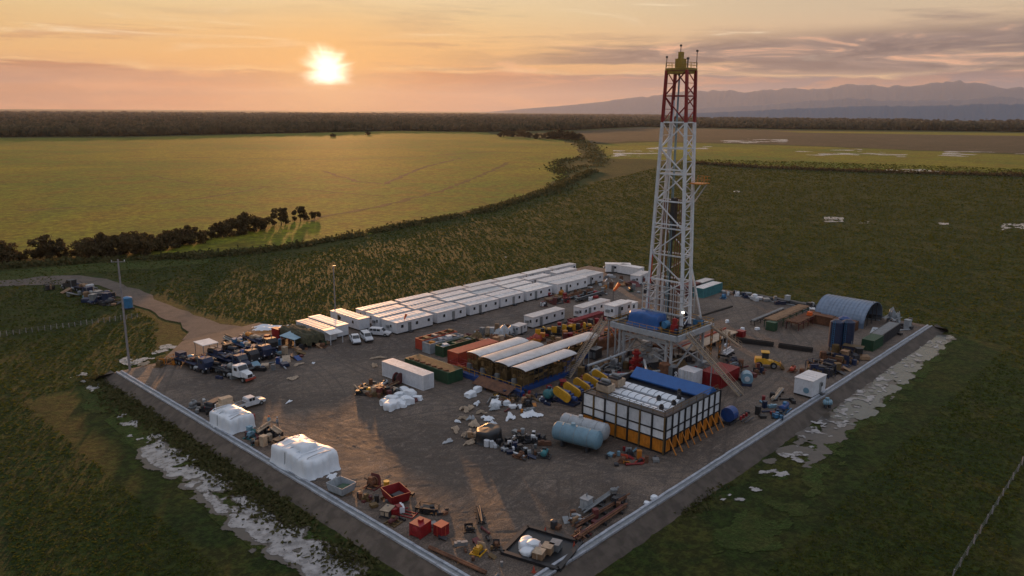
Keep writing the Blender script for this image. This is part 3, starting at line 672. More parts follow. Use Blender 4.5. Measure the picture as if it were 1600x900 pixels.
container(9.8, 2.4, 2.3, 'tomato_paint', 'load', ['rusty_steel', 'grey_steel', 'ochre_steel'], label='open topped red container of scrap nearest the camp roadway', loc=(56.0, 74.2), rz=0.0, name='open_container')
container(9.6, 2.4, 2.2, 'pale_grey_tank', 'load', ['plinth_concrete', 'grey_steel', 'orange_paint', 'white_steel'], label='open topped grey container with pale load between red and green ones', loc=(55.3, 71.2), rz=0.0, name='open_container')
container(9.2, 2.4, 2.2, 'green_paint', 'load', ['grey_steel', 'ochre_steel', 'green_paint', 'rusty_steel', 'white_steel'], label='open topped green container of mixed scrap beside the long red container', loc=(55.6, 67.6), rz=0.0, name='open_container')
# netted red cage at the corner of the generators
r_ = thing('pipe_cage', 'red netted pipe cage at the corner between red container and generator houses', 'pipe cage', (47.2, 57.3))
k = MB()
for i in range(5):
    for j in range(2): k.bar((-1.2+i*0.6, -1.6+j*3.2, 0), (-1.2+i*0.6, -1.6+j*3.2, 2.2), 0.08)
for z in (0.2, 0.9, 1.6, 2.2):
    k.bar((-1.2, -1.6, z), (1.2, -1.6, z), 0.08); k.bar((-1.2, 1.6, z), (1.2, 1.6, z), 0.08); k.bar((-1.2, -1.6, z), (-1.2, 1.6, z), 0.08); k.bar((1.2, -1.6, z), (1.2, 1.6, z), 0.08)
k.build('cage_frame', 'red_paint', r_)
k = MB()
for i in range(9): k.cyl((-1.0+i*0.25, -1.5, 0.4+random.random()*1.2), (-1.0+i*0.25, 1.5, 0.4+random.random()*1.2), 0.10, 8)
k.build('pipe', 'tomato_paint', r_)

# ------------------------------------------------------------------ generator houses
def genhouse(L, label, loc, seg=False, front=True):
    W_ = 3.0; r_ = thing('generator_house', label, 'generator house', loc, 0, 'generator houses with long pale roofs')
    prof = []
    for i in range(9):
        t_ = math.pi*(i/8); prof.append((math.cos(t_)*1.8, math.sin(t_)*0.34))
    k = MB(); vs = []
    n = 9
    for x in (-L/2, L/2):
        for y, z in prof: vs.append((x, y, 4.1+z))
        for y, z in prof[::-1]: vs.append((x, y, 4.02+z*0.95))
    k.add(vs, [(i, (i+1) % 18, 18+(i+1) % 18, 18+i) for i in range(18)]+[tuple(range(18))[::-1], tuple(range(18, 36))])
    for i in range(int(L/2.4)):
        x = -L/2+1.2+i*2.4; k.bar((x, -1.3, 4.34), (x, 1.3, 4.34), 0.06, 0.05)
    k.build('roof', 'shed_roof', r_)
    MB().box(0, 0, 0, L, 2.9, 0.9).build('skid_base', 'blue_paint', r_)
    k = MB(); n = int(L/1.3)
    for i in range(n+1):
        for sy in (-1, 1): k.bar((-L/2+i*L/n, sy*1.4, 0.9), (-L/2+i*L/n, sy*1.4, 4.1), 0.10)
    for z in (1.6, 2.6, 3.9):
        for sy in (-1, 1): k.bar((-L/2, sy*1.4, z), (L/2, sy*1.4, z), 0.07)
        for sx in (-1, 1): k.bar((sx*L/2, -1.4, z), (sx*L/2, 1.4, z), 0.07)
    for i in range(7): k.bar((-L/2, -1.4+i*0.467, 0.9), (-L/2, -1.4+i*0.467, 4.1), 0.09)
    for i in range(n):
        z_ = 1.6+random.random()*1.6; k.box(-L/2+(i+.5)*L/n, -1.42, z_, L/n*.7, 0.1, random.uniform(.3, .8))
    for i in range(3): k.box(-L/2-0.05, -0.9+i*0.9, 1.0+random.random()*1.8, 0.1, 0.6, random.uniform(.3, .8))
    k.build('lattice_frame', 'ochre_steel', r_)
    for i in range(max(2, int(L/4.5))):
        x = -L/2+2+i*4.2
        if x > L/2-1: break
        o = MB().box(x, 0, 0.9, 2.6, 1.5, 1.5).box(x, 0, 2.4, 1.6, 1.0, 0.5).build('engine', 'dark_steel' if i % 2 else 'ochre_steel', r_)
        k = MB(); k.cyl((x-0.5, 0.3, 2.4), (x-0.5, 0.3, 3.8), 0.12, 8); k.cyl((x+0.6, -0.3, 2.6), (x+1.3, -0.3, 2.9), 0.3, 10); k.build('exhaust', 'dark_steel', o)
        MB().box(x+1.7, 0, 0.95, 0.25, 1.7, 1.9).build('radiator', 'dark_steel', o)
    k = MB(); k.box(-L/2-0.3, 0.75, 0.9, 0.5, 0.8, 1.3); k.build('control_panel', 'grey_steel', r_)
    return r_
genhouse(14.2, 'generator house under a pale barrel roof nearest the red container', (55.0, 54.3))
genhouse(14.6, 'generator house under a pale barrel roof, second from the red container', (54.9, 50.3))
genhouse(28.0, 'generator house with the longest pale barrel roof reaching the drill floor stairs', (61.4, 46.2))
genhouse(15.0, 'generator house under a pale barrel roof nearest the blue mud pumps', (55.0, 42.0))
r_ = thing('front_ramp', 'tilted rusty timber ramp leaning in front of the generator houses', 'ramp', (44.6, 45.2))
MB().add([(-1.3, -4.6, 0.5), (0.9, -4.6, 1.5), (0.9, 4.6, 1.5), (-1.3, 4.6, 0.5), (-1.3, -4.6, 0.62), (0.9, -4.6, 1.62), (0.9, 4.6, 1.62), (-1.3, 4.6, 0.62)], [(0, 3, 2, 1), (4, 5, 6, 7), (0, 1, 5, 4), (1, 2, 6, 5), (2, 3, 7, 6), (3, 0, 4, 7)]).build('deck', 'rusty_steel', r_)
k = MB()
for y in (-4, -1.3, 1.3, 4): k.bar((-1.0, y, 0), (-1.0, y, 0.6), 0.12).bar((0.7, y, 0), (0.7, y, 1.45), 0.12)
k.build('trestle', 'blue_paint', r_)
r_ = thing('service_gantry', 'long blue low gantry with yellow rails in front of the generator houses', 'gantry', (46.0, 47.8))
k = MB(); k.box(0, 0, 0.0, 0.9, 17, 0.9); k.build('plinth', 'blue_paint', r_)
k = MB()
for i in range(12): k.bar((-0.35, -8.3+i*1.5, 0.9), (-0.35, -8.3+i*1.5, 2.0), 0.07)
k.bar((-0.35, -8.3, 2.0), (-0.35, 8.2, 2.0), 0.07); k.bar((-0.35, -8.3, 1.45), (-0.35, 8.2, 1.45), 0.05); k.build('handrail', 'yellow_paint', r_)

# ------------------------------------------------------------------ drilling substructure
FH = 9.0
r_ = thing('rig_substructure', 'pale grey steel substructure carrying the raised drill floor under the mast', 'substructure', (78.2, 31.2))
sub = r_
hx, hy = 6.8, 7.6
k = MB(); k.box(0, 0, FH-0.35, 2*hx, 2*hy, 0.25); k.build('drill_floor', 'dark_steel', r_)
k = MB()
for sx in (-1, 1): k.bar((sx*hx, -hy, FH-0.45), (sx*hx, hy, FH-0.45), 0.5, 1.0)
for sy in (-1, 1): k.bar((-hx, sy*hy, FH-0.45), (hx, sy*hy, FH-0.45), 0.5, 1.0)
for i in range(1, 5): k.bar((-hx, -hy+i*3.0, FH-0.7), (hx, -hy+i*3.0, FH-0.7), 0.25, 0.5)
k.build('floor_beam', 'pale_grey_tank', r_)
for sx in (-1, 1):
    for sy in (-1, 1):
        for o_ in (-0.55, 0.55):
            k = MB(); x, y = sx*(hx-0.9), sy*(hy-2.2)+o_; k.bar((x, y, 0.7), (x, y, FH-0.9), 0.42, 0.42); k.box(x, y, 0.62, 0.8, 0.8, 0.12); k.build('column', 'pale_grey_tank', r_)
        k = MB(); x, y = sx*(hx-0.9), sy*(hy-2.2)
        for z in (2, 4, 6): k.bar((x, y-0.4, z), (x, y+0.4, z+0.9), 0.12)
        k.build('lacing', 'pale_grey_tank', r_)
for sy in (-1, 1):
    k = MB(); k.box(0, sy*(hy-2.2), 0, 2*hx+2, 2.2, 0.65); k.build('base_box', 'grey_steel', r_)
k = MB()
for sy in (-1, 1):
    y = sy*(hy-1.6); k.bar((-hx+0.9, y, 0.8), (hx-0.9, y, FH-1.2), 0.28); k.bar((hx-0.9, y, 0.8), (-hx+0.9, y, FH-1.2), 0.28)
k.bar((-hx+0.9, -hy+2.2, FH-2.0), (-hx+0.9, hy-2.2, FH-2.0), 0.35, 0.5); k.bar((hx-0.9, -hy+2.2, FH-2.0), (hx-0.9, hy-2.2, FH-2.0), 0.35, 0.5)
k.bar((-hx+0.9, hy-2.2, 5.2), (-hx+0.9, 0.6, FH-1.2), 0.22); k.bar((-hx+0.9, -hy+2.2, 5.2), (-hx+0.9, -0.6, FH-1.2), 0.22)
for z in (3.0, 5.8):
    for y in (-5.4, 5.4): k.bar((-hx+.9, y, z), (hx-.9, y, z), 0.2)
    k.bar((-hx+.9, -5.4, z), (-hx+.9, -2.0, z+1.2), 0.16); k.bar((-hx+.9, 5.4, z), (-hx+.9, 2.4, z+1.2), 0.16)
for y in (-3, -1, 1, 3): k.bar((-hx+.4, y, FH-1.6), (-hx+.4, y, FH-.9), .14)
k.bar((-hx+.4, -5, FH-1.6), (-hx+.4, 5, FH-1.6), .16)
k.build('cross_brace', 'pale_grey_tank', r_)
def rail(k, pts, h=1.1, st=1.6):
    for p, q in zip(pts, pts[1:]):
        p, q = Vector(p), Vector(q); L = (q-p).length; n = max(1, int(L/st))
        for i in range(n+1): c_ = p.lerp(q, i/n); k.bar(c_, c_+Vector((0, 0, h)), 0.06)
        for z in (h, h*0.5): k.bar(p+Vector((0, 0, z)), q+Vector((0, 0, z)), 0.055)
k = MB(); rail(k, [(-hx, hy, FH-.1), (-hx, -hy, FH-.1), (hx, -hy, FH-.1), (hx, hy, FH-.1), (-hx, hy, FH-.1)]); k.build('handrail', 'yellow_paint', r_)
k = MB(); k.cyl((1.5, 2.2, 0.1), (1.5, 2.2, 4.2), 0.55, 14); 
for z in (1.0, 2.1, 3.2): k.cyl((1.5, 2.2, z), (1.5, 2.2, z+0.35), 0.95, 14); k.box(1.5, 2.2, z-0.1, 3.0, 0.8, 0.7)
bop = k; 
# blowout preventer is its own thing under the floor
rb = thing('blowout_preventer', 'stacked red blowout preventer standing under the drill floor', 'blowout preventer', (71.5, 32.5))
k = MB(); k.cyl((0, 0, 0.0), (0, 0, 4.6), 0.5, 14)
for z in (1.3, 2.6, 3.8): k.cyl((0, 0, z), (0, 0, z+0.3), 0.9, 14)
k.build('body', 'red_paint', rb)
for z in (0.7, 2.0): MB().box(0, 0, z, 3.4, 0.9, 0.7).build('ram', 'red_paint', rb)

# doghouse, drawworks and other machines ON the floor
r_ = cabin(6.0, 2.6, 2.6, 2, 0.3); place(r_, (77.0, 41.2, FH-0.15), 0, 'white driller cabin perched at the left end of the drill floor'); r_['category'] = 'driller cabin'; r_.name = 'driller_cabin'
ds = thing('cabin_stand', 'grey steel stand holding up the driller cabin beside the drill floor', 'stand', (77.0, 40.6))
k = MB()
for x in (-2.6, 2.6):
    for y in (-0.9, 0.9): k.bar((x, y, 0), (x, y, FH-0.5), 0.25)
k.bar((-2.6, -.9, 1), (2.6, -.9, 7), 0.15); k.bar((2.6, .9, 1), (-2.6, .9, 7), 0.15); k.build('leg_frame', 'pale_grey_tank', ds); MB().box(0, 0, FH-0.5, 6.2, 2.6, 0.3).build('deck', 'grey_steel', ds)

def drape(sx, sy, sz, mat, name='tarpaulin', parent=None, wr=0.06, nu=64, flare=0.12, sq=4.0, seed=0, top_noise=0.10, lean=0.0, smooth=False):
    """a sheet pulled over a load: rounded box with folds, edges flaring at the ground"""
    prof = [(1+flare, 0.02), (1.03, 0.12), (1.0, 0.35), (0.985, 0.65), (0.96, 0.88), (0.90, 0.97), (0.72, 1.0), (0.5, 1.02), (0.25, 1.03), (0.0, 1.03)]
    us = np.linspace(0, 2*np.pi, nu, endpoint=False)
    c_, s_ = np.cos(us), np.sin(us); rr = (np.abs(c_)**sq+np.abs(s_)**sq)**(-1/sq)
    V_, Fc = [], []
    for j, (rs, zz) in enumerate(prof):
        fold = 1+wr*(0.5-np.interp(np.arange(nu), np.arange(nu), vnoise(np.arange(nu)*0.55+seed*3.1, np.full(nu, seed+0.3*j))))*(1.6 if zz < 0.9 else 0.4)
        px_, py_ = c_*rr*rs*fold*sx/2, s_*rr*rs*fold*sy/2
        pz = sz*zz+(top_noise*sz*(vnoise(px_*0.8+seed*7+20, py_*0.8+40+seed)-0.5)*2 if zz > 0.85 else 0) + (lean*px_*zz if lean else 0)
        if zz < 0.05: pz = np.full(nu, 0.03)
        V_.append(np.column_stack([px_, py_, pz+np.zeros(nu)]))
    for j in range(len(prof)-1):
        for i in range(nu): Fc.append((j*nu+i, j*nu+(i+1) % nu, (j+1)*nu+(i+1) % nu, (j+1)*nu+i))
    return np_mesh(name, np.concatenate(V_), np.array(Fc), MATS[mat], smooth, parent)
r_ = thing('covered_drawworks', 'drawworks under bright blue tarpaulin on the near side of the drill floor', 'drawworks', (74.8, 32.6, FH-0.1))
r_.rotation_euler.z = R(-90)
drape(7.0, 4.2, 2.7, 'blue_cloth', 'tarpaulin', r_, 0.07, seed=12, top_noise=0.09, sq=6.0)
MB().box(0, 0, 0, 7.4, 3.4, 0.25).build('skid', 'blue_paint', r_)
k = MB(); k.cyl((4.2, 0.8, 0.9), (4.2, -0.6, 0.9), 0.75, 14); k.build('brake_drum', 'azure_paint', r_)
r_ = thing('iron_roughneck', 'bright red pipe handling machine at the right corner of the drill floor', 'machine', (74.6, 26.2, FH-0.1))
k = MB(); k.box(0, 0, 0, 1.1, 1.1, 1.4).box(0, 0, 1.4, 0.7, 0.7, 1.2); k.build('body', 'red_paint', r_); MB().cyl((0, 0, 1.3), (0.9, -0.3, 2.3), 0.16, 8).build('arm', 'tomato_paint', r_)
for j, (x, y, sx, sy, sz, mt, lb, nmn) in enumerate([(76.5, 28.8, 1.4, 1.0, 1.5, 'ochre_steel', 'small ochre winch box near the red machine on the drill floor', 'winch'), (80.5, 28.2, 1.8, 1.2, 1.3, 'timber', 'brown tool box behind the mast legs on the drill floor', 'tool_box'), (77.8, 36.8, 1.5, 1.5, 1.8, 'timber', 'tan hoist block left of the blue tarpaulin on the drill floor', 'hoist'), (82.6, 25.6, 1.2, 1.8, 1.6, 'azure_paint', 'light blue pump box at the far right of the drill floor', 'pump_box')]):
    r_ = thing(nmn, lb, nmn.replace('_', ' '), (x, y, FH-0.1)); MB().box(0, 0, 0, sx, sy, sz*0.6).build('body', mt, r_); MB().cyl((-sx*.35, 0, sz*.75), (sx*.35, 0, sz*.75), sy*.32, 12).build('drum', 'grey_steel', r_)

# stairs
def stairs(name, label, top, bot, wd):
    top, bot = Vector(top), Vector(bot); d = top-bot; fl_ = Vector((d.x, d.y, 0)); ln = fl_.length; u = fl_/ln; nrm = Vector((-u.y, u.x, 0))
    r_ = thing(name, label, 'stairs', bot); T = d
    for s_ in (-1, 1): MB().bar(nrm*(s_*wd/2), T+nrm*(s_*wd/2), 0.10, 0.34).build('stringer', 'pale_timber', r_)
    k = MB(); n = int(d.z/0.25)
    for i in range(n): c_ = T*((i+0.5)/n); k.box(c_.x, c_.y, c_.z, 0.28 if abs(u.x) > .5 else wd, wd if abs(u.x) > .5 else 0.28, 0.04)
    k.build('treads', 'grey_steel', r_)
    for s_ in (-1, 1):
        k = MB(); n2 = 9
        for i in range(n2+1): c_ = T*(i/n2)+nrm*(s_*wd/2); k.bar(c_, c_+Vector((0, 0, 1.05)), 0.05)
        for z in (0.55, 1.05): k.bar(nrm*(s_*wd/2)+Vector((0, 0, z)), T+nrm*(s_*wd/2)+Vector((0, 0, z)), 0.055)
        k.build('handrail', 'pale_timber', r_)
    k = MB(); c_ = T*0.5
    for s_ in (-1, 1): k.bar((c_.x+nrm.x*s_*wd/2, c_.y+nrm.y*s_*wd/2, 0), (c_.x+nrm.x*s_*wd/2, c_.y+nrm.y*s_*wd/2, c_.z-0.15), 0.14)
    k.build('support', 'pale_grey_tank', r_)
stairs('access_stairs', 'long steel stairs climbing to the left end of the drill floor', (71.3, 40.3, FH-0.1), (59.4, 40.0, 0), 1.2)
stairs('access_stairs', 'long steel stairs descending from the drill floor to the right of the mast', (74.8, 23.5, FH-0.1), (73.9, 11.2, 0), 1.2)
stairs('access_stairs', 'narrow steel stairs behind the mast on the far right side', (83.5, 23.5, FH-0.1), (94.0, 22.0, 2.5), 0.9)

# ------------------------------------------------------------------ mast
MX, MY = 78.6, 30.2
TOPZ = 57.6; REDZ = 48.2
r_ = thing('derrick_mast', 'tall white lattice drilling mast with red upper section and ochre crown', 'drilling mast', (MX, MY, FH-0.1)); mast = r_
B0 = FH-0.1
def dy(z): return 4.05 + (2.15-4.05)*(z-B0)/(TOPZ-B0)      # half depth along y
dx = 1.55
def P(sx, sy, z, o=0.0): return (sx*(dx-o*0.0), sy*(dy(z)), z-B0)
def legtruss(sx, sy, z0, z1, name, mat, w_=0.30):
    k = MB(); k.bar(P(sx, sy, z0), P(sx, sy, z1), w_); k.build(name, mat, r_)
for sx in (-1, 1):
    for sy in (-1, 1):
        legtruss(sx, sy, B0, REDZ, 'leg', 'white_steel', 0.50); legtruss(sx, sy, REDZ, TOPZ, 'upper_leg', 'red_paint', 0.48)
levels = [B0, 13.2, 18.0, 23.0, 28.2, 33.4, 38.6, 43.4, REDZ, 53.0, TOPZ]
def brace(face, z0, z1, mat, nm, wd=0.16):
    k = MB()
    if face[0] == 'y':                       # narrow side faces (left, right): zig-zag lacing
        sy = face[1]; n = max(2, int((z1-z0)/1.7)); s_ = 1
        for i in range(n):
            za, zb = z0+(z1-z0)*i/n, z0+(z1-z0)*(i+1)/n
            k.bar(P(-s_, sy, za), P(s_, sy, zb), wd*0.9); s_ = -s_
            k.bar(P(-1, sy, zb), P(1, sy, zb), wd*0.6)
        k.bar(P(-1, sy, z1), P(1, sy, z1), wd)
    else:                                    # wide faces: one big diagonal pair
        sx = face[1]; zm = (z0+z1)/2
        k.bar(P(sx, -1, z1), P(sx, 1, z1), wd*1.25)
        if face[2] % 2: k.bar(P(sx, 1, z0), P(sx, -1, z1), wd)
        else: k.bar(P(sx, -1, z0), P(sx, 1, z1), wd)
    k.build(nm, mat, r_)
for i, (z0, z1) in enumerate(zip(levels, levels[1:])):
    mt = 'red_paint' if z0 >= REDZ-0.01 else 'white_steel'
    for s_ in (-1, 1):
        brace(('y', s_), z0, z1, mt, 'side_lacing')
        if s_ == 1 or i > 0: brace(('x', s_, i+(s_ > 0)), z0, z1, mt, 'face_brace', 0.2)
# horizontal double girt mid-way and windwall lattice near the floor
k = MB()
for z in (28.2, 29.0): k.bar(P(-1, -1, z), P(-1, 1, z), 0.22); k.bar(P(1, -1, z), P(1, 1, z), 0.22)
k.bar(P(-1, -1, 39.4), P(-1, 1, 39.4), 0.25); k.build('girt', 'white_steel', r_)
k = MB()
for z in (13.0, 14.2, 15.6, 16.8):
    for p, q in (((-2.0, -4.6), (-2.0, 4.9)), ((-2.0, 4.9), (2.2, 4.9)), ((2.2, 4.9), (2.2, -4.6))): k.bar((*p, z-B0), (*q, z-B0), 0.15)
for y in (-4.4, -2.2, 0.0, 1.6, 3.2, 4.8): k.bar((-2.0, y, 11.6-B0), (-2.0, y, 17.0-B0), 0.14); k.bar((2.2, y, 11.6-B0), (2.2, y, 17.0-B0), 0.14)
k.bar((-2.0, -4.6, 11.6-B0), (-2.0, 4.9, 11.6-B0), 0.28)
k.build('windwall_frame', 'pale_grey_tank', r_)
k = MB()
for sy in (0.15, 0.75): k.cyl((-0.3+sy*.5, sy, 0.3), (-0.3+sy*.5, sy*0.6, TOPZ-B0), 0.09, 6)
k.build('guide_cable', 'tank_blue', r_)
k = MB(); k.bar((-1.2, 1.0, 0), (-1.0, 0.5, REDZ-B0+4), 0.22); k.build('standpipe', 'white_steel', r_)
k = MB(); k.box(0, 0, 29.5-B0, 1.2, 1.0, 4.5, 0, 0.8); k.box(0.2, 0, 26.0-B0, 0.8, 0.8, 3.5); k.cyl((0, 0, 11-B0), (0, 0, 26-B0), 0.16, 8); k.build('top_drive', 'dark_steel', r_)
k = MB()
for y in (-1.4, -0.9, -0.4): k.cyl((0.6, y, 0.2), (0.6, y, 34-B0), 0.10, 6)
for y in (1.5, 2.0, 2.5): k.cyl((0.6, y, 0.2), (0.6, y, 33.5-B0), 0.10, 6)
k.build('drill_pipe_stand', 'rusty_steel', r_)
k = MB(); k.bar((-1.55, 3.9, 2.2), (-1.55, 3.45, 14), 0.46); k.build('red_duct', 'tomato_paint', r_)
# monkey board to the right
o = MB().box(1.4, -4.4, 36.9-B0, 3.2, 2.6, 0.15).build('monkey_board', 'orange_paint', r_)
k = MB(); rail(k, [(-0.2, -5.7, 37.0-B0), (3.0, -5.7, 37.0-B0), (3.0, -3.1, 37.0-B0)], 1.3, 1.0); k.bar((-0.2, -3.2, 37.0-B0), (-.2, -5.7, 38.3-B0), 0.06); k.build('handrail', 'orange_paint', o)
for x_ in (0.2, 2.5): MB().bar((x_, -3.0, 33.3-B0), (x_, -5.4, 36.9-B0), 0.18).build('strut', 'white_steel', o)
# crown
o = MB().box(0, 0, TOPZ-B0, 3.5, 4.7, 0.4).box(0, 0, TOPZ-B0-0.6, 3.3, 4.2, 0.6).build('crown_platform', 'crown_ochre', r_)
k = MB(); rail(k, [(-1.7, -2.3, TOPZ-B0+.4), (1.7, -2.3, TOPZ-B0+.4), (1.7, 2.3, TOPZ-B0+.4), (-1.7, 2.3, TOPZ-B0+.4), (-1.7, -2.3, TOPZ-B0+.4)], 1.0, 1.0); k.build('handrail', 'crown_ochre', o)
k = MB(); k.box(0, 0.2, TOPZ-B0+0.5, 1.6, 1.4, 1.6); k.box(0, 0.2, TOPZ-B0+2.1, 0.9, 0.7, 1.2); k.build('crown_block', 'crown_ochre', o)
for (x, y, h_) in ((0.3, 0.5, 4.0), (-1.6, 2.2, 1.9), (1.6, -2.2, 3.0), (0.6, -1.0, 1.7), (-1.6, -2.2, 1.5)):
    k = MB(); k.cyl((x, y, TOPZ-B0+0.5), (x, y, TOPZ-B0+0.5+h_), 0.07, 6); k.box(x, y, TOPZ-B0+0.3+h_, 0.3, 0.3, 0.35); k.build('crown_antenna', 'dark_steel', r_)  # antennas on the crown, each with a small unlit box on top
o = MB().box(-2.1, -4.7, 12.4-B0, 0.45, 0.45, 0.35).build('flood_lamp', 'grey_steel', r_)
k = MB(); k.cyl((-2.35, -4.75, 12.55-B0), (-2.45, -4.75, 12.53-B0), 0.22, 10); k.build('lens', 'lamp_glow', o)
# raising struts from the floor corners to the mast
for sy in (-1, 1): MB().bar((5.6, sy*4.4, 0.2), (1.6, sy*3.6, 12), 0.3).build('raising_strut', 'white_steel', r_)
#@@P3

# ------------------------------------------------------------------ mud tank block with white and orange panels
r_ = thing('mud_tank_block', 'large mud tank enclosure of white and orange panels in black frames', 'mud tank block', (43.0, 8.0)); tb = r_
TL, TW, TH_ = 16.4, 15.4, 5.9            # along x, along y, height
k = MB(); k.box(TL/2, TW/2, 0.0, TL-0.5, TW-0.5, TH_-1.1); k.build('tank_body', 'dark_steel', r_)
def side(n, p, q, nrm, props):
    p, q, nrm = Vector(p), Vector(q), Vector(nrm); d = (q-p)/n
    ang_ = math.atan2(d.y, d.x)
    for i in range(n):
        c_ = p+d*(i+0.5)
        for z0, z1, nm_, mt in ((3.75, TH_-0.1, 'white_panel', 'white_steel'), (2.35, 3.55, 'white_panel', 'white_steel'), (0.15, 2.15, 'orange_panel', 'orange_paint')):
            k = MB(); k.box(c_.x, c_.y, z0, d.length-0.28, 0.08, z1-z0, ang_)
            if nm_ == 'orange_panel':
                for j in (-.5, 0, .5): k.box(c_.x+d.x/d.length*j+nrm.x*0.07, c_.y+d.y/d.length*j+nrm.y*0.07, z0+0.1, 0.10, 0.08, z1-z0-0.2, ang_)
            k.build(nm_, mt, r_)
    k = MB()
    for z in (TH_, 3.65, 2.25, 0.1): k.bar(p+nrm*0.06+Vector((0, 0, z)), q+nrm*0.06+Vector((0, 0, z)), 0.16, 0.2)
    k.build('frame_rail', 'black_paint', r_)
    for i in range(n+1):
        c_ = p+d*i+nrm*0.16; MB().bar(c_, c_+Vector((0, 0, TH_)), 0.20).build('frame_post', 'black_paint' if (i % 2 == 0 or props) else 'ochre_steel', r_)
        if props and i < n:
            c2 = p+d*(i+0.5)
            MB().bar(c2+nrm*1.6+Vector((0, 0, 0.05)), c2+nrm*0.2+Vector((0, 0, 2.3)), 0.14).build('prop', 'orange_paint', r_)
side(7, (0, TW, 0), (0, 0, 0), (-1, 0, 0), False)
side(9, (0, 0, 0), (TL, 0, 0), (0, -1, 0), True)
MB().bar((0.02, TW, TH_-1.0), (TL, TW, TH_-1.0), 0.2, 2.0).build('back_wall', 'dark_steel', r_)
MB().bar((TL, 0, TH_-1.0), (TL, TW, TH_-1.0), 0.2, 2.0).build('back_wall', 'dark_steel', r_)
k = MB(); k.box(1.0, TW/2, TH_-0.15, 1.7, TW-0.6, 0.1); k.box(TL/2, 0.9, TH_-0.14, TL-1.4, 1.3, 0.1); k.build('walkway', 'dark_steel', r_)
k = MB(); rail(k, [(TL-0.2, 0.3, TH_-.05), (0.3, 0.3, TH_-.05), (0.3, TW-0.3, TH_-.05)], 0.9, 2.0); k.build('handrail', 'ochre_steel', r_)
def strip_roof(loc, L, W_, label, cat='roof'):
    q = thing('pale_tank_cover', label, 'tank cover', loc, 0, 'pale covers on the mud tanks')
    k = MB(); prof = [(-W_/2, 0.0), (-W_/2, 0.25), (-W_*0.25, 0.55), (W_*0.25, 0.55), (W_/2, 0.25), (W_/2, 0.0)]
    k.prism(prof, -L/2, L/2); k.build('cover_sheet', 'white_cloth', q)
    k = MB()
    for i in range(int(L/1.3)): k.bar((-W_/2-.02, -L/2+0.6+i*1.3, 0.28), (-W_*.25, -L/2+0.6+i*1.3, 0.59), 0.07).bar((-W_*.25, -L/2+0.6+i*1.3, 0.59), (W_*.25, -L/2+0.6+i*1.3, 0.59), 0.07)
    k.build('rib', 'grey_steel', q)
strip_roof((46.4, 15.2, TH_-1.1), 10.8, 2.2, 'pale ribbed cover on the mud tanks nearest the orange panelled wall')
strip_roof((49.4, 15.8, TH_-1.1), 11.4, 2.2, 'pale ribbed cover in the middle of the three on the mud tanks')
strip_roof((52.6, 16.6, TH_-1.1), 11.0, 2.2, 'pale ribbed cover on the mud tanks nearest the blue sheeted cover')
q = thing('blue_tank_cover', 'long blue sheeted cover along the far side of the mud tanks', 'tank cover', (57.4, 15.6, 0))
MB().box(0, 0, 0, 3.0, 14.4, 5.4).build('tank_wall', 'navy_paint', q)
k = MB(); prof = [(-1.9, 5.3), (-1.9, 5.5), (0, 6.8), (1.9, 5.5), (1.9, 5.3)]; k.prism(prof, -7.4, 7.4); k.build('cover_sheet', 'blue_cloth', q)
for i in range(2):
    q = thing('shale_shaker', ['boxy tan shale shaker on the mud tanks nearest the yellow pump guards', 'boxy tan shale shaker on the mud tanks beside the pale covers'][i], 'shale shaker', (46.4+i*3.4, 21.5+i*0.4, TH_-0.2), 0, 'shale shakers on the mud tanks')
    MB().box(0, 0, 0, 2.0, 2.4, 1.2).build('body', 'pale_timber', q); MB().box(-0.3, 0, 1.2, 1.4, 1.8, 0.35).build('screen', 'dark_steel', q); MB().cyl((0, -.8, 1.75), (0, .8, 1.75), 0.28, 10).build('motor', 'grey_steel', q)
for i, (x, y) in enumerate([(46.6, 11.0), (49.5, 10.6), (52.4, 11.4), (54.4, 12.6), (49.6, 13.4)]):
    q = thing('agitator_motor', 'dark round agitator motor on the pale tank covers, %s from the corner' % ordn[i], 'motor', (x, y, TH_-0.55), 0, 'agitator motors on the mud tanks')
    MB().cyl((0, 0, 0), (0, 0, 0.6), 0.38, 12).build('housing', 'dark_steel', q); MB().cyl((0, 0, 0.6), (0, 0, 0.8), 0.22, 10).build('cap', 'black_paint', q)
q = thing('hose_reel', 'blue hose reel at the right end of the mud tanks', 'hose reel', (61.0, 6.8)); MB().cyl((-.8, 0, 1.6), (.8, 0, 1.6), 1.2, 16).build('reel', 'blue_paint', q); MB().box(0, 0, 0, 2.2, 1.6, 0.4).build('stand', 'dark_steel', q)
q = thing('pipe_manifold', 'dark pipe manifold with red valves at the right end of the mud tanks', 'manifold', (63.2, 5.4))
k = MB()
for i in range(4): k.cyl((-1.5, -1+i*.6, 0.5), (1.5, -1+i*.6, 0.5+.1*i), 0.12, 8)
k.build('pipe', 'dark_steel', q)
for i in range(3): MB().cyl((-1+i, 0, 0.6), (-1+i, 0, 1.2), 0.22, 8).build('valve', 'red_paint', q)

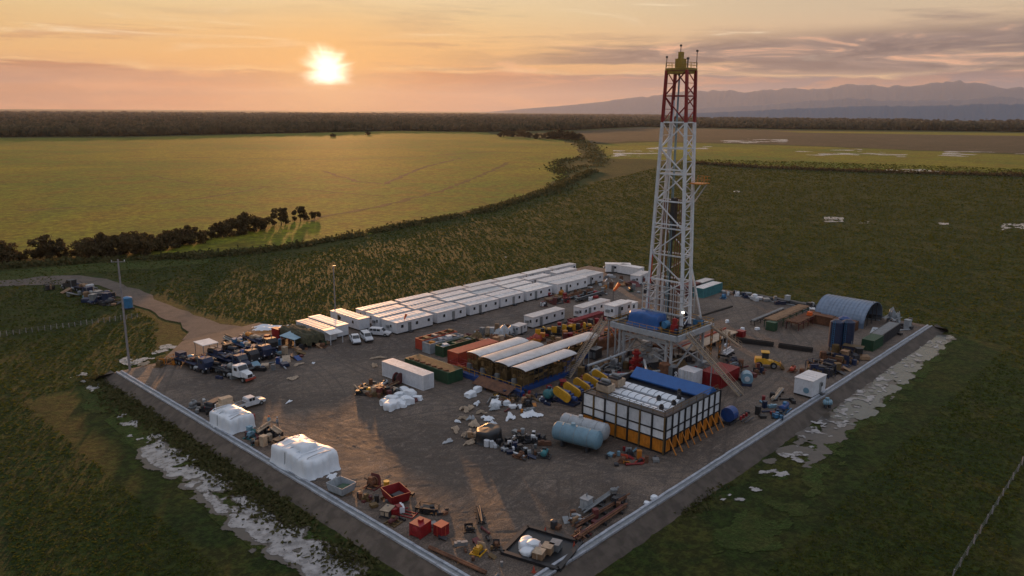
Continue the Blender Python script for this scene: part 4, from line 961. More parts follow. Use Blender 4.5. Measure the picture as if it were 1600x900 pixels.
# mud pumps with yellow belt guards
def pump(guard=True):
    q = thing('mud_pump', '-', 'mud pump', (0, 0))
    MB().box(0, 0, 0, 2.0, 5.2, 0.4).build('skid', 'navy_paint', q)
    k = MB(); k.box(0, -0.2, 0.4, 1.5, 2.4, 1.3); k.cyl((0, -1.6, 1.1), (0, -2.5, 1.1), 0.45, 12); k.box(0, -0.2, 1.7, 1.1, 1.4, 0.4); k.build('power_end', 'blue_paint', q)
    k = MB()
    for x in (-.5, 0, .5): k.cyl((x, 1.0, 0.9), (x, 2.4, 0.9), 0.2, 8)
    k.build('piston_rod', 'grey_steel', q)
    k = MB(); vs = []; n = 20
    for xx in (-1.18, -0.78):
        for i in range(n):
            t_ = 2*math.pi*i/n; cy_, cz_ = (1.0, 2.1) if math.cos(t_) > 0 else (-1.0, 1.35)
            vs.append((xx, cy_+0.85*math.cos(t_), cz_+0.85*math.sin(t_)))
    k.add(vs, [(i, (i+1) % n, n+(i+1) % n, n+i) for i in range(n)]+[tuple(range(n))[::-1], tuple(range(n, 2*n))]); k.build('belt_guard', 'yellow_paint', q, False)
    return q
pp = Proto(pump())
for i in range(5):
    pp.at((49.2+i*3.0, 32.2+0.15*i, 0), R(4), 'blue mud pump with rounded yellow belt guard, %s from the generator side corner' % ordn[i], None, 'mud pumps with yellow belt guards')

# horizontal pressure tanks
def htank(loc, L, r, mat, label, rz):
    q = thing('storage_tank', label, 'storage tank', loc, rz)
    MB().capsule((0, -L/2, r+0.5), (0, L/2, r+0.5), r, 20).build('shell', mat, q, True)
    for y in (-L*.3, L*.3): MB().box(0, y, 0, r*1.5, 0.35, 0.85).build('saddle', 'dark_steel', q)
    MB().cyl((0, L*.1, 2*r+0.4), (0, L*.1, 2*r+0.85), 0.35, 12).build('manhole', mat, q)
    k = MB()
    for y in (-L*.32, 0, L*.32): k.ring((0, y, r+0.5), (0, 1, 0), r+0.01, 0.03, 24, 6)
    k.build('band', 'grey_steel', q)
htank((36.0, 19.0), 7.0, 1.45, 'tank_blue', 'light blue horizontal tank with rounded ends, nearer of two', R(12))
htank((39.6, 20.4), 7.4, 1.35, 'pale_grey_tank', 'pale grey horizontal tank with stained shell behind the light blue one', R(8))

# ------------------------------------------------------------------ tarpaulin covered loads at the left edge
def covered(loc, rz, sx, sy, sz, label, seed):
    q = thing('covered_load', label, 'covered load', loc, rz)
    drape(sx, sy, sz, 'white_cloth', 'tarpaulin', q, 0.07, 110, 0.07, 11.0, seed, 0.09)
    drape(sx*.5, sy*.4, sz*1.22, 'white_cloth', 'raised_sheet', q, 0.10, 60, 0.02, 5.0, seed+3, 0.06)
    for i in range(6):
        y = -sy*.4+i*sy*.16; k = MB(); n_ = 7
        pt = [Vector((-sx*.50, y, .5)), Vector((-sx*.46, y+.1, sz*.9)), Vector((-sx*.3, y+random.uniform(-.2, .2), sz*1.05)), Vector((0, y+random.uniform(-.3, .3), sz*1.07)), Vector((sx*.3, y+random.uniform(-.2, .2), sz*1.05)), Vector((sx*.46, y, sz*.9)), Vector((sx*.5, y, .5))]
        for a, b_ in zip(pt, pt[1:]): k.bar(a, b_, .13, .08)
        k.build('batten_under_sheet', 'white_cloth' if i % 3 else 'pale_grey_tank', q)
    return q
covered((3.4, 64.4), R(4), 4.4, 6.8, 2.4, 'white tarpaulin covered load beside the edge channel, farther and smaller of two', 2)
covered((3.9, 43.6), R(2), 5.6, 9.6, 2.7, 'large white tarpaulin covered load beside the edge channel, nearer of two', 9)
q = thing('tan_crate_stack', 'tan boxes stacked behind the farther white covered load', 'boxes', (4.4, 68.4)); MB().box(0, 0, 0, 2.4, 1.6, 2.6).box(0.2, 0.1, 2.6, 2.0, 1.3, 0.8).build('box', 'pale_timber', q); MB().box(0, 1.4, 0, 1.8, 1.0, 2.0).build('side_box', 'white_panel', q)

def crumpled(loc, sx, sy, h, mat, label, seed, rz=0.0, name='plastic_sheet', cat='plastic sheet', lobes=3):
    n = 26; u = np.linspace(-1, 1, n); U, V = np.meshgrid(u, u, indexing='ij')
    angs = np.arctan2(V, U); rr = np.sqrt(U**2+V**2)
    outl = 0.62+0.36*np.sin(angs*lobes+seed)*0.5+0.35*(vnoise(np.cos(angs)*2+seed*3+30, np.sin(angs)*2+30)-0.3)
    keepv = rr < outl
    z = h*vnoise(U*4+seed*5+60, V*4+60)+h*0.5*vnoise(U*9+seed+60, V*9+60); z = z*np.clip((outl-rr)*4, 0.1, 1)+0.04
    idx = np.arange(n*n).reshape(n, n); qd = np.stack([idx[:-1, :-1], idx[1:, :-1], idx[1:, 1:], idx[:-1, 1:]], -1).reshape(-1, 4)
    kp = keepv.ravel()[qd].all(1); qd = qd[kp]; used, inv = np.unique(qd, return_inverse=True)
    v = np.column_stack([U.ravel()*sx/2, V.ravel()*sy/2, z.ravel()])[used]
    o = np_mesh(name, v, inv.reshape(-1, 4), MATS[mat], True); place(o, loc, rz); tag(o, label, cat); return o
for args in [(g(425, 513), 16, 5, 0.6, 'white_cloth', 'broad white sheet on the ground where the road meets the camp', 1, R(-40)),
             (g(457, 592), 3.2, 2.6, 0.35, 'pale_timber', 'crumpled cream sheet lying alone in the yard facing the parked trucks', 2, 0.3),
             (g(466, 570), 3.6, 1.6, 0.25, 'pale_timber', 'narrow cream sheet on the yard beyond the lone crumpled one', 3, 0.1),
             (g(490, 568), 1.6, 1.0, 0.2, 'white_cloth', 'small pale scrap of sheeting right of the narrow cream sheet', 4, 0.8),
             (g(452, 628), 2.6, 1.2, 0.18, 'white_cloth', 'thin pale scrap of sheeting beside the white pickup', 5, 0.5),
             (g(828, 648), 5.6, 5.0, 0.5, 'white_cloth', 'large pale blue white sheet spread near the pumps', 6, 0.4),
             (g(797, 652), 5.2, 2.2, 0.4, 'white_cloth', 'twisted white sheet left of the large spread one', 7, 0.7),
             (g(762, 655), 3.6, 2.4, 0.4, 'white_cloth', 'torn white sheet at the edge of the pink rag heap', 8, 1.7),
             (g(730, 640), 4.6, 3.2, 0.6, 'pale_timber', 'beige crumpled sheeting heap nearest the generator ramp', 9, 0.2),
             (g(742, 665), 5.0, 3.0, 0.6, 'pale_timber', 'beige crumpled sheeting heap in the middle of the rag field', 10, 1.2),
             (g(712, 672), 4.0, 1.8, 0.4, 'pale_timber', 'beige strip of rags at the left of the rag field', 11, 0.9),
             (g(700, 690), 3.0, 1.8, 0.25, 'pale_grey_tank', 'grey flat scrap of sheeting at the near left of the rag field', 12, 0.2),
             (g(735, 692), 4.0, 1.6, 0.4, 'pale_timber', 'beige rags along the near side of the black dome', 13, 0.2),
             (g(520, 745), 3.0, 1.6, 0.3, 'white_cloth', 'white tail of sheeting beside the large covered load', 14, 0.4),
             (g(722, 655), 2.6, 1.4, 0.5, 'pale_timber', 'beige twisted rag strip at the left rim of the rag field', 61, 1.9),
             (g(752, 646), 2.8, 1.2, 0.5, 'pale_timber', 'beige knotted rags behind the middle heap', 62, 2.4),
             (g(735, 655), 2.2, 1.8, 0.6, 'pale_grey_tank', 'grey torn rag among the beige heaps', 63, 0.4),
             (g(758, 668), 2.6, 1.0, 0.4, 'pale_timber', 'thin beige rag right of the middle heap', 64, 0.9),
             (g(726, 680), 3.4, 1.0, 0.4, 'pale_timber', 'long beige rag left of the black mound', 65, 0.5),
             (g(745, 632), 2.4, 1.6, 0.6, 'white_cloth', 'white rag knot at the far rim of the rag field', 66, 0.5),
             (g(715, 660), 2.0, 1.2, 0.4, 'white_cloth', 'white rag knot at the left rim of the rag field', 67, 1.5),
             (g(772, 640), 2.6, 1.5, 0.5, 'pale_grey_tank', 'grey rag right of the far rim of the rag field', 68, 2.5),
             (g(812, 636), 2.6, 1.3, 0.4, 'white_cloth', 'white rag at the far side of the large spread sheet', 69, 1.1),
             (g(768, 664), 3.0, 1.2, 0.5, 'white_cloth', 'white rag strip nearest the black mound', 70, 2.9),
             (g(950, 418), 9, 4, 1.2, 'white_cloth', 'heap of white sheeting at the far corner of the camp', 15, 0.2),
             (g(590, 560), 5.0, 1.2, 0.4, 'pale_timber', 'long cream sheeting strip beyond the white trailer box', 16, -0.4),
             (g(585, 573), 2.0, 1.6, 0.6, 'pale_timber', 'small cream heap at the far end of the white trailer box', 17, 0.4),
             (g(260, 565), 5.0, 3.0, 0.6, 'ochre_steel', 'ochre sheeting heap at the pad corner behind the trucks', 18, 0.4),
             (g(225, 570), 3.4, 2.0, 0.5, 'pale_timber', 'tan sheeting heap nearest the tall left pole', 19, 0.1)]:
    crumpled(*args)

def sack(loc, s, label, seed, mat='white_cloth', group=None, name='bulk_sack', cat='sack', rz=0.0):
    o = drape(s*random.uniform(1.3, 1.8), s*random.uniform(1.0, 1.4), s*random.uniform(.5, .95), mat, name, None, 0.30, 26, 0.06, random.choice([2.2, 3.0, 5.0]), seed, 0.28); place(o, loc, rz); tag(o, label, cat, group); return o
rows_ = [(600, 632), (612, 626), (624, 621), (637, 630), (625, 634), (612, 638), (640, 620), (652, 624), (632, 612)]
for i, (x, y) in enumerate(rows_):
    sack(g(x, y), random.uniform(1.1, 1.6), 'bulging white bulk sack in front of the white trailer box, %s' % ['nearest left', 'second left', 'middle back', 'near right', 'near middle', 'foremost', 'far right', 'farthest right end', 'hindmost against the box'][i], i+20, group='white bulk sacks by the trailer box', rz=random.random()*3)
for i, (x, y, lb) in enumerate([(735, 619, 'white bulk sack standing near the generator ramp'), (746, 612, 'smaller white sack behind the one near the generator ramp'), (776, 634, 'white and grey sack between ramp and rag field'), (790, 632, 'pale sack right of the white and grey one')]):
    sack(g(x, y), [1.5, 1.1, 1.5, 1.2][i], lb, i+40)
def crate(loc, sx, sy, sz, mat, label, rz=0.0, name='wooden_crate', cat='crate', lidmat=None, group=None):
    q = thing(name, label, cat, loc, rz, group)
    MB().box(0, 0, 0.08, sx, sy, sz-0.08).build('body', mat, q)
    k = MB()
    for i in range(3): k.box(0, -sy/2+0.1+i*(sy-0.2)/2, 0, sx, 0.1, 0.08)
    for s_ in (-1, 1):
        k.box(s_*(sx/2+0.02), 0, 0.1, 0.05, 0.12, sz-0.12); k.box(0, s_*(sy/2+0.02), 0.1, 0.12, 0.05, sz-0.12)
    k.build('batten', lidmat or mat, q)
    MB().box(0, 0, sz, sx+0.06, sy+0.06, 0.06).build('lid', lidmat or mat, q)
    return q
def pipes(loc, L, n, mats, label, rz=0.0, r=0.12, name='pipe_bundle', rack=True, spread=0.0, h=0.35):
    q = thing(name, label, 'pipe bundle', loc, rz)
    if rack:
        for x in (-L*.35, 0, L*.35): MB().box(x, 0, 0, 0.2, n*r*1.6+0.4, h).build('sleeper', 'dark_steel', q)
    rowsn = max(3, int(n*0.6)); c_ = 0; lay = 0
    while c_ < n:
        m_ = rowsn-lay
        if m_ < 1: break
        for j in range(m_):
            if c_ >= n: break
            y = (j-(m_-1)/2)*2.1*r; dxx = random.uniform(-.6, .6); a_ = random.uniform(-spread, spread)
            MB().cyl((-L/2+dxx, y-a_*L/2, h+r+lay*1.8*r), (L/2+dxx, y+a_*L/2, h+r+lay*1.8*r), r, 8).build('pipe', random.choice(mats), q); c_ += 1
        lay += 1
    return q
def barrel(loc, label, mat, group=None, h=0.9, r=0.3):
    q = thing('barrel', label, 'barrel', loc, 0, group); MB().cyl((0, 0, 0), (0, 0, h), r, 14).build('drum', mat, q)
    k = MB(); 
    for z in (0.02, h*.33, h*.66, h-.02): k.ring((0, 0, z), (0, 0, 1), r, 0.025, 16, 5)
    k.build('hoop', mat, q)
def skip(loc, sx, sy, sz, mat, label, rz=0.0, inner='dark_steel'):
    q = thing('open_skip', label, 'skip', loc, rz)
    k = MB(); w_ = 0.08
    for s_ in (-1, 1):
        k.add([(s_*sx*.42, -sy*.42, 0.15), (s_*sx*.42, sy*.42, 0.15), (s_*sx/2, sy/2, sz), (s_*sx/2, -sy/2, sz), (s_*(sx*.42-w_), -sy*.42, 0.15), (s_*(sx*.42-w_), sy*.42, 0.15), (s_*(sx/2-w_), sy/2, sz), (s_*(sx/2-w_), -sy/2, sz)], [(0, 1, 2, 3), (7, 6, 5, 4), (3, 2, 6, 7), (0, 4, 5, 1), (1, 5, 6, 2), (0, 3, 7, 4)])
        k.add([(-sx*.42, s_*sy*.42, 0.15), (sx*.42, s_*sy*.42, 0.15), (sx/2, s_*sy/2, sz), (-sx/2, s_*sy/2, sz), (-sx*.42, s_*(sy*.42-w_), 0.15), (sx*.42, s_*(sy*.42-w_), 0.15), (sx/2, s_*(sy/2-w_), sz), (-sx/2, s_*(sy/2-w_), sz)], [(0, 1, 2, 3), (7, 6, 5, 4), (3, 2, 6, 7), (0, 4, 5, 1), (1, 5, 6, 2), (0, 3, 7, 4)])
    k.build('wall', mat, q); MB().box(0, 0, 0.1, sx*.84, sy*.84, 0.08).build('floor', inner, q)
    for y in (-sy*.3, sy*.3): MB().box(0, y, 0, sx*.8, 0.15, 0.1).build('runner', 'dark_steel', q)
    MB().box(0.1*sx, -.1*sy, 0.18, sx*.5, sy*.4, sz*.45, 0.3).build('load', inner, q)
    return q
_fs = [0]
def frame_skid(loc, sx, sy, sz, mat, label, rz=0.0, inner=None, cat='frame skid', name='frame_skid'):
    """site equipment in six builds: engine on rails, open frame, tank on saddles, cabinet, stacked gear, pump with hood"""
    _fs[0] += 1; v = random.Random(_fs[0]*13+5); kind_ = (_fs[0]*5+_fs[0]//3) % 6
    nm = ['machine_skid', 'frame_skid', 'small_tank_skid', 'equipment_cabinet', 'gear_pallet', 'pump_unit'][kind_] if name == 'frame_skid' else name
    ct = ['machine', 'frame', 'tank unit', 'equipment box', 'gear pallet', 'pump unit'][kind_] if cat == 'frame skid' else cat
    q = thing(nm, label, ct, loc, rz); inner = inner or mat
    k = MB()
    for y in (-sy*.4, sy*.4): k.box(0, y, 0, sx, .14, .14)
    for x in (-sx*.4, 0, sx*.4): k.box(x, 0, 0.02, .12, sy*.8, .1)
    k.build('runners', mat, q)
    if kind_ == 0:
        k = MB(); k.box(-sx*.1, 0, .14, sx*.5, sy*.5, sz*.5).box(-sx*.1, 0, sz*.5+.14, sx*.34, sy*.36, sz*.16); k.cyl((sx*.18, 0, sz*.4), (sx*.34, 0, sz*.4), sz*.26, 12); k.build('engine', mat, q)
        MB().box(sx*.42, 0, .14, .1, sy*.66, sz*.72).build('radiator', inner, q)
        k = MB(); k.cyl((-sx*.15, sy*.12, sz*.6), (-sx*.15, sy*.12, sz*1.05), .07, 8).cyl((-sx*.3, -sy*.3, .3), (sx*.2, -sy*.36, .25), .09, 8); k.build('exhaust', 'dark_steel', q)
    elif kind_ == 1:
        k = MB()
        for x in (-sx/2, sx/2):
            for y in (-sy/2, sy/2): k.bar((x, y, 0), (x, y, sz), .09)
            k.bar((x, -sy/2, sz), (x, sy/2, sz), .09)
        for y in (-sy/2, sy/2): k.bar((-sx/2, y, sz), (sx/2, y, sz), .09)
        k.build('frame', mat, q)
        for j in range(5): MB().box(v.uniform(-.3, .3)*sx, v.uniform(-.3, .3)*sy, .12, v.uniform(.2, .5)*sx, v.uniform(.2, .5)*sy, v.uniform(.3, .8)*sz, v.random()).build('part', v.choice([mat, inner, 'dark_steel']), q)
    elif kind_ == 2:
        MB().capsule((-sx*.38, 0, sz*.5), (sx*.38, 0, sz*.5), sz*.34, 14).build('tank', inner, q, True)
        for x in (-sx*.25, sx*.25): MB().box(x, 0, .12, .14, sy*.55, sz*.28).build('saddle', mat, q)
        MB().box(sx*.05, 0, sz*.8, sx*.25, sy*.25, sz*.2).build('motor', mat, q)
    elif kind_ == 3:
        MB().box(0, 0, .14, sx*.8, sy*.74, sz*.75, 0, .96).build('cabinet', mat, q); MB().box(0, 0, sz*.75+.14, sx*.88, sy*.82, .07).build('lid', inner, q)
        for y in (-.2, .2): MB().box(-sx*.41, y*sy, .25, .04, sy*.3, sz*.5).build('door', inner, q)
        MB().cyl((sx*.2, sy*.1, sz*.8), (sx*.2, sy*.1, sz*1.15), .09, 8).build('vent', 'grey_steel', q)
    elif kind_ == 4:
        for j in range(8):
            if v.random() < .5: MB().box(v.uniform(-.38, .38)*sx, v.uniform(-.38, .38)*sy, .14, v.uniform(.15, .5)*sx, v.uniform(.15, .4)*sy, v.uniform(.2, .75)*sz, v.random()*3).build('box', v.choice([mat, inner, inner, 'dark_steel', 'timber', 'white_steel']), q)
            else:
                x, y, z, a = v.uniform(-.3, .3)*sx, v.uniform(-.3, .3)*sy, v.uniform(.2, .7)*sz, v.random()*3; MB().cyl((x-math.cos(a)*sx*.4, y-math.sin(a)*sx*.4, z), (x+math.cos(a)*sx*.4, y+math.sin(a)*sx*.4, z+v.uniform(-.2, .2)), v.uniform(.05, .13), 8).build('pipe', v.choice([mat, inner, 'grey_steel', 'rusty_steel']), q)
    else:
        k = MB(); k.cyl((-sx*.35, 0, sz*.38), (sx*.1, 0, sz*.38), sz*.25, 12); k.cyl((sx*.1, 0, sz*.38), (sx*.2, 0, sz*.38), sz*.34, 14); k.box(-sx*.15, 0, sz*.55, sx*.3, sy*.3, sz*.25); k.build('pump', inner, q)
        MB().add([(sx*.2, -sy*.3, .12), (sx*.48, -sy*.3, .12), (sx*.48, -sy*.3, sz*.5), (sx*.3, -sy*.3, sz*.85), (sx*.2, sy*.3, .12), (sx*.48, sy*.3, .12), (sx*.48, sy*.3, sz*.5), (sx*.3, sy*.3, sz*.85)], [(0, 1, 2, 3), (7, 6, 5, 4), (1, 5, 6, 2), (2, 6, 7, 3), (3, 7, 4, 0)]).build('hood', mat, q)
        k = MB(); k.cyl((-sx*.35, 0, sz*.38), (-sx*.5, sy*.2, .1), .09, 8).cyl((-sx*.2, sy*.1, sz*.5), (-sx*.3, sy*.45, sz*.7), .07, 8); k.build('hose', 'rubber', q)
    return q
# rows of things along the left edge
skip((2.9, 33.0), 2.6, 3.2, 1.3, 'pale_grey_tank', 'pale open skip with dark green load nearest the large covered load', R(8), 'green_paint')
frame_skid((6.6, 31.0), 2.0, 2.2, 2.0, 'maroon_paint', 'maroon machine on a frame nearest the pale skip', 0.3, 'rusty_steel')
barrel((7.4, 29.0), 'yellow barrel standing right of the maroon machine', 'yellow_paint', None, 1.3, 0.4)
frame_skid((3.9, 28.5), 1.2, 1.4, 1.3, 'ochre_steel', 'small ochre frame below the maroon machine', 0.6)
skip((6.6, 26.0), 2.8, 3.4, 1.4, 'red_paint', 'red open skip with dark inside among the red machines', R(-12))
frame_skid((5.0, 22.2), 1.6, 3.6, 1.4, 'red_paint', 'long red machine lying below the red skip', R(20), 'red_paint')
frame_skid((3.4, 23.6), 2.0, 1.6, 1.0, 'dark_steel', 'dark frame with pale pipes left of the long red machine', 0.4, 'pale_timber')
frame_skid((2.6, 21.5), 1.6, 2.0, 0.9, 'ochre_steel', 'low brown frame nearest the channel below the dark frame', 0.2, 'maroon_paint')
q = frame_skid((3.4, 17.2), 2.2, 2.0, 1.9, 'red_paint', 'bright red boxy pump unit in the corner row', R(10), 'red_paint'); MB().box(0, 0, 0.1, 2.0, 1.8, 1.5).build('casing', 'red_paint', q)
crate((5.0, 15.2), 1.4, 1.3, 1.4, 'red_paint', 'small red box with orange lid right of the red pump unit', R(5), 'red_box', 'box', 'tomato_paint')
frame_skid((7.4, 20.6), 1.6, 2.6, 0.8, 'black_paint', 'black low frame with hoses right of the long red machine', 0.5)
pipes((11.0, 14.6), 4.0, 4, ['dark_steel', 'rubber'], 'dark short pipes lying right of the red boxes', 0.9, 0.13, spread=0.05, h=0.1)
frame_skid((8.0, 13.5), 1.4, 1.6, 0.7, 'black_paint', 'small black frame between red box and ochre scrap', 0.9)
frame_skid((5.4, 9.2), 1.8, 1.6, 1.1, 'yellow_paint', 'yellow and tan scrap machine near the front corner', 0.3, 'pale_timber')
frame_skid((7.6, 8.4), 1.5, 1.3, 1.0, 'dark_steel', 'dark scrap machine behind the yellow and tan one', 0.8, 'rusty_steel')
pipes((2.6, 9.6), 8.5, 2, ['rusty_steel'], 'two long rusty pipes lying along the left channel', -1.45, 0.14, spread=0.0, h=0.1)

# black lined pallet store with sacks and crates
q = thing('lined_bund', 'black sheeted bund with raised rims at the front corner of the pad', 'bund', (11.2, 4.4), R(15))
k = MB(); k.box(0, 0, 0.02, 6.4, 7.2, 0.06); k.build('liner', 'black_sheeting', q)
k = MB()
for s_ in (-1, 1): k.bar((-3.2, s_*3.6, 0.15), (3.2, s_*3.6, 0.15), 0.55, 0.4); k.bar((s_*3.2, -3.6, 0.15), (s_*3.2, 3.6, 0.15), 0.55, 0.4)
k.build('rim', 'black_paint', q)
for i, (x, y, s_) in enumerate([(822, 850, 1.2), (833, 858, 1.3), (824, 866, 1.1), (820, 858, 1.0)]): sack(g(x, y, 0.1), s_, 'white sack on the black bund, %s' % ['farthest left', 'beside the wooden crates', 'nearest the rim', 'against the left rim'][i], 60+i)
for i, (x, y) in enumerate([(842, 872), (856, 863), (868, 858)]): crate(g(x, y, 0.1), 1.3, 1.2, 0.9, 'timber' if i < 2 else 'grey_steel', ['tan wooden crate on the black bund beside the sacks', 'orange brown wooden crate in the middle of the black bund', 'grey crate at the right of the black bund'][i], R(20), lidmat='pale_timber' if i < 2 else None)
for i, (x, y, lb) in enumerate([(834, 894, 'red cone at the nearest corner of the black bund'), (897, 855, 'red cone at the right corner of the black bund'), (852, 832, 'red cone at the far corner of the black bund')]):
    q = thing('traffic_cone', lb, 'traffic cone', g(x, y), 0, 'red cones around the black bund'); MB().cyl((0, 0, 0.05), (0, 0, 0.75), 0.18, 12, 0.03).build('cone', 'tomato_paint', q); MB().box(0, 0, 0, 0.45, 0.45, 0.05).build('base', 'tomato_paint', q)
# pipe racks at the right near edge
pipes((20.5, 2.6), 10.5, 5, ['rusty_steel', 'maroon_paint', 'dark_steel'], 'rusty pipes stacked beside the right channel, nearest the black bund', R(2), 0.11)
pipes((22.6, 4.2), 10.5, 5, ['dark_steel', 'rusty_steel'], 'dark and rusty pipes stacked behind the nearest stack by the right channel', R(-1), 0.11)
pipes((24.6, 6.0), 8.0, 3, ['grey_steel', 'dark_steel'], 'grey pipes in the farthest stack by the right channel', R(4), 0.12)
frame_skid((19.0, 5.4), 2.4, 2.0, 1.3, 'rusty_steel', 'rusty frame standing among the pipe stacks by the right channel', 0.2, 'pale_grey_tank')
frame_skid((16.4, 3.0), 2.2, 1.6, 0.9, 'rusty_steel', 'low rusty cradle at the near end of the pipe stacks', 0.4)
frame_skid((22.4, 6.6), 1.6, 1.6, 1.6, 'pale_grey_tank', 'grey winch frame on the far side of the pipe stacks', 0.1)
# black dome and pallets in front of the tanks
q = thing('black_sheet_mound', 'black sheeted mound beside the beige rags', 'covered mound', (28.4, 30.4)); drape(4.2, 3.8, 2.0, 'black_sheeting', 'tarpaulin', q, 0.10, 40, 0.1, 2.2, 31)
MB().box(0, 0, 0, 3.2, 3.0, 0.2).build('pallet', 'timber', q)
def palletload(loc, label, rz, cols):
    q = thing('loaded_pallet', label, 'loaded pallet', loc, rz)
    k = MB()
    for i in range(5): k.box(-1.1+i*0.55, 0, 0.12, 0.4, 2.4, 0.04)
    for y in (-1, 0, 1): k.box(0, y, 0, 2.7, 0.14, 0.12)
    k.build('deck', 'black_paint', q)
    for i in range(9): MB().box(random.uniform(-.9, .9), random.uniform(-.9, .9), 0.16, random.uniform(.25, .8), random.uniform(.25, .8), random.uniform(.3, 1.1), random.random()).build('package', random.choice(cols), q)
palletload((28.6, 26.0), 'black pallet of black and white boxes right of the black mound', 0.2, ['black_paint', 'white_steel', 'navy_paint', 'black_paint'])
palletload((30.6, 27.6), 'black pallet of mixed boxes behind the black and white one', 0.6, ['black_paint', 'white_steel', 'dark_steel'])
palletload((33.4, 24.9), 'black pallet of pale pipes left of the light blue tank', 0.3, ['white_steel', 'dark_steel', 'black_paint'])
palletload((31.9, 26.6), 'black pallet of dark gear between mound and tanks', 0.9, ['black_paint', 'dark_steel'])
palletload((27.6, 33.2), 'low pallet with beige packages at the far side of the black mound', 0.1, ['pale_timber', 'timber', 'grey_steel'])
frame_skid((30.0, 20.4), 1.8, 2.4, 1.4, 'dark_steel', 'dark wheeled compressor in front of the light blue tank', 0.5, 'teal_paint', 'compressor', 'compressor')
frame_skid((27.4, 22.8), 1.6, 1.6, 0.9, 'rusty_steel', 'rusty brown scrap frame left of the wheeled compressor', 0.2, 'rusty_steel')
frame_skid((29.0, 23.0), 1.5, 1.8, 1.0, 'dark_steel', 'grey scrap machine between compressor and black pallet', 0.9, 'pale_grey_tank')
frame_skid((36.8, 11.0), 2.0, 1.6, 0.9, 'rusty_steel', 'orange scrap unit in front of the orange panels', 0.4, 'tomato_paint')
frame_skid((39.4, 11.6), 1.6, 1.4, 1.0, 'dark_steel', 'grey and orange scrap unit between tank and orange panels', 0.9, 'pale_grey_tank')
frame_skid((38.4, 9.0), 1.5, 1.3, 0.7, 'tomato_paint', 'small red orange frame nearest the mud tank corner', 0.1, 'dark_steel')
# clutter left of the trailer
frame_skid((28.4, 63.4), 2.4, 2.0, 1.2, 'black_paint', 'black scrap frame at the left of the sacks', 0.3, 'ochre_steel')
frame_skid((29.6, 60.8), 2.4, 2.2, 1.3, 'black_paint', 'black machine frame second from the left of the sacks', 0.6, 'dark_steel')
frame_skid((30.0, 58.2), 2.0, 2.4, 1.1, 'dark_steel', 'dark machine right behind the white sacks', 0.2, 'rusty_steel')
frame_skid((32.0, 61.6), 3.0, 1.6, 1.0, 'dark_steel', 'dark long machine close to the white trailer box', 0.5, 'pale_grey_tank')
pipes((31.2, 59.4), 5.0, 4, ['rusty_steel', 'timber', 'dark_steel'], 'rusty planks and pipes on the dark machines by the sacks', 0.2, 0.14, spread=0.05, h=0.6)
palletload((27.0, 61.2), 'black pallet of yellow and dark packages at the far left of the sacks', 0.6, ['yellow_paint', 'black_paint', 'dark_steel', 'pale_timber'])
q = thing('cable_reel', 'brown cable reel leaning on the white trailer box', 'cable reel', (34.4, 60.6), 0.3); MB().cyl((0, -.5, 1.1), (0, -.38, 1.1), 1.1, 18).build('flange', 'maroon_paint', q); MB().cyl((0, .38, 1.1), (0, .5, 1.1), 1.1, 18).build('flange', 'maroon_paint', q); MB().cyl((0, -.38, 1.1), (0, .38, 1.1), 0.7, 14).build('cable', 'rubber', q)
crumpled(g(648, 626), 3.0, 2.0, 0.5, 'maroon_paint', 'brown tarpaulin scrap at the near end of the white trailer box', 33, 0.3, 'tarpaulin', 'tarpaulin')
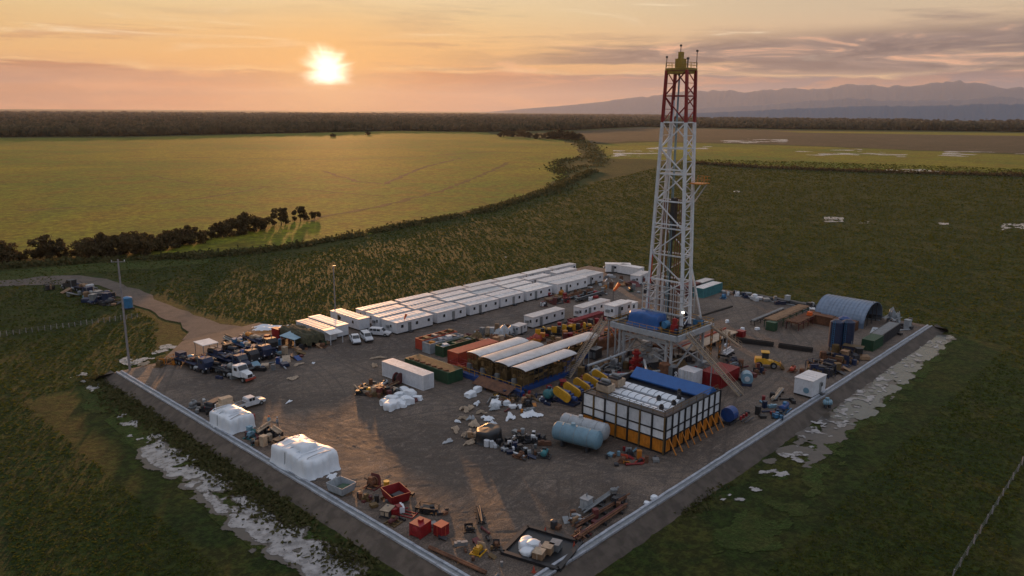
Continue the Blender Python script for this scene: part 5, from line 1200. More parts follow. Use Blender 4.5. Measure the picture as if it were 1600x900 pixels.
# yard between generators and tanks
for args in [((47.8, 34.8), 1.6, 2.2, 2.6, 'navy_paint', 'dark blue upright cabinet left of the first mud pump', 0.1, 'teal_paint'),
             ((43.6, 39.2), 1.6, 1.8, 1.2, 'black_paint', 'black tool frame before the generator ramp', 0.5, 'ochre_steel'),
             ((41.6, 41.8), 1.6, 1.4, 1.2, 'yellow_paint', 'yellow tool frame left of the black one at the ramp', 0.9, 'ochre_steel'),
             ((40.4, 39.4), 2.0, 1.8, 1.5, 'rusty_steel', 'brown round topped unit before the generator ramp', 0.2, 'ochre_steel'),
             ((43.4, 35.8), 1.8, 2.2, 1.3, 'black_paint', 'black unit between the white sheet and the generators', 0.7, 'dark_steel'),
             ((46.4, 38.4), 2.2, 1.6, 1.0, 'dark_steel', 'dark pipe unit at the blue corner of the generator block', 0.2, 'red_paint'),
             ((51.6, 37.6), 1.8, 1.6, 1.2, 'maroon_paint', 'maroon valve unit between generators and mud pumps', 0.4, 'red_paint'),
             ((55.4, 37.8), 1.8, 1.6, 1.1, 'dark_steel', 'dark valve unit with red parts behind the mud pumps', 0.8, 'red_paint'),
             ((59.2, 36.2), 2.2, 1.6, 1.4, 'red_paint', 'red valve unit left of the stairs foot', 0.2, 'maroon_paint'),
             ((63.6, 36.4), 2.4, 2.0, 2.2, 'grey_steel', 'grey pump unit in front of the substructure left leg', 0.3, 'pale_grey_tank'),
             ((66.0, 34.0), 2.0, 2.6, 1.8, 'grey_steel', 'grey manifold unit before the red blowout preventer', 0.1, 'pale_grey_tank'),
             ((65.6, 29.0), 2.2, 2.4, 1.7, 'grey_steel', 'grey valve unit right of the red blowout preventer', 0.5, 'pale_grey_tank'),
             ((63.6, 26.0), 1.6, 2.2, 1.2, 'red_paint', 'red pipe unit behind the blue tank cover', 0.2, 'red_paint'),
             ((66.6, 21.8), 2.2, 2.0, 1.3, 'maroon_paint', 'maroon pipe unit right of the blue tank cover', 0.2, 'red_paint'),
             ((70.2, 17.0), 2.0, 2.0, 1.4, 'red_paint', 'red valve unit under the right stairs', 0.7, 'dark_steel'),
             ((79.0, 39.0), 2.6, 2.2, 2.6, 'dark_steel', 'dark engine under the driller cabin', 0.1, 'grey_steel'),
             ((73.0, 43.6), 3.2, 2.2, 2.6, 'dark_steel', 'dark engine unit left of the substructure', 0.1, 'grey_steel'),
             ((86.0, 60.4), 2.6, 2.0, 1.5, 'maroon_paint', 'maroon long rack near the mid yard cabins', 0.0, 'red_paint'),
             ((64.6, 40.2), 2.0, 1.6, 1.3, 'black_paint', 'black cabinet under the left stairs', 0.0, 'navy_paint')]:
    frame_skid(args[0], *args[1:4], args[4], args[5], args[6], args[7])
for args in [((76.0, 33.0), 4.0, 3.0, 3.2, 'pale_grey_tank', 'large pale grey unit under the middle of the drill floor', 0.2, 'grey_steel'),
             ((81.0, 28.0), 4.0, 3.0, 3.6, 'dark_steel', 'large dark unit under the rear of the drill floor', 0.0, 'dark_steel'),
             ((74.5, 28.6), 2.6, 2.4, 3.0, 'ochre_steel', 'ochre and grey unit beside the near substructure leg', 0.4, 'grey_steel'),
             ((83.0, 35.0), 4.0, 3.4, 3.4, 'maroon_paint', 'large maroon unit under the left rear of the drill floor', 0.1, 'rusty_steel'),
             ((68.8, 24.0), 2.4, 2.0, 2.2, 'pale_grey_tank', 'pale grey unit before the right substructure leg', 0.6, 'white_steel'),
             ((70.6, 37.6), 2.6, 2.2, 2.6, 'grey_steel', 'grey unit before the left substructure leg', 0.2, 'pale_grey_tank'),
             ((80.0, 20.8), 3.0, 2.2, 3.0, 'pale_grey_tank', 'pale grey unit right of the substructure', 0.0, 'dark_steel')]:
    frame_skid(args[0], *args[1:4], args[4], args[5], args[6], args[7])
# grey pipe runs below the drill floor
for i, (p, q_, mt) in enumerate([((62.5, 33.0, 1.4), (72.0, 26.0, 1.6), 'pale_grey_tank'), ((63.0, 38.0, 2.0), (71.0, 34.6, 3.6), 'pale_grey_tank'), ((61.0, 30.0, 1.2), (70.0, 22.0, 1.2), 'grey_steel'), ((66.0, 26.5, 0.5), (80.0, 24.0, 0.8), 'red_paint'), ((62.0, 25.0, 0.4), (75.0, 20.6, 0.5), 'red_paint'), ((70.5, 30.0, 3.2), (64.5, 25.0, 2.2), 'pale_grey_tank')]):
    q = thing('pipe_run', ['thick pale pipe crossing before the blowout preventer', 'sloping pale flow pipe left of the blowout preventer', 'low grey pipe behind the mud tanks', 'red pipe running under the drill floor', 'red pipe behind the blue tank cover', 'bent pale pipe beside the near substructure leg'][i], 'pipe', p)
    d = Vector(q_)-Vector(p); k = MB(); k.cyl((0, 0, 0), d*0.6, 0.24, 10); k.cyl(d*0.6, d+Vector((0, 0, 0.2)), 0.22, 10); k.build('pipe', mt, q)
    k = MB(); k.cyl(d*0.58, d*0.62, 0.42, 12); k.build('flange', mt, q)
    for f_ in (0.1, 0.8): MB().bar((d.x*f_, d.y*f_, -p[2]), (d.x*f_, d.y*f_, d.z*f_-0.1), 0.15).build('support', 'dark_steel', q)
# white block equipment below the floor
q = thing('cement_silo_rack', 'white ribbed tank unit under the right side of the drill floor', 'tank unit', (72.5, 21.0), 0)
MB().box(0, 0, 0.3, 3.0, 3.4, 2.8).build('tank', 'white_steel', q)
for i in range(6): MB().box(-1.55, -1.5+i*0.6, 0.3, 0.12, 0.18, 2.8).build('rib', 'white_panel', q)
k = MB()
for z in (0.8, 1.5, 2.2): k.ring((-1.75, 2.0, z), (1, 0, 0), 0.24, 0.10, 12, 6)
k.build('pressure_ring', 'white_steel', q)
# brown mud pit left of the floor
q = thing('brown_mud_pit', 'long rusty brown tank with railings behind the generator roofs', 'mud pit', (82.5, 48.5)); MB().box(0, 0, 0, 15, 6.0, 2.4).build('tank', 'rusty_steel', q)
MB().box(0, 0, 2.4, 14.4, 5.4, 0.1).build('deck', 'maroon_paint', q)
k = MB(); rail(k, [(-7.4, -2.9, 2.45), (7.4, -2.9, 2.45), (7.4, 2.9, 2.45), (-7.4, 2.9, 2.45), (-7.4, -2.9, 2.45)]); k.build('handrail', 'orange_paint', q)
q = thing('red_channel_rack', 'long dark red rack of channels behind the brown mud pit', 'rack', (93.0, 61.6)); MB().box(0, 0, 0, 12.5, 1.8, 1.5).build('bed', 'maroon_paint', q)
for i in range(3): MB().cyl((-6, -.6+i*.6, 1.7), (6, -.6+i*.6, 1.7), 0.22, 8).build('channel', 'red_paint', q)
# yellow and black engines
for i in range(6):
    q = thing('engine_unit', 'black and yellow engine unit behind the long generator roof, %s from the grey heap' % ordn[i], 'engine', (76.0+i*2.3+random.uniform(-.4, .4), 62.0-i*0.9+random.uniform(-.6, .6)), R(random.uniform(-30, 60)), 'black and yellow engine units')
    MB().box(0, 0, 0, 1.9, 2.6, 0.5).build('skid', 'black_paint', q); MB().box(0, 0, 0.5, 1.1, 1.8, 1.1).build('block', 'black_paint', q)
    MB().box(0.2, -0.6, 1.6, 0.8, 0.9, 0.35).build('cover', 'yellow_paint' if i % 2 else 'dark_steel', q); MB().box(-0.6, 0.5, 0.5, 0.3, 1.2, 1.5).build('guard', 'yellow_paint', q)
crumpled((70.3, 68.2, 0), 9, 5.5, 2.2, 'pale_grey_tank', 'grey sheeted heap at the near end of the mid yard cabins', 41, 0.2, 'sheeted_heap', 'sheeted heap')
crumpled((66.5, 66.0, 0), 6, 4.5, 1.6, 'rusty_steel', 'rusty brown scrap heap behind the red container', 42, 0.6, 'scrap_heap', 'scrap heap')
crumpled((73.4, 60.6, 0), 7, 3.2, 1.5, 'tomato_paint', 'orange red sheeted heap behind the pale generator roofs', 43, -0.1, 'sheeted_heap', 'sheeted heap')
crumpled((64.5, 70.6, 0), 6, 4, 1.5, 'ochre_steel', 'ochre and green scrap heap at the end of the open containers', 44, 0.3, 'scrap_heap', 'scrap heap')
# strung out pieces beyond the mid yard cabins
for i, (x, y, mt, inn, lb) in enumerate([(858, 462, 'red_paint', 'red_paint', 'red barrel rack before the fifth front cabin'), (877, 460, 'yellow_paint', 'orange_paint', 'yellow round unit right of the red barrel rack'), (885, 472, 'red_paint', 'tomato_paint', 'red pump beside the dark trough in the yard'), (866, 474, 'black_paint', 'black_paint', 'black trough unit left of the red pump'), (943, 452, 'timber', 'orange_paint', 'brown orange unit before the smaller office cabin'), (912, 462, 'rusty_steel', 'grey_steel', 'rusty pipe cradle before the wide office cabin'), (850, 478, 'maroon_paint', 'dark_steel', 'maroon small frame on the yard roadway'), (925, 470, 'dark_steel', 'maroon_paint', 'dark cradle behind the second mid yard cabin'), (1040, 462, 'dark_steel', 'teal_paint', 'teal and dark unit right of the windsock'), (985, 455, 'green_paint', 'dark_steel', 'dark green unit near the windsock'), (825, 505, 'white_steel', 'white_panel', 'small white wheeled unit at the near end of the mid cabins')]):
    frame_skid(g(x, y), 2.2, 1.7, 1.4, mt, lb, random.random(), inn)
pipes((113.5, 80.0), 12, 6, ['rusty_steel', 'grey_steel', 'maroon_paint'], 'rusty pipes lying before the wide office cabin', 0.02, 0.2)
pipes((114.0, 76.6), 12, 5, ['grey_steel', 'dark_steel'], 'grey pipes lying on the yard side of the rusty ones', 0.03, 0.2)

# windsocks
for i, (x, y, h_, lb) in enumerate([(957, 490, 6.5, 'orange windsock on a pole behind the long white cabins'), (616, 512, 3.2, 'small orange windsock above the first front row cabin')]):
    q = thing('windsock', lb, 'windsock', g(x, y) if i == 0 else (57.4, 87.0, 0), R(-25)); MB().cyl((0, 0, 0), (0, 0, h_), 0.07, 8).build('pole', 'dark_steel', q)
    MB().cyl((0.1, 0, h_-0.6), (1.7, 0, h_+1.2), 0.26, 12, 0.5).build('sock', 'vivid_orange', q) if i == 0 else MB().cyl((0.0, 0, h_-0.1), (0.5, 0, h_+1.0), 0.16, 12, 0.3).build('sock', 'vivid_orange', q)

# ------------------------------------------------------------------ vehicles
def wheel(q, x, y, r, w_, nm='wheel'):
    o = MB().cyl((x, y-w_/2, r), (x, y+w_/2, r), r, 16).build(nm, 'rubber', q); s_ = 1 if y > 0 else -1
    MB().cyl((x, y+s_*w_/2-0.01*s_, r), (x, y+s_*(w_/2+0.03), r), r*0.55, 12).build('rim', 'grey_steel', o)
def body_loft(k, secs):
    """secs: list of (x, halfwidth, z0, z1) boxes lofted along x"""
    vs = []
    for x, hw, z0, z1 in secs: vs += [(x, -hw, z0), (x, hw, z0), (x, hw*0.93, z1), (x, -hw*0.93, z1)]
    n = len(secs); fs = [(0, 3, 2, 1), (4*n-4, 4*n-3, 4*n-2, 4*n-1)]
    for i in range(n-1):
        a = 4*i; b_ = a+4
        for j in range(4): fs.append((a+j, a+(j+1) % 4, b_+(j+1) % 4, b_+j))
    return k.add(vs, fs)
def pickup(label, loc, rz, mat='white_steel', suv=False, cat='pickup truck'):
    q = thing('sport_utility_vehicle' if suv else 'pickup_truck', label, cat, loc, rz)
    k = MB(); body_loft(k, [(-2.6, 0.86, 0.45, 1.0), (-2.5, 0.92, 0.4, 1.08), (1.0, 0.93, 0.4, 1.1), (1.3, 0.92, 0.4, 1.08), (2.4, 0.86, 0.42, 0.92), (2.65, 0.78, 0.48, 0.8)]); k.build('body', mat, q)
    x0 = -2.4 if suv else -0.9
    k = MB(); body_loft(k, [(x0, 0.80, 1.08, 1.62), (x0+0.25, 0.80, 1.08, 1.78), (0.6, 0.78, 1.08, 1.78), (1.35, 0.80, 1.06, 1.12)]); k.build('cab', mat, q)
    k = MB(); k.add([(0.68, -0.66, 1.74), (0.68, 0.66, 1.74), (1.32, 0.70, 1.16), (1.32, -0.70, 1.16)], [(0, 1, 2, 3)]); k.build('windscreen', 'window_glass', q)
    for s_ in (-1, 1):
        n = 3 if suv else 2
        for i in range(n):
            xa = x0+0.3+i*(0.55-x0-0.3)/n
            MB().box(xa+0.35, s_*0.785, 1.16, (0.55-x0-0.3)/n-0.12, 0.04, 0.5).build('side_window', 'window_glass', q)
        MB().box(2.55, s_*0.6, 0.66, 0.12, 0.3, 0.16).build('headlight', 'white_steel', q); MB().box(-2.6, s_*0.74, 0.75, 0.06, 0.16, 0.28).build('tail_light', 'red_paint', q)
    if not suv:
        MB().box(-1.75, 0, 1.06, 1.45, 1.55, 0.03).build('load_bed', 'dark_steel', q)
    else: MB().box(x0-0.0, 0, 1.2, 0.05, 1.3, 0.42).build('rear_window', 'window_glass', q)
    MB().box(2.6, 0, 0.4, 0.14, 1.6, 0.22).build('bumper', 'dark_steel', q)
    for x in (-1.65, 1.65):
        for y in (-0.82, 0.82): wheel(q, x, y, 0.38, 0.24)
    return q
pickup('white pickup truck standing beside the farther white covered load', (9.6, 70.0), R(2))
pickup('white pickup truck parked nearest in front of the crossways cabins', (44.6, 88.4), R(-115))
pickup('white and blue estate car parked between pickup and front cabin row', (47.4, 88.0), R(-110), 'white_steel', True, 'car')
pickup('white car parked against the first camp cabins', (51.6, 88.8), R(-60), 'white_panel', True, 'car')
pickup('dark grey car parked behind the farther white covered load', (5.6, 73.0), R(20), 'dark_steel', True, 'car')
pickup('dark blue pickup truck beside the trucks on the access road', (19.6, 171.0, FZ+0.1), R(200), 'navy_paint')

def truck(label, loc, rz, cab='white_steel', nose=True, trailer=8.0, load=None, cat='truck', name='truck'):
    q = thing(name, label, cat, loc, rz)
    if nose:
        k = MB(); body_loft(k, [(1.2, 0.85, 0.9, 1.95), (2.6, 0.75, 0.9, 1.8), (3.0, 0.68, 0.85, 1.55)]); k.build('bonnet', cab, q)
        MB().box(3.02, 0, 0.95, 0.08, 1.0, 0.62).build('grille', 'dark_steel', q); MB().box(3.15, 0, 0.5, 0.2, 2.2, 0.35).build('bumper', 'tomato_paint' if cab == 'white_steel' else 'grey_steel', q)
    k = MB(); body_loft(k, [(-0.9, 1.12, 0.85, 2.85), (0.6, 1.12, 0.85, 2.95), (1.25, 1.10, 0.85, 2.0 if nose else 2.2)]); k.build('cab', cab, q)
    k = MB(); k.add([(0.66, -0.95, 2.86), (0.66, 0.95, 2.86), (1.24, 0.98, 2.1), (1.24, -0.98, 2.1)], [(0, 1, 2, 3)]); k.build('windscreen', 'window_glass', q)
    for s_ in (-1, 1):
        MB().box(0.1, s_*1.08, 1.95, 0.9, 0.06, 0.6).build('side_window', 'window_glass', q); MB().cyl((-1.1, s_*0.95, 0.9), (-1.1, s_*0.95, 3.3), 0.09, 8).build('exhaust', 'grey_steel', q)
        MB().cyl((-2.3, s_*0.95, 0.75), (-1.2, s_*0.95, 0.75), 0.32, 12).build('fuel_tank', 'pale_grey_tank', q)
        MB().box(3.0 if nose else 1.3, s_*0.82, 1.0, 0.14, 0.24, 0.2).build('headlight', 'white_steel', q)
    MB().box(-1.6-trailer/2, 0, 0.75, trailer+5.0, 0.9, 0.25).build('chassis', 'dark_steel', q)
    MB().box(-2.2-trailer/2-0.6, 0, 1.15, trailer+1.2, 2.4, 0.16).build('load_bed', 'navy_paint' if cab != 'white_steel' else 'dark_steel', q)
    for x in ([2.2 if nose else 0.6, -2.4, -3.5]+[-trailer-0.6, -trailer-1.7]):
        for y in (-0.98, 0.98): wheel(q, x, y, 0.5, 0.34)
    if load:
        for i in range(load[0]):
            x = -3.0-i*(trailer-1.2)/max(1, load[0]-1)
            o = MB().box(x, random.uniform(-.2, .2), 1.31, random.uniform(.8, 2.0), random.uniform(1.0, 2.2), random.uniform(.3, 1.1), random.uniform(-.25, .25)).build('load_piece', random.choice(load[1]), q) if i % 2 else MB().cyl((x-.9, random.uniform(-.6, .6), 1.31+.45), (x+1.0, random.uniform(-.6, .6), 1.31+.5), random.uniform(.25, .55), 10).build('load_drum', random.choice(load[1]), q)
            MB().bar((x-1.2, random.uniform(-.9, .9), 1.5), (x+1.4, random.uniform(-.9, .9), random.uniform(1.5, 2.9)), .10).build('load_pole', random.choice(['grey_steel', 'timber', 'pale_timber', 'dark_steel']), q)
    return q
DK = ['navy_paint', 'black_paint', 'dark_steel', 'blue_paint', 'timber', 'grey_steel', 'navy_paint', 'black_paint', 'dark_steel']
truck('white nosed truck tractor at the front of the parked trucks with dark trailer', (15.2, 84.0), -HALF+R(8), 'white_steel', True, 9.5, (5, DK))
truck('dark blue truck second from the covered loads, laden with blue gear', (18.2, 89.6), -HALF+R(4), 'navy_paint', True, 8.0, (5, DK))
truck('dark truck with pale loads, third from the covered loads', (21.4, 91.0), -HALF+R(3), 'dark_steel', False, 9.0, (5, DK+['pale_timber', 'white_steel']))
truck('dark blue truck with cream boards, fourth from the covered loads', (24.8, 92.0), -HALF+R(1), 'navy_paint', False, 9.5, (6, ['pale_timber', 'timber', 'navy_paint', 'azure_paint']))
truck('black truck farthest from the covered loads at the road side', (28.2, 95.6), -HALF-R(2), 'black_paint', False, 9.0, (6, ['timber', 'orange_paint', 'pale_timber', 'navy_paint']))
truck('dark trailer truck behind the white nosed tractor, nearest the pad corner', (12.6, 92.6), -HALF+R(7), 'navy_paint', False, 7.0, (4, DK))
q = thing('flat_white_canopy', 'flat white canopy on posts behind the parked trucks', 'canopy', (17.0, 101.5)); MB().box(0, 0, 3.1, 3.4, 4.2, 0.14).build('roof', 'cabin_roof', q)
for x in (-1.5, 1.5):
    for y in (-1.9, 1.9): MB().bar((x, y, 0), (x, y, 3.1), 0.1).build('post', 'grey_steel', q)
pipes((29.8, 101.0), 9.0, 6, ['timber', 'orange_paint', 'dark_steel', 'pale_timber'], 'orange and brown boards stacked on the road side of the parked trucks', HALF+0.05, 0.2)
pipes((25.4, 106.5, 0), 7.5, 6, ['pale_timber', 'timber', 'grey_steel'], 'cream boards stacked at the far end of the parked trucks', HALF, 0.2)
for i, (x, y, mt, inn, lb) in enumerate([(272, 568, 'orange_paint', 'ochre_steel', 'orange frame at the pad corner behind the trucks'), (250, 572, 'ochre_steel', 'orange_paint', 'ochre frame nearest the tall left pole'), (420, 560, 'dark_steel', 'navy_paint', 'dark unit on the yard side of the parked trucks'), (405, 548, 'grey_steel', 'dark_steel', 'grey unit behind the dark one beside the trucks'), (350, 560, 'azure_paint', 'azure_paint', 'light blue unit in the middle of the parked trucks'), (372, 541, 'orange_paint', 'red_paint', 'orange red unit beside the farthest truck')]):
    frame_skid(g(x, y), 2.0, 1.8, 1.6, mt, lb, random.random(), inn)
# trucks on the access road verge
truck('dark blue truck parked on the verge of the access road', (20.4, 180.0, FZ+0.1), R(100), 'navy_paint', False, 7.5, (4, DK+['pale_timber']))
truck('dark truck with pale roof parked farthest up the access road', (20.2, 193.0, FZ+0.1), R(110), 'dark_steel', True, 6.0, (4, DK+['white_steel']))
q = thing('blue_water_tank', 'bright blue upright water tank beside the access road', 'water tank', (g(200, 482, FZ).x, g(200, 482, FZ).y, FZ+0.05)); MB().cyl((0, 0, 0.3), (0, 0, 2.9), 1.25, 18).cyl((0, 0, 2.9), (0, 0, 3.2), 1.25, 18, 0.4).build('tank', 'azure_paint', q); MB().box(0, 0, 0, 2.6, 2.6, 0.3).build('stand', 'dark_steel', q)
for i, (x, y) in enumerate([(150, 462), (172, 476), (160, 470), (78, 452)]):
    frame_skid((g(x, y, FZ).x, g(x, y, FZ).y, FZ+0.05), 3.0, 2.4, 1.8, ['navy_paint', 'grey_steel', 'dark_steel', 'black_paint'][i], ['navy frame unit beside the verge trucks', 'grey frame unit nearest the blue water tank', 'dark frame unit between navy and grey ones on the verge', 'black frame unit farthest out on the road verge'][i], 0.4*i, DK[i+1])

# camouflage shelter and odds at the camp entrance
q = thing('camouflage_shelter', 'brown and green camouflage net shelter beside the crossways cabins', 'shelter', (36.6, 97.6))
n = 24; u = np.linspace(-1, 1, n); U, V = np.meshgrid(u, u, indexing='ij')
z = 3.0-0.5*(U**2+V**2)+0.9*(vnoise(U*3+30, V*3+30)-0.5)+0.5*(vnoise(U*7+30, V*7+30)-0.5); z = np.where(np.maximum(abs(U), abs(V)) > 0.93, 0.3+1.2*vnoise(U*6+9, V*6+9), z)
ii = np.arange(n*n).reshape(n, n); np_mesh('net', np.column_stack([U.ravel()*2.6, V.ravel()*6.2, z.ravel()]), np.stack([ii[:-1, :-1], ii[1:, :-1], ii[1:, 1:], ii[:-1, 1:]], -1).reshape(-1, 4), MATS['olive_net'], False, q)
for x in (-2.2, 2.2):
    for y in (-5, 0, 5): MB().bar((x, y, 0), (x, y, 2.4), 0.12).build('post', 'timber', q)
q = thing('blue_awning', 'pale blue white awning on posts at the camouflage shelter', 'awning', (33.6, 95.8), R(10)); MB().add([(-1.6, -2.4, 2.0), (1.6, -2.4, 2.3), (1.6, 2.4, 2.5), (-1.6, 2.4, 2.2), (-1.6, -2.4, 2.08), (1.6, -2.4, 2.38), (1.6, 2.4, 2.58), (-1.6, 2.4, 2.28)], [(0, 3, 2, 1), (4, 5, 6, 7), (0, 1, 5, 4), (1, 2, 6, 5), (2, 3, 7, 6), (3, 0, 4, 7)]).build('sheet', 'tank_blue', q)
for x in (-1.4, 1.4):
    for y in (-2.2, 2.2): MB().bar((x, y, 0), (x, y, 2.1), 0.08).build('post', 'white_steel', q)
crate((34.4, 103.4), 1.4, 2.6, 2.2, 'red_paint', 'red upright cabinet beside the camouflage shelter', 0.1, 'red_cabinet', 'cabinet', 'red_paint')
crate((32.4, 104.6), 1.1, 1.1, 0.8, 'red_paint', 'small red box on the ground near the red cabinet', 0.5, 'red_box', 'box')
barrel((31.8, 98.2), 'light blue barrel under the pale awning', 'azure_paint', None, 1.4, 0.35)
frame_skid((34.0, 92.6), 3.0, 2.0, 1.3, 'dark_steel', 'dark unit in front of the pale awning', 0.3, 'black_paint')
frame_skid((37.6, 90.4), 2.2, 1.8, 1.2, 'rusty_steel', 'brown unit before the camouflage shelter', 0.7, 'green_paint')

# row between the two covered loads
for i, (x, y, mt, inn, lb, s_) in enumerate([(393, 683, 'teal_paint', 'tank_blue', 'teal cable machine beside the farther covered load', 2.2), (402, 692, 'teal_paint', 'maroon_paint', 'teal and maroon machine second from the farther covered load', 2.0), (418, 688, 'dark_steel', 'pale_timber', 'dark machine with tan boards between the covered loads', 2.4), (436, 696, 'black_paint', 'timber', 'black frame before the large covered load', 1.8), (322, 640, 'dark_steel', 'black_paint', 'dark gear by the channel beyond the farther covered load', 2.0), (302, 636, 'grey_steel', 'grey_steel', 'low grey gear farthest along the left channel', 1.6)]):
    frame_skid(g(x, y), s_, s_*.8, 1.3, mt, lb, random.random(), inn)
for i, (x, y, lb) in enumerate([(412, 680, 'tan board pile lying on the machines between covered loads'), (432, 684, 'tan board pile right of the other one between covered loads')]):
    pipes(g(x, y), 2.8, 4, ['pale_timber'], lb, 0.5+i, 0.15, 'board_pile', h=1.2)
barrel(g(396, 655), 'small red barrel near the standing worker', 'red_paint', None, 0.9, 0.3)

# dense clutter: loose gear between the trucks and around the machines
cols_ = {'dark': 'dark_steel', 'navy': 'navy_paint', 'black': 'black_paint', 'rusty': 'rusty_steel', 'tan': 'pale_timber', 'brown': 'timber', 'grey': 'grey_steel', 'pale blue': 'tank_blue', 'maroon': 'maroon_paint', 'orange': 'orange_paint', 'white': 'white_steel', 'ochre': 'ochre_steel', 'blue': 'blue_paint', 'red': 'red_paint', 'pale grey': 'pale_grey_tank'}
shapes_ = ['long box', 'round drum', 'leaning plate', 'flat crate', 'short pipe', 'tall box']
def loose(cx_, cy_, rx, ry, n, cols, where, gname, z0=0.0, smin=.5, smax=1.6, rz=0.0):
    used_ = set()
    for i in range(n):
        for _ in range(30):
            cn_, sh = random.choice(cols), random.choice(shapes_)
            if (cn_, sh) not in used_: break
        used_.add((cn_, sh)); a = random.uniform(-1, 1)*rx; b_ = random.uniform(-1, 1)*ry; x = cx_+a*math.cos(rz)-b_*math.sin(rz); y = cy_+a*math.sin(rz)+b_*math.cos(rz)
        s_ = random.uniform(smin, smax); k = MB()
        if sh == 'long box': k.box(0, 0, 0, s_*1.9, s_*.6, s_*.55).box(s_*.3, 0, s_*.55, s_*.5, s_*.4, s_*.15)
        elif sh == 'round drum': k.cyl((0, 0, 0), (0, 0, s_*.9), s_*.42, 14).cyl((0, 0, s_*.9), (0, 0, s_*1.0), s_*.42, 14, s_*.2)
        elif sh == 'leaning plate': k.add([(-s_*.8, -s_*.5, .05), (s_*.6, -s_*.5, s_*.6), (s_*.6, s_*.5, s_*.6), (-s_*.8, s_*.5, .05), (-s_*.8, -s_*.5, .0), (s_*.6, -s_*.5, s_*.5), (s_*.6, s_*.5, s_*.5), (-s_*.8, s_*.5, .0)], [(0, 1, 2, 3), (7, 6, 5, 4), (0, 4, 5, 1), (1, 5, 6, 2), (2, 6, 7, 3), (3, 7, 4, 0)]).box(s_*.45, 0, 0, s_*.2, s_*.8, s_*.45)
        elif sh == 'flat crate': k.box(0, 0, .1, s_*1.2, s_*1.0, s_*.4).box(0, -s_*.4, 0, s_*1.2, .1, .1).box(0, s_*.4, 0, s_*1.2, .1, .1)
        elif sh == 'short pipe': k.cyl((-s_*1.4, 0, .16), (s_*1.4, 0, .16), .15, 10).cyl((s_*1.3, 0, .16), (s_*1.4, 0, .16), .22, 10)
        else: k.box(0, 0, 0, s_*.7, s_*.7, s_*1.3).box(0, 0, s_*1.3, s_*.8, s_*.8, .08)
        o = k.build(sh.replace(' ', '_'), cols_[cn_], None); place(o, (x, y, z0), random.random()*3.1); tag(o, '%s %s lying %s' % (cn_, sh, where), sh.split()[-1], gname)
loose(20.5, 93.0, 9.0, 9.5, 70, ['dark', 'navy', 'black', 'dark', 'navy', 'tan', 'grey', 'pale blue', 'blue', 'maroon', 'pale grey', 'black'], 'among the parked trucks', 'loose gear among the trucks', 0.0, .5, 1.7)
loose(30.5, 96.0, 2.0, 9.0, 16, ['tan', 'orange', 'brown', 'rusty', 'maroon', 'ochre'], 'along the road side of the trucks', 'loose gear on the road side of the trucks', 0, .6, 1.6)
loose(29.5, 60.5, 3.2, 4.0, 26, ['dark', 'black', 'rusty', 'tan', 'grey', 'ochre', 'maroon'], 'beside the white trailer box', 'loose gear by the trailer box', 0, .5, 1.3)
loose(44.0, 38.5, 5.0, 5.0, 34, ['dark', 'black', 'navy', 'ochre', 'brown', 'grey', 'maroon', 'white', 'orange'], 'before the generator houses', 'loose gear before the generators', 0, .4, 1.2)
loose(30.0, 25.0, 4.5, 5.0, 30, ['dark', 'black', 'white', 'rusty', 'grey', 'pale grey', 'navy'], 'left of the horizontal tanks', 'loose gear by the horizontal tanks', 0, .4, 1.1)
loose(38.0, 10.5, 3.5, 3.0, 14, ['dark', 'rusty', 'orange', 'grey', 'red', 'pale blue'], 'before the orange panelled wall', 'loose gear by the orange wall', 0, .4, 1.0)
loose(66.0, 32.0, 5.0, 8.0, 44, ['dark', 'grey', 'pale grey', 'maroon', 'red', 'black', 'brown', 'ochre', 'rusty'], 'in front of the substructure', 'loose gear before the substructure', 0, .5, 1.6)
loose(78.0, 31.0, 6.5, 6.0, 46, ['dark', 'grey', 'pale grey', 'brown', 'black', 'ochre', 'rusty', 'white'], 'beneath the drill floor', 'loose gear beneath the drill floor', 0, .7, 1.8)
loose(77.0, 31.0, 5.5, 6.5, 26, ['pale grey', 'grey', 'dark', 'ochre', 'rusty', 'white'], 'stacked under the drill floor beams', 'large gear under the drill floor', 0.6, 1.6, 2.9)
loose(79.0, 31.0, 5.6, 6.8, 44, ['dark', 'brown', 'ochre', 'black', 'rusty', 'navy', 'grey'], 'on the raised drill floor', 'loose gear on the drill floor', FH-0.1, .4, 1.1)
loose(84.0, 48.3, 7.0, 2.6, 26, ['rusty', 'maroon', 'brown', 'ochre', 'dark', 'orange', 'red'], 'on top of the brown mud pit', 'loose gear on the mud pit', 2.5, .5, 1.3)
loose(80.0, 57.5, 11.0, 4.0, 46, ['dark', 'black', 'ochre', 'brown', 'maroon', 'red', 'rusty', 'orange'], 'between cabins and generator roofs', 'loose gear behind the generators', 0, .6, 1.6)
loose(63.5, 68.5, 5.0, 5.5, 36, ['rusty', 'grey', 'ochre', 'brown', 'pale grey', 'maroon', 'tan'], 'behind the open containers', 'loose gear behind the open containers', 0, .6, 1.6)
loose(72.0, 69.5, 4.0, 3.2, 18, ['rusty', 'grey', 'maroon', 'pale grey', 'tan', 'brown'], 'around the grey sheeted heap', 'loose gear by the grey heap', 0, .6, 1.4)
loose(90.0, 62.0, 9.0, 3.0, 26, ['maroon', 'rusty', 'brown', 'red', 'dark'], 'before the long mid yard cabins', 'loose gear before the mid yard cabins', 0, .6, 1.5)
loose(112.0, 79.5, 11.0, 3.8, 34, ['rusty', 'grey', 'maroon', 'dark', 'brown', 'red'], 'on the yard before the office cabins', 'loose gear before the offices', 0, .6, 1.7)
loose(136.0, 80.0, 9.0, 11.0, 40, ['grey', 'white', 'dark', 'rusty', 'pale grey', 'maroon', 'brown'], 'at the far camp corner', 'loose gear at the far camp corner', 0, .7, 2.2)
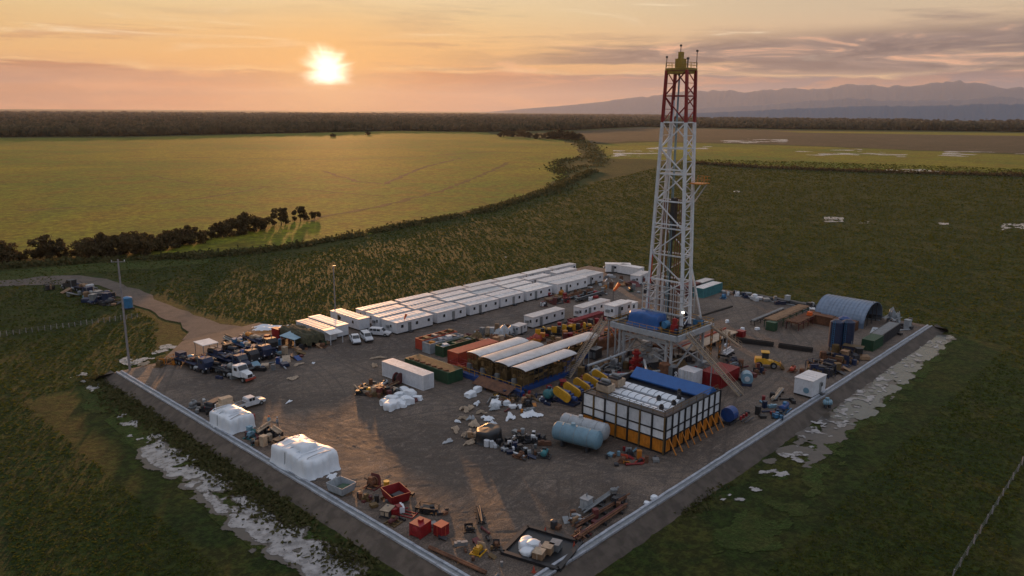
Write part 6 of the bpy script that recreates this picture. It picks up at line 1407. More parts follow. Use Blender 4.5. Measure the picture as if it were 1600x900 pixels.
loose(86.0, 18.0, 5.0, 5.0, 26, ['navy', 'dark', 'grey', 'rusty', 'pale blue', 'maroon'], 'right of the red ribbed tank', 'loose gear right of the red tank', 0, .5, 1.4)
loose(105.0, 6.2, 12.0, 3.4, 46, ['navy', 'black', 'dark', 'ochre', 'brown', 'rusty'], 'along the right channel by the silos', 'loose gear by the silos', 0, .6, 1.9)
loose(141.0, 6.0, 8.0, 2.6, 20, ['grey', 'dark', 'pale grey', 'black'], 'behind the long dark container', 'loose gear at the far right corner', 0, .6, 1.9)
loose(146.0, 38.0, 2.2, 16.0, 34, ['dark', 'black', 'grey', 'navy', 'pale grey', 'white'], 'along the black back liner', 'loose gear along the back liner', 0, .6, 1.7)
loose(6.0, 17.0, 3.2, 13.0, 34, ['dark', 'rusty', 'maroon', 'black', 'ochre', 'grey'], 'in the row of red machines', 'loose gear by the red machines', 0, .3, .9, R(0))
loose(21.5, 4.6, 6.0, 2.0, 20, ['rusty', 'dark', 'black', 'maroon', 'grey'], 'around the rusty pipe stacks', 'loose gear by the pipe stacks', 0, .4, 1.1)
loose(4.4, 55.5, 2.2, 3.6, 22, ['dark', 'pale blue', 'maroon', 'tan', 'black', 'brown'], 'between the two covered loads', 'loose gear between the covered loads', 0, .4, 1.2)
loose(3.6, 74.0, 2.2, 4.5, 14, ['dark', 'grey', 'black', 'pale grey'], 'beyond the farther covered load', 'loose gear beyond the covered load', 0, .4, 1.2)
loose(21.0, 178.0, 3.5, 13.0, 30, ['dark', 'navy', 'black', 'grey', 'pale blue', 'brown'], 'around the verge trucks', 'loose gear by the verge trucks', FZ+.1, .8, 2.4)
loose(36.0, 94.0, 4.0, 5.0, 18, ['dark', 'brown', 'rusty', 'black', 'red'], 'about the camouflage shelter', 'loose gear by the shelter', 0, .5, 1.3)
loose(72.0, 5.0, 6.0, 2.2, 14, ['dark', 'navy', 'black', 'pale blue', 'red'], 'right of the mud tanks', 'loose gear right of the mud tanks', 0, .5, 1.3)

# ------------------------------------------------------------------ people
def person(loc, rz, label, top, legs, hat):
    me = bpy.data.meshes.new('person')
    pts = [(0, 0, 0.98, .15, .13), (0, 0, 1.2, .15, .11), (0, 0, 1.42, .17, .11), (0, 0, 1.53, .06, .06), (0, 0.01, 1.64, .085, .10), (0, 0.01, 1.73, .075, .09),
           (.19, 0, 1.43, .065, .06), (.25, 0.02, 1.16, .05, .05), (.26, 0.10, .92, .04, .04), (.26, .14, .83, .045, .03),
           (-.19, 0, 1.43, .065, .06), (-.25, 0.02, 1.16, .05, .05), (-.26, 0.08, .92, .04, .04), (-.26, .11, .83, .045, .03),
           (.10, 0, .88, .10, .10), (.11, .02, .50, .07, .07), (.12, -.02, .10, .05, .05), (.12, .10, .04, .05, .04),
           (-.10, 0, .88, .10, .10), (-.11, .06, .50, .07, .07), (-.12, .06, .10, .05, .05), (-.12, .18, .04, .05, .04)]
    ed = [(0, 1), (1, 2), (2, 3), (3, 4), (4, 5), (2, 6), (6, 7), (7, 8), (8, 9), (2, 10), (10, 11), (11, 12), (12, 13), (0, 14), (14, 15), (15, 16), (16, 17), (0, 18), (18, 19), (19, 20), (20, 21)]
    me.from_pydata([p[:3] for p in pts], ed, []); o = bpy.data.objects.new('person', me); C.objects.link(o)
    o.modifiers.new('skin', 'SKIN'); sv = me.skin_vertices[0].data
    for i, p in enumerate(pts): sv[i].radius = (p[3], p[4])
    sv[0].use_root = True
    o.modifiers.new('sub', 'SUBSURF').levels = 1
    dg = bpy.context.evaluated_depsgraph_get(); m2 = bpy.data.meshes.new_from_object(o.evaluated_get(dg)); o.modifiers.clear(); o.data = m2
    m2.materials.clear(); m2.materials.append(MATS['skin']); m2.materials.append(MATS[top]); m2.materials.append(MATS[legs]); m2.materials.append(MATS['black_paint'])
    for p in m2.polygons:
        z = p.center.z; p.use_smooth = True
        p.material_index = 0 if (z > 1.5 or (abs(p.center.x) > .2 and z < .92 and z > .75)) else (3 if z < 0.12 else (2 if z < 0.98 else 1))
    MB().cyl((0, 0.01, 1.74), (0, 0.01, 1.80), 0.135, 14, 0.12).cyl((0, 0.01, 1.80), (0, 0.01, 1.87), 0.11, 14, 0.05).build('hard_hat', hat, o)
    place(o, loc, rz); tag(o, label, 'person'); return o
person(g(421, 666), R(140), 'person in pale blue overalls and orange hard hat standing between the covered loads', 'tank_blue', 'tank_blue', 'vivid_orange')
person(g(434, 668), R(190), 'person in grey overalls and pale hard hat standing right of the one in blue', 'pale_grey_tank', 'grey_steel', 'white_steel')

# ------------------------------------------------------------------ right side of the pad
q = thing('arched_hangar', 'blue grey arched metal hangar at the far right of the pad', 'hangar', (141.6, 17.4), 0)
hw, L = 6.6, 12.0; n = 18; k = MB(); vs = []
def arch(t_, r=1.0): return (hw*r*math.cos(t_), (5.3 if r == 1 else 5.17)*math.sin(t_)**0.85)
for y in (-L/2, L/2):
    for i in range(n+1): t_ = math.pi*i/n; vs.append((arch(t_)[0], y, arch(t_)[1]))
    for i in range(n, -1, -1): t_ = math.pi*i/n; vs.append((arch(t_, .975)[0], y, arch(t_, .975)[1]))
m_ = 2*(n+1); k.add(vs, [(i, (i+1) % m_, m_+(i+1) % m_, m_+i) for i in range(m_)]+[(i, i+1, m_-2-i, m_-1-i) for i in range(n)]+[(m_+i, m_+m_-1-i, m_+m_-2-i, m_+i+1) for i in range(n)])
k.build('arch_roof', 'hangar_sheet', q)
for y in np.linspace(-L/2+.15, L/2-.15, 14):
    k = MB()
    for i in range(n): a, b_ = arch(math.pi*i/n), arch(math.pi*(i+1)/n); k.bar((a[0]*1.003, y, a[1]*1.003+.02), (b_[0]*1.003, y, b_[1]*1.003+.02), 0.10, 0.06)
    k.build('roof_rib', 'hangar_sheet', q)
k = MB()
pts = [arch(math.pi*i/n, .96) for i in range(n+1)]; k.add([(x, L/2-.3, z) for x, z in pts], [tuple(range(n+1))]); k.build('end_wall', 'hangar_sheet', q)
for x in (-3, 0, 3): MB().bar((x, -L/2+.4, 0), (x, -L/2+.4, 5.4-abs(x)*.25), 0.16).build('end_post', 'dark_steel', q)
place(q, (142.0, 17.3), 0)
for i, (x, y, sx, sy, mt, lb) in enumerate([(133.2, 20.2, 2.4, 5.2, 'rusty_steel', 'rusty container standing against the arched hangar, left one'), (132.6, 14.6, 2.4, 5.2, 'rusty_steel', 'rusty container standing against the arched hangar, right one')]):
    container(sy, sx, 2.2, mt, label=lb, loc=(x, y), rz=HALF)
def rackbox(a0, a1, b0, wd, h, mat, topm, label):
    q = thing('pipe_rack', label, 'pipe rack', ((a0+a1)/2, b0), 0); L = a1-a0
    k = MB(); 
    for i in range(6):
        x = -L/2+0.5+i*(L-1)/5; k.bar((x, -wd/2, 0), (x, -wd/2, h), 0.15).bar((x, wd/2, 0), (x, wd/2, h), 0.15).bar((x, -wd/2, h), (x, wd/2, h), 0.15)
    k.bar((-L/2, -wd/2, h*.9), (L/2, -wd/2, h*.9), .12, .2).bar((-L/2, wd/2, h*.9), (L/2, wd/2, h*.9), .12, .2)
    k.build('trestle', mat, q)
    n = int(wd/0.42)
    for i in range(n): MB().cyl((-L/2, -wd/2+0.2+i*0.42, h+.25), (L/2, -wd/2+0.2+i*0.42, h+.25), 0.19, 8).build('pipe', topm, q)
    return q
rackbox(119.5, 136.5, 31.8, 0.9, 1.0, 'dark_steel', 'grey_steel', 'narrow rack of grey pipes left of the rusty racks')
rackbox(120.0, 139.5, 27.6, 3.0, 1.9, 'green_paint', 'timber', 'wide green rack of orange brown pipes in the open yard')
rackbox(122.4, 137.0, 23.2, 3.0, 1.7, 'maroon_paint', 'rusty_steel', 'wide maroon rack of dark rusty pipes before the hangar')
crate((119.0, 26.6), 1.6, 2.2, 2.0, 'green_paint', 'green box at the near end of the wide green rack', 0, 'green_box', 'box')
crate((131.0, 22.6, 2.1), 1.0, 1.0, 0.8, 'vivid_orange', 'small orange box on the maroon rack near the hangar', 0, 'orange_box', 'box')
# silos
for i, (x, y, mt, lb) in enumerate([(113.6, 9.8, 'navy_paint', 'dark navy upright silo, nearest left of the group'), (115.4, 8.0, 'navy_paint', 'dark navy upright silo at the right of the group'), (117.6, 9.6, 'blue_paint', 'blue upright silo behind the two navy ones')]):
    q = thing('upright_silo', lb, 'silo', (x, y), 0, 'upright dark blue silos'); k = MB(); k.cyl((0, 0, 1.0), (0, 0, 6.4), 1.35, 20).cyl((0, 0, 6.4), (0, 0, 6.9), 1.35, 20, 0.5); k.build('shell', mt, q)
    MB().cyl((0, 0, 0.3), (0, 0, 1.0), 0.5, 14, 1.3).build('cone', mt, q)
    for a_ in range(4): t_ = a_*HALF+.78; MB().bar((1.1*math.cos(t_), 1.1*math.sin(t_), 0), (1.1*math.cos(t_), 1.1*math.sin(t_), 1.6), 0.16).build('leg', 'dark_steel', q)
    k = MB(); k.bar((-1.45, -0.2, 0.2), (-1.45, -0.2, 6.8), 0.06).bar((-1.45, 0.2, 0.2), (-1.45, 0.2, 6.8), 0.06)
    for j in range(14): k.bar((-1.45, -.2, .5+j*.45), (-1.45, .2, .5+j*.45), 0.04)
    k.build('ladder', 'azure_paint', q)
for i in range(7):
    x, y = 95.5+i*2.9, 5.6-(i % 2)*0.5
    frame_skid((x, y), 2.4, 5.0, 2.5, ['navy_paint', 'black_paint', 'dark_steel'][i % 3], 'dark tank unit with ochre top beside the right channel, %s from the white cabin' % ordn[i], R(3*i-8), ['ochre_steel', 'navy_paint', 'rusty_steel'][i % 3])
frame_skid((93.8, 10.4), 2.6, 1.8, 1.2, 'rusty_steel', 'rusty trailer skid left of the dark tank units', 0.2, 'tomato_paint')
container(13.5, 2.4, 2.4, 'dark_steel', topmat='grey_steel', label='long dark low container by the far end of the right channel', loc=(131.0, 5.0), rz=0.03)
container(6.0, 2.4, 2.4, 'green_paint', label='short dark green container at the near end of the long dark one', loc=(121.5, 4.6), rz=0.0)
crumpled((147.0, 8.0, 0), 8, 5, 3.2, 'grey_steel', 'grey tangle of scrap steel at the far right corner', 52, 0.2, 'scrap_heap', 'scrap heap')
for i in range(5):
    pipes((145.5+random.uniform(-2, 2), 7.0+i*0.7, 0.4), 5.0, 2, ['pale_grey_tank', 'grey_steel'], 'grey bent rods sticking out of the far right scrap tangle, %s from the channel' % ordn[i], random.uniform(-1, 1), 0.08, 'scrap_rods', False, 0.2, h=1.0)
# white cabin near right channel
r_ = cabin(5.6, 3.4, 3.2, 1, 0.6, False, False); place(r_, (84.2, 3.0), R(-2), 'white boxy cabin by the right channel with round blue mark'); r_['category'] = 'cabin'
k = MB(); k.cyl((-2.83, -0.6, 1.3), (-2.86, -0.6, 1.3), 0.55, 20); k.build('round_mark', 'tank_blue', r_)
htank((80.8, -1.7, FZ*0.5), 1.2, 0.5, 'tank_blue', 'small pale blue barrel tank lying outside the right channel', R(40))
frame_skid((72.6, 2.6), 3.2, 2.0, 1.5, 'azure_paint', 'light blue pump trailer left of the boxy white cabin', 0.1, 'blue_paint')
frame_skid((69.0, 1.9), 2.4, 1.8, 1.1, 'black_paint', 'black and blue pump unit nearest along the right channel', 0.2, 'azure_paint')
pipes((78.2, 6.4), 6.5, 4, ['pale_timber', 'grey_steel'], 'tan boards and pipes left of the boxy white cabin', 0.2, 0.15)
# loader
q = thing('yellow_loader', 'yellow wheeled loader standing alone in the right yard', 'loader', (92.6, 15.2), R(-60))
k = MB(); body_loft(k, [(-2.4, .9, .8, 1.9), (-0.6, .95, .8, 2.0), (0.4, .85, .8, 1.5), (1.2, .7, .8, 1.3)]); k.build('body', 'yellow_paint', q)
MB().box(-0.5, 0, 1.9, 1.3, 1.4, 1.2).build('cab_glass', 'window_glass', q); MB().box(-0.5, 0, 3.1, 1.6, 1.7, 0.14).build('cab_roof', 'yellow_paint', q)
for s_ in (-1, 1): MB().bar((0.6, s_*.6, 1.4), (2.6, s_*.6, 0.7), 0.18, 0.3).build('lift_arm', 'yellow_paint', q)
k = MB(); k.add([(2.5, -1.2, 0.2), (3.4, -1.2, 0.15), (2.6, -1.2, 1.2), (2.5, 1.2, 0.2), (3.4, 1.2, 0.15), (2.6, 1.2, 1.2)], [(0, 1, 2), (5, 4, 3), (0, 3, 4, 1), (2, 5, 3, 0), (1, 4, 5, 2)]); k.build('bucket', 'ochre_steel', q)
for x in (-1.6, 1.2):
    for y in (-1.0, 1.0): wheel(q, x, y, 0.65, 0.45)
# black barriers
for (p, q2, h_, lb) in [((104.5, 28.2), (107.0, 20.5), 0.9, 'black low trough in the right yard, end nearer the mast'), ((107.2, 19.4), (109.0, 12.6), 0.9, 'black low trough in the right yard, end nearer the silos'), ((118.0, 45.0), (133.0, 44.0), 0.35, 'thin dark hose line across the far yard')]:
    q = thing('black_trough', lb, 'trough', (*p, 0)); d = Vector((q2[0]-p[0], q2[1]-p[1], 0)); u = d.normalized(); nn = Vector((-u.y, u.x, 0))
    for s_ in (-.5, .5): MB().bar(nn*s_*h_+Vector((0, 0, h_/2)), d+nn*s_*h_+Vector((0, 0, h_/2)), 0.12, h_).build('side_wall', 'black_paint', q)
    MB().bar(Vector((0, 0, .06)), d+Vector((0, 0, .06)), h_, 0.08).build('floor', 'dark_steel', q)
# back edge liner and things
q = thing('back_liner', 'long black liner berm along the back edge of the pad', 'liner', (147.6, 49.0)); k = MB()
n = 40; vs = []
for i in range(n+1): y = -i*0.95; o_ = 0.25*math.sin(i*1.3)+random.uniform(-.15, .15); vs += [(o_-0.9, y, 0.0), (o_-0.5, y, 0.75), (o_+0.6, y, 0.85), (o_+1.2, y, 0.0)]
k.add(vs, [(4*i+j, 4*i+j+1, 4*i+j+5, 4*i+j+4) for i in range(n) for j in range(3)]); k.build('berm', 'black_sheeting', q)
MB().bar((-1.8, 0, 0.1), (-1.8, -38, 0.1), 0.5, 0.2).build('pipe', 'grey_steel', q)
container(11, 3.0, 2.7, 'teal_paint', topmat='cabin_roof', label='teal container with pale roof at the back edge right of the mast', loc=(141.5, 56.0), rz=0.02)
container(9, 2.8, 2.6, 'maroon_paint', label='dark maroon container between mast and teal container', loc=(139.0, 60.6), rz=0.02)
container(7, 2.8, 2.6, 'grey_steel', topmat='cabin_roof', label='grey container with pale roof behind the maroon one', loc=(146.5, 60.2), rz=0.02)
for i, (x, y, mt, lb) in enumerate([(1152, 462, 'white_steel', 'small white unit at the back edge right of the teal container'), (1165, 465, 'navy_paint', 'small navy unit on the back liner'), (1130, 466, 'azure_paint', 'small blue unit right of the teal container'), (1178, 468, 'dark_steel', 'dark unit on the back liner near the middle'), (1255, 486, 'pale_grey_tank', 'pale unit on the back liner close to the hangar'), (1268, 489, 'white_steel', 'white unit on the back liner touching the hangar')]):
    frame_skid(g(x, y), 2.4, 1.8, 1.4, mt, lb, random.random(), mt)
# pipe catwalk right of the mast
q = thing('pipe_catwalk', 'long grey brown catwalk behind the mast with orange edge', 'catwalk', (98.0, 31.0), 0)
MB().box(0, 0, 1.1, 20, 3.0, 0.2).build('deck', 'pale_timber', q); MB().box(0, 1.65, 1.1, 20, 0.25, 0.6).build('edge_beam', 'tomato_paint', q); MB().box(-1, 3.0, 0.6, 16, 1.4, 0.5).build('side_rack', 'maroon_paint', q)
for x in (-9, -4.5, 0, 4.5, 9): MB().box(x, 0, 0, 0.3, 2.8, 1.1).build('trestle', 'dark_steel', q)
crate((108.9, 29.2), 1.6, 1.6, 1.4, 'red_paint', 'red box at the far end of the catwalk', 0, 'red_box', 'box')
q = thing('vee_door_ramp', 'ochre framed ramp slanting up behind the mast', 'ramp', (85.2, 30.0, 0)); MB().add([(0, -1, FH-.3), (0, 1, FH-.3), (6, 1, 1.3), (6, -1, 1.3), (0, -1, FH-.1), (0, 1, FH-.1), (6, 1, 1.5), (6, -1, 1.5)], [(0, 1, 2, 3), (4, 7, 6, 5), (0, 4, 5, 1), (1, 5, 6, 2), (2, 6, 7, 3), (3, 7, 4, 0)]).build('slide', 'grey_steel', q); k = MB(); rail(k, [(0, -1.1, FH-.1), (6, -1.1, 1.4)], 1.0, 1.2); k.build('rail', 'orange_paint', q)
for i in range(3):
    q = thing('ochre_gin_pole', 'ochre lattice post standing right of the mast, %s from it' % ordn[i], 'post', (88.0+i*2.6, 25.4-i*0.6)); h_ = 7.5-i
    for s_ in (-.3, .3): MB().bar((s_, 0, 0), (s_, 0, h_), 0.14).build('upright', 'ochre_steel', q)
    k = MB()
    for j in range(int(h_)): k.bar((-.3, 0, j+.1), (.3, 0, j+.9), .08)
    k.build('lacing', 'orange_paint', q)
# red ribbed tank and blue motor near the right stairs
container(7.0, 4.2, 2.6, 'red_paint', label='dark red ribbed tank beside the right stairs', loc=(78.0, 17.8), rz=0.0, cat='tank', name='red_ribbed_tank')
q = thing('blue_drum_motor', 'light blue round motor right of the red ribbed tank', 'motor', (80.2, 13.4), R(30)); MB().cyl((-1, 0, 1.4), (1, 0, 1.4), 1.1, 18).build('drum', 'tank_blue', q); MB().cyl((-1.15, 0, 1.4), (-1.0, 0, 1.4), 0.5, 12).build('hub', 'white_steel', q); MB().box(0, 0, 0, 2.4, 1.8, 0.5).build('skid', 'navy_paint', q)
for args in [((83.6, 15.4), 2.0, 2.0, 1.6, 'navy_paint', 'navy unit behind the light blue motor', 0.3, 'teal_paint'), ((90.5, 21.5), 3.4, 2.4, 1.2, 'navy_paint', 'navy trailer with pale boards in the right yard', 0.2, 'navy_paint'), ((86.6, 19.0), 2.6, 2.0, 1.3, 'dark_steel', 'dark unit between red tank and pale board trailer', 0.6, 'navy_paint'), ((87.5, 15.0), 1.8, 1.6, 1.0, 'rusty_steel', 'rusty unit left of the yellow loader', 0.6, 'dark_steel')]:
    frame_skid(args[0], *args[1:4], args[4], args[5], args[6], args[7])
pipes((91.5, 23.5, 0.9), 4.0, 6, ['white_steel', 'white_panel'], 'white boards stacked on the navy trailer', 0.1, 0.2, 'board_pile', h=0.4)
for i in range(4): sack(g(*[(1136, 504), (1160, 516), (1183, 515), (1135, 541)][i]), 0.7, ['small white bag at the near side of the far yard', 'small white bag in the open far yard', 'small white bag beside the grey pipe rack', 'small white bag near the board trailer'][i], 80+i)
for i, (x, y) in enumerate([(1010, 787), (1022, 779)]): sack(g(x, y), 0.5, ['tiny white bag near the pipe stacks, left one', 'tiny white bag near the pipe stacks, right one'][i], 90+i)

# ------------------------------------------------------------------ poles and fences
q = thing('power_pole', 'tall pale concrete power pole at the left corner of the pad', 'power pole', (*g(203, 578).xy, FZ)); Ht = 23.4
MB().cyl((0, 0, 0), (0, 0, Ht), 0.24, 12, 0.15).build('pole', 'pole_concrete', q); MB().bar((-1.0, 0.8, Ht-.5), (1.0, -0.8, Ht-.5), 0.12).build('crossarm', 'grey_steel', q)
for s_ in (-.9, 0, .9): MB().cyl((s_, -s_*.8, Ht-.42), (s_, -s_*.8, Ht-.12), 0.08, 8).build('insulator', 'white_steel', q)
q = thing('light_pole', 'slender pale pole behind the first camp cabins', 'pole', (*g(524, 487).xy, FZ)); MB().cyl((0, 0, 0), (0, 0, 13.2), 0.20, 12, 0.12).build('pole', 'pole_concrete', q); MB().box(0.3, 0, 13.1, 0.8, 0.25, 0.12).build('lamp_head', 'grey_steel', q)
def fence(p, q_, label, n, h=1.2, mat='pole_concrete'):
    p, q_ = Vector(p), Vector(q_); r0 = thing('wire_fence', label, 'wire fence', p)
    d = q_-p
    for i in range(n+1): c_ = d*(i/n); j = Vector((random.uniform(-.06, .06), random.uniform(-.06, .06), h+random.uniform(-.1, .15))); MB().bar(c_, c_+j, 0.13).build('post', mat, r0)
    k = MB()
    for z in (0.4, 0.75, 1.1): k.bar(Vector((0, 0, z)), d+Vector((0, 0, z)), 0.02)
    k.build('wire', 'grey_steel', r0)
fence(g(1488, 905, FZ), g(1610, 705, FZ), 'wire fence with pale posts at the lower right field', 14)
fence(g(-30, 530, FZ), g(215, 497, FZ), 'wire fence with pale posts in the field left of the power pole', 26)
#@@P4

# ------------------------------------------------------------------ vegetation
def leafmat(name, a, b_, trans=0.35):
    m, b, N, oc = newmat(name)
    n = N.noise(oc, 0.9, 5, 0.7); rnd = N.n('ShaderNodeObjectInfo').outputs['Random']
    c = N.mix(N.ss(n, 0.35, 0.65), a, b_); c = N.mix(N.m('MULTIPLY', rnd, 0.35), c, tuple(x*1.4 for x in b_))
    N.link(c, b.inputs['Base Color']); b.inputs['Roughness'].default_value = 0.8; b.inputs['Specular IOR Level'].default_value = 0.2
    tr = N.n('ShaderNodeBsdfTranslucent'); N.link(c, tr.inputs[0]); mx = N.n('ShaderNodeMixShader'); mx.inputs[0].default_value = trans
    N.link(b.outputs[0], mx.inputs[1]); N.link(tr.outputs[0], mx.inputs[2]); N.link(mx.outputs[0], [x for x in m.node_tree.nodes if x.type == 'OUTPUT_MATERIAL'][0].inputs[0])
    return m
M_leaf = leafmat('bush_leaves', (0.060, 0.050, 0.020), (0.105, 0.070, 0.030))
M_scrub = leafmat('scrub_leaves', (0.05, 0.055, 0.016), (0.09, 0.08, 0.03))
M_bark = paint('bark', (0.10, 0.07, 0.05), 0.9)
def leaf_quads(cx, size):
    """cx: (n,3) centres, size: (n,) ; returns verts, faces of randomly turned quads"""
    n = len(cx); a = rng.normal(size=(n, 3)); a /= np.linalg.norm(a, axis=1)[:, None]; t_ = rng.normal(size=(n, 3)); b_ = np.cross(a, t_); b_ /= np.linalg.norm(b_, axis=1)[:, None]
    s_ = size[:, None]; v = np.stack([cx-a*s_-b_*s_*.6, cx+a*s_-b_*s_*.5, cx+a*s_*.9+b_*s_*.6, cx-a*s_*.8+b_*s_*.7], 1).reshape(-1, 3)
    return v, np.arange(4*n).reshape(n, 4)
def crown_pts(n, lobes, R_, Hc, z0):
    out_ = []
    for k in range(lobes):
        a = rng.uniform(0, 6.28); r = R_*rng.uniform(0.05, 1.0); c_ = np.array([r*math.cos(a), r*math.sin(a), z0+Hc*rng.uniform(0.05, 0.88)*(1-0.35*r/R_)]); lr = R_*rng.uniform(0.18, 0.50)
        p = rng.normal(size=(n//lobes, 3)); p /= np.linalg.norm(p, axis=1)[:, None]; p *= (rng.random(n//lobes)**0.45)[:, None]*lr; p[:, 2] *= 0.8
        out_.append(p+c_)
    return np.concatenate(out_)
def tree_proto(R_, Ht, z0, n, lobes, lsize):
    q = thing('pasture_tree', '-', 'tree', (0, 0))
    p = crown_pts(n, lobes, R_, Ht-z0, z0); p[:, 2] = np.maximum(p[:, 2], 0.3); v, f_ = leaf_quads(p, rng.uniform(.6, 1.3, len(p))*lsize); np_mesh('crown', v, f_, M_leaf, False, q)
    k = MB(); k.cyl((0, 0, -.3), (0.2, 0.1, Ht*.45), R_*.07, 8, R_*.045)
    for i in range(5): a = i*1.3; k.cyl((0.1, 0.05, Ht*.3), (R_*.5*math.cos(a), R_*.5*math.sin(a), Ht*rng.uniform(.55, .8)), R_*.035, 6, R_*.012)
    k.build('trunk', 'bark', q); return Proto(q)
protos = [tree_proto(3.9, 7.4, 0.3, 2200, 22, .30), tree_proto(3.2, 5.6, 0.2, 1700, 17, .28), tree_proto(3.0, 8.6, 0.9, 1700, 18, .30), tree_proto(4.6, 6.4, 0.2, 2400, 26, .32)]
hedge = [(-20, 408), (5, 409), (30, 407), (52, 406), (75, 405), (92, 402), (112, 402), (140, 402), (158, 400), (176, 398), (194, 396), (212, 397), (228, 393), (246, 391), (262, 388), (280, 384), (296, 382), (312, 378), (330, 374), (346, 370), (362, 366), (380, 364), (398, 360), (415, 356), (440, 352), (470, 346), (492, 342)]
sz = [1.2, 1.1, .7, .8, 1.3, 1.0, .6, 1.0, 1.15, 1.0, 1.1, 1.2, 1.0, .95, .95, .95, 1.1, .9, .75, .85, 1.1, 1.25, .9, .9, 1.1, 1.0, .7]
place_words = ['at the left edge of the photo', 'second from the left edge', 'low one beside the left gap', 'small one before the tall crown', 'tall one standing over the gap', 'dark one closing the left gap', 'small one starting the long thicket']
for i, ((x, y), s_) in enumerate(zip(hedge, sz)):
    pr = protos[[0, 3, 1, 1, 2, 0, 1, 3, 0, 3, 0, 3, 0, 1, 3, 0, 0, 1, 1, 0, 3, 0, 3, 1, 2, 2, 1][i]]
    left_n = i+1
    pr.at((*g(x, y, FZ).xy, FZ), random.random()*6, 'dark bushy tree in the row before the bright meadow, number %d from the left' % left_n, (s_*1.15, s_*1.15, s_*random.uniform(.95, 1.15)), 'bushy trees in a row before the meadow')
far_t = [(782, 214, 1.0), (792, 213, 1.4), (802, 214, 1.2), (815, 213, 1.5), (826, 215, 1.2), (838, 217, 1.1), (850, 216, 1.0), (862, 217, 1.5), (874, 217, 1.8), (885, 218, 1.6), (896, 219, 1.7), (904, 219, 1.3), (575, 211, .8), (520, 214, .7)]
for i, (x, y, s_) in enumerate(far_t):
    protos[i % 4 if i % 4 != 1 else 0].at((*g(x, y, FZ).xy, FZ), random.random()*6, ('dark tree at the far tip of the bright meadow, number %d from the left' % (i+1)) if i < 12 else ('lone small tree in the far meadow below the sun, %s' % ('right one' if i == 12 else 'left one')), (s_*1.9, s_*1.9, s_*1.5), 'dark trees at the far tip of the meadow' if i < 12 else None)

def path_scrub(name, pix, n, wfac, hmin, hmax, mat):
    P_ = np.array([list(g(x, y, FZ).xy) for x, y in pix]); seg = np.linalg.norm(np.diff(P_, axis=0), axis=1)
    cam2 = np.array([CAM.x, CAM.y]); md = np.linalg.norm((P_[1:]+P_[:-1])/2-cam2, axis=1); wt = seg/md; wt /= wt.sum()
    si = rng.choice(len(seg), n, p=wt); u = rng.random(n); p = P_[si]*(1-u)[:, None]+P_[si+1]*u[:, None]
    dist = np.linalg.norm(p-cam2, axis=1)
    clump = 0.6*vnoise(p[:, 0]*0.11+5, p[:, 1]*0.11+9)+0.4*vnoise(p[:, 0]*0.4+5, p[:, 1]*0.4+9); keep = clump > 0.36+0.1*rng.random(len(p)); p = p[keep]; dist = dist[keep]; clump = clump[keep]; n = len(p)
    off = rng.normal(size=(n, 2))*(0.6+2.2*clump[:, None]**2+wfac*dist[:, None]*0.004); h_ = (hmin+(hmax-hmin)*rng.random(n)**1.5*clump)*(1+dist*0.0012)
    c_ = np.column_stack([p+off, FZ+h_*rng.random(n)])
    v, f_ = leaf_quads(c_, 0.22+dist*0.0011*rng.uniform(.6, 1.3, n)); o = np_mesh(name, v, f_, mat); o['kind'] = 'stuff'
path_scrub('creek_scrub', [(-60, 424), (60, 414), (200, 406), (330, 400), (400, 394), (460, 386), (520, 376), (600, 360), (640, 352), (700, 341), (760, 330), (820, 311), (865, 295), (900, 280), (925, 268)], 15000, 0.4, .3, 2.2, M_scrub)
path_scrub('creek_scrub', [(880, 268), (905, 262), (935, 258), (930, 242), (918, 230), (905, 220), (885, 216)], 1500, 1.6, .2, 1.3, M_scrub)
path_scrub('creek_scrub', [(860, 305), (885, 285), (870, 262), (880, 250), (920, 246)], 1300, 1.4, .2, 1.2, M_scrub)
path_scrub('pasture_scrub', [(1090, 256), (1180, 262), (1300, 267), (1420, 271), (1620, 276)], 5000, 1.0, .4, 2.4, M_leaf)
path_scrub('pasture_scrub', [(150, 590), (300, 700), (420, 790), (560, 890)], 5000, 0.6, .1, .5, M_scrub)
path_scrub('pasture_scrub', [(1370, 522), (1300, 560), (1200, 640), (1120, 720), (1060, 800)], 5000, 0.9, .1, .5, M_scrub)

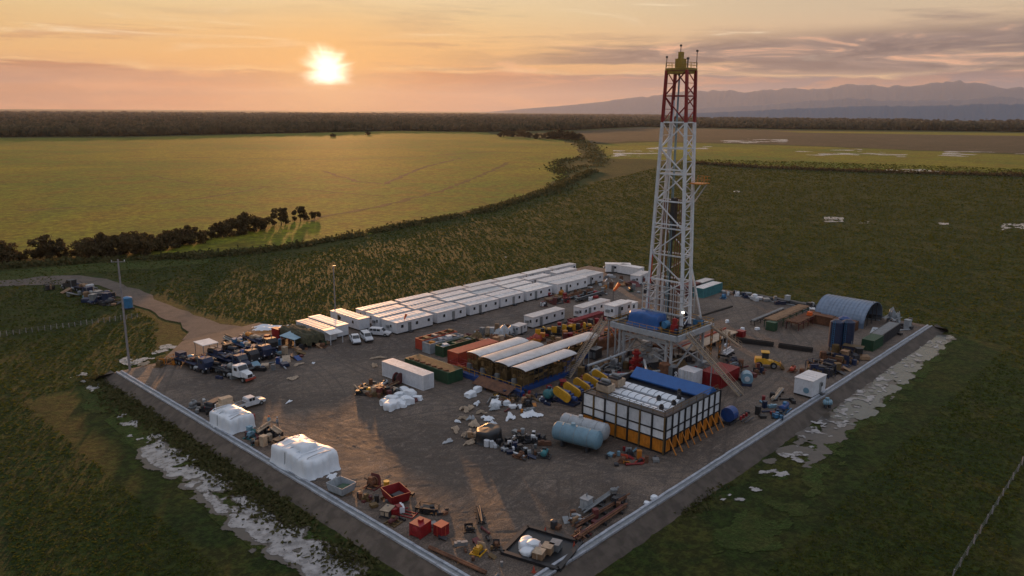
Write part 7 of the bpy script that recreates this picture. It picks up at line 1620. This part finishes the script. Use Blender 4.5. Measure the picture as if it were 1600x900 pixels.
# grass tufts over the near fields: dense close by, sparser far away
def tufts(n, rmin, rmax):
    r = rmin*(rmax/rmin)**rng.random(n); a = HEAD+rng.uniform(-R(36), R(36), n)
    x, y = CAM.x+r*np.cos(a), CAM.y+r*np.sin(a)
    onpad = (x > -3.5) & (x < PX+4) & (y > -3.5) & (y < PY+4)
    roadm = (y > 100) & (y < 215) & (np.abs(x-np.interp(y, [105, 122, 140, 160, 185, 200], [27, 28, 29, 30, 29.5, 28.5])) < np.interp(y, [105, 122, 140, 200], [18, 13, 6, 6]))
    den = (fbm(x*0.12, y*0.12, 3)+0.6*(rng.random(n)-.5) > 0.28) & ~((x > -16) & (x < 0) & (y < PY)) & ~((y > -16) & (y < 0) & (x < 150))
    mead = (y-0.33*x > 165) & (r > 290) & (rng.random(n) < 1)
    k_ = (~onpad) & (~roadm) & den & ~mead; x, y, r = x[k_], y[k_], r[k_]; n = len(x)
    s_ = (0.06+0.00075*r)*rng.uniform(.5, 1.5, n); th = rng.uniform(0, 6.28, n); dx_, dy_ = np.cos(th)*s_, np.sin(th)*s_
    hh = s_*rng.uniform(.5, 1.6, n)*.75; lx, ly = rng.normal(size=n)*s_*.5, rng.normal(size=n)*s_*.5
    z = np.full(n, FZ)
    v = np.stack([np.column_stack([x-dx_, y-dy_, z]), np.column_stack([x+dx_, y+dy_, z]), np.column_stack([x+dx_*.8+lx, y+dy_*.8+ly, z+hh]), np.column_stack([x-dx_*.6+lx, y-dy_*.6+ly, z+hh*.85])], 1).reshape(-1, 3)
    return v, np.arange(4*n).reshape(n, 4)
M_tuft = leafmat('grass_blades', (0.036, 0.056, 0.009), (0.092, 0.094, 0.016), 0.5)
v, f_ = tufts(330000, 75, 900)
o = np_mesh('field_grass_tufts', v, f_, M_tuft); o['kind'] = 'stuff'

# far forest: thousands of crowns
phi = (1+5**.5)/2
ico = np.array([(-1, phi, 0), (1, phi, 0), (-1, -phi, 0), (1, -phi, 0), (0, -1, phi), (0, 1, phi), (0, -1, -phi), (0, 1, -phi), (phi, 0, -1), (phi, 0, 1), (-phi, 0, -1), (-phi, 0, 1)])/math.sqrt(1+phi*phi)
icf = np.array([(0, 11, 5), (0, 5, 1), (0, 1, 7), (0, 7, 10), (0, 10, 11), (1, 5, 9), (5, 11, 4), (11, 10, 2), (10, 7, 6), (7, 1, 8), (3, 9, 4), (3, 4, 2), (3, 2, 6), (3, 6, 8), (3, 8, 9), (4, 9, 5), (2, 4, 11), (6, 2, 10), (8, 6, 7), (9, 8, 1)])
edgepx = [(-500, 219), (-260, 216), (0, 214), (200, 213), (450, 208), (620, 204), (760, 206), (900, 203), (1000, 198), (1250, 202), (1600, 206), (1900, 211), (2200, 214)]
ea, er = [], []
for x, y in edgepx:
    p = g(x, y, FZ); ea.append(math.atan2(p.y-CAM.y, p.x-CAM.x)); er.append(math.hypot(p.x-CAM.x, p.y-CAM.y))
o_ = np.argsort(ea); ea = np.array(ea)[o_]; er = np.array(er)[o_]
def forest(n, mult0, mult1, name, mat, hfac=1.0, gap=0.0):
    a = HEAD+rng.uniform(-R(38), R(38), n); e0 = np.interp(a, ea, er); r = e0*mult0*(mult1/mult0)**(rng.random(n)**1.25)
    x, y = CAM.x+r*np.cos(a), CAM.y+r*np.sin(a)
    if gap: k_ = fbm(x*0.0011+9, y*0.0011+9, 4) > gap; x, y, r = x[k_], y[k_], r[k_]
    n = len(x); rad = (4.0+0.0018*r)*rng.uniform(.5, 1.4, n); hh = (4+15*rng.random(n)**1.8)*hfac*(0.55+0.9*fbm(x*0.004, y*0.004, 3))
    V_ = ico[None]*(1+0.35*(rng.random((n, 12, 1))-.5))*np.stack([rad, rad, hh*.55], 1)[:, None, :]+np.stack([x, y, FZ+hh*.5], 1)[:, None, :]
    F_ = (icf[None]+(np.arange(n)*12)[:, None, None]).reshape(-1, 3)
    o = np_mesh(name, V_.reshape(-1, 3), F_, mat); o['kind'] = 'stuff'
m, b, N, oc = newmat('forest_crowns')
n1_ = N.noise(oc, 0.004, 6, 0.7); n2_ = N.noise(oc, 0.05, 4, 0.7)
c = N.mix(N.ss(n1_, 0.4, 0.6), (0.018, 0.022, 0.010), (0.045, 0.034, 0.016)); c = N.mix(N.ss(n2_, 0.45, 0.65), c, (0.065, 0.052, 0.025))
N.link(c, b.inputs['Base Color']); b.inputs['Roughness'].default_value = 0.9; b.inputs['Specular IOR Level'].default_value = 0.1
forest(34000, 1.0, 7.0, 'distant_forest', m, 1.0, 0.34)
forest(9000, 1.0, 1.12, 'forest_edge', m, 1.2)
m2_ = m
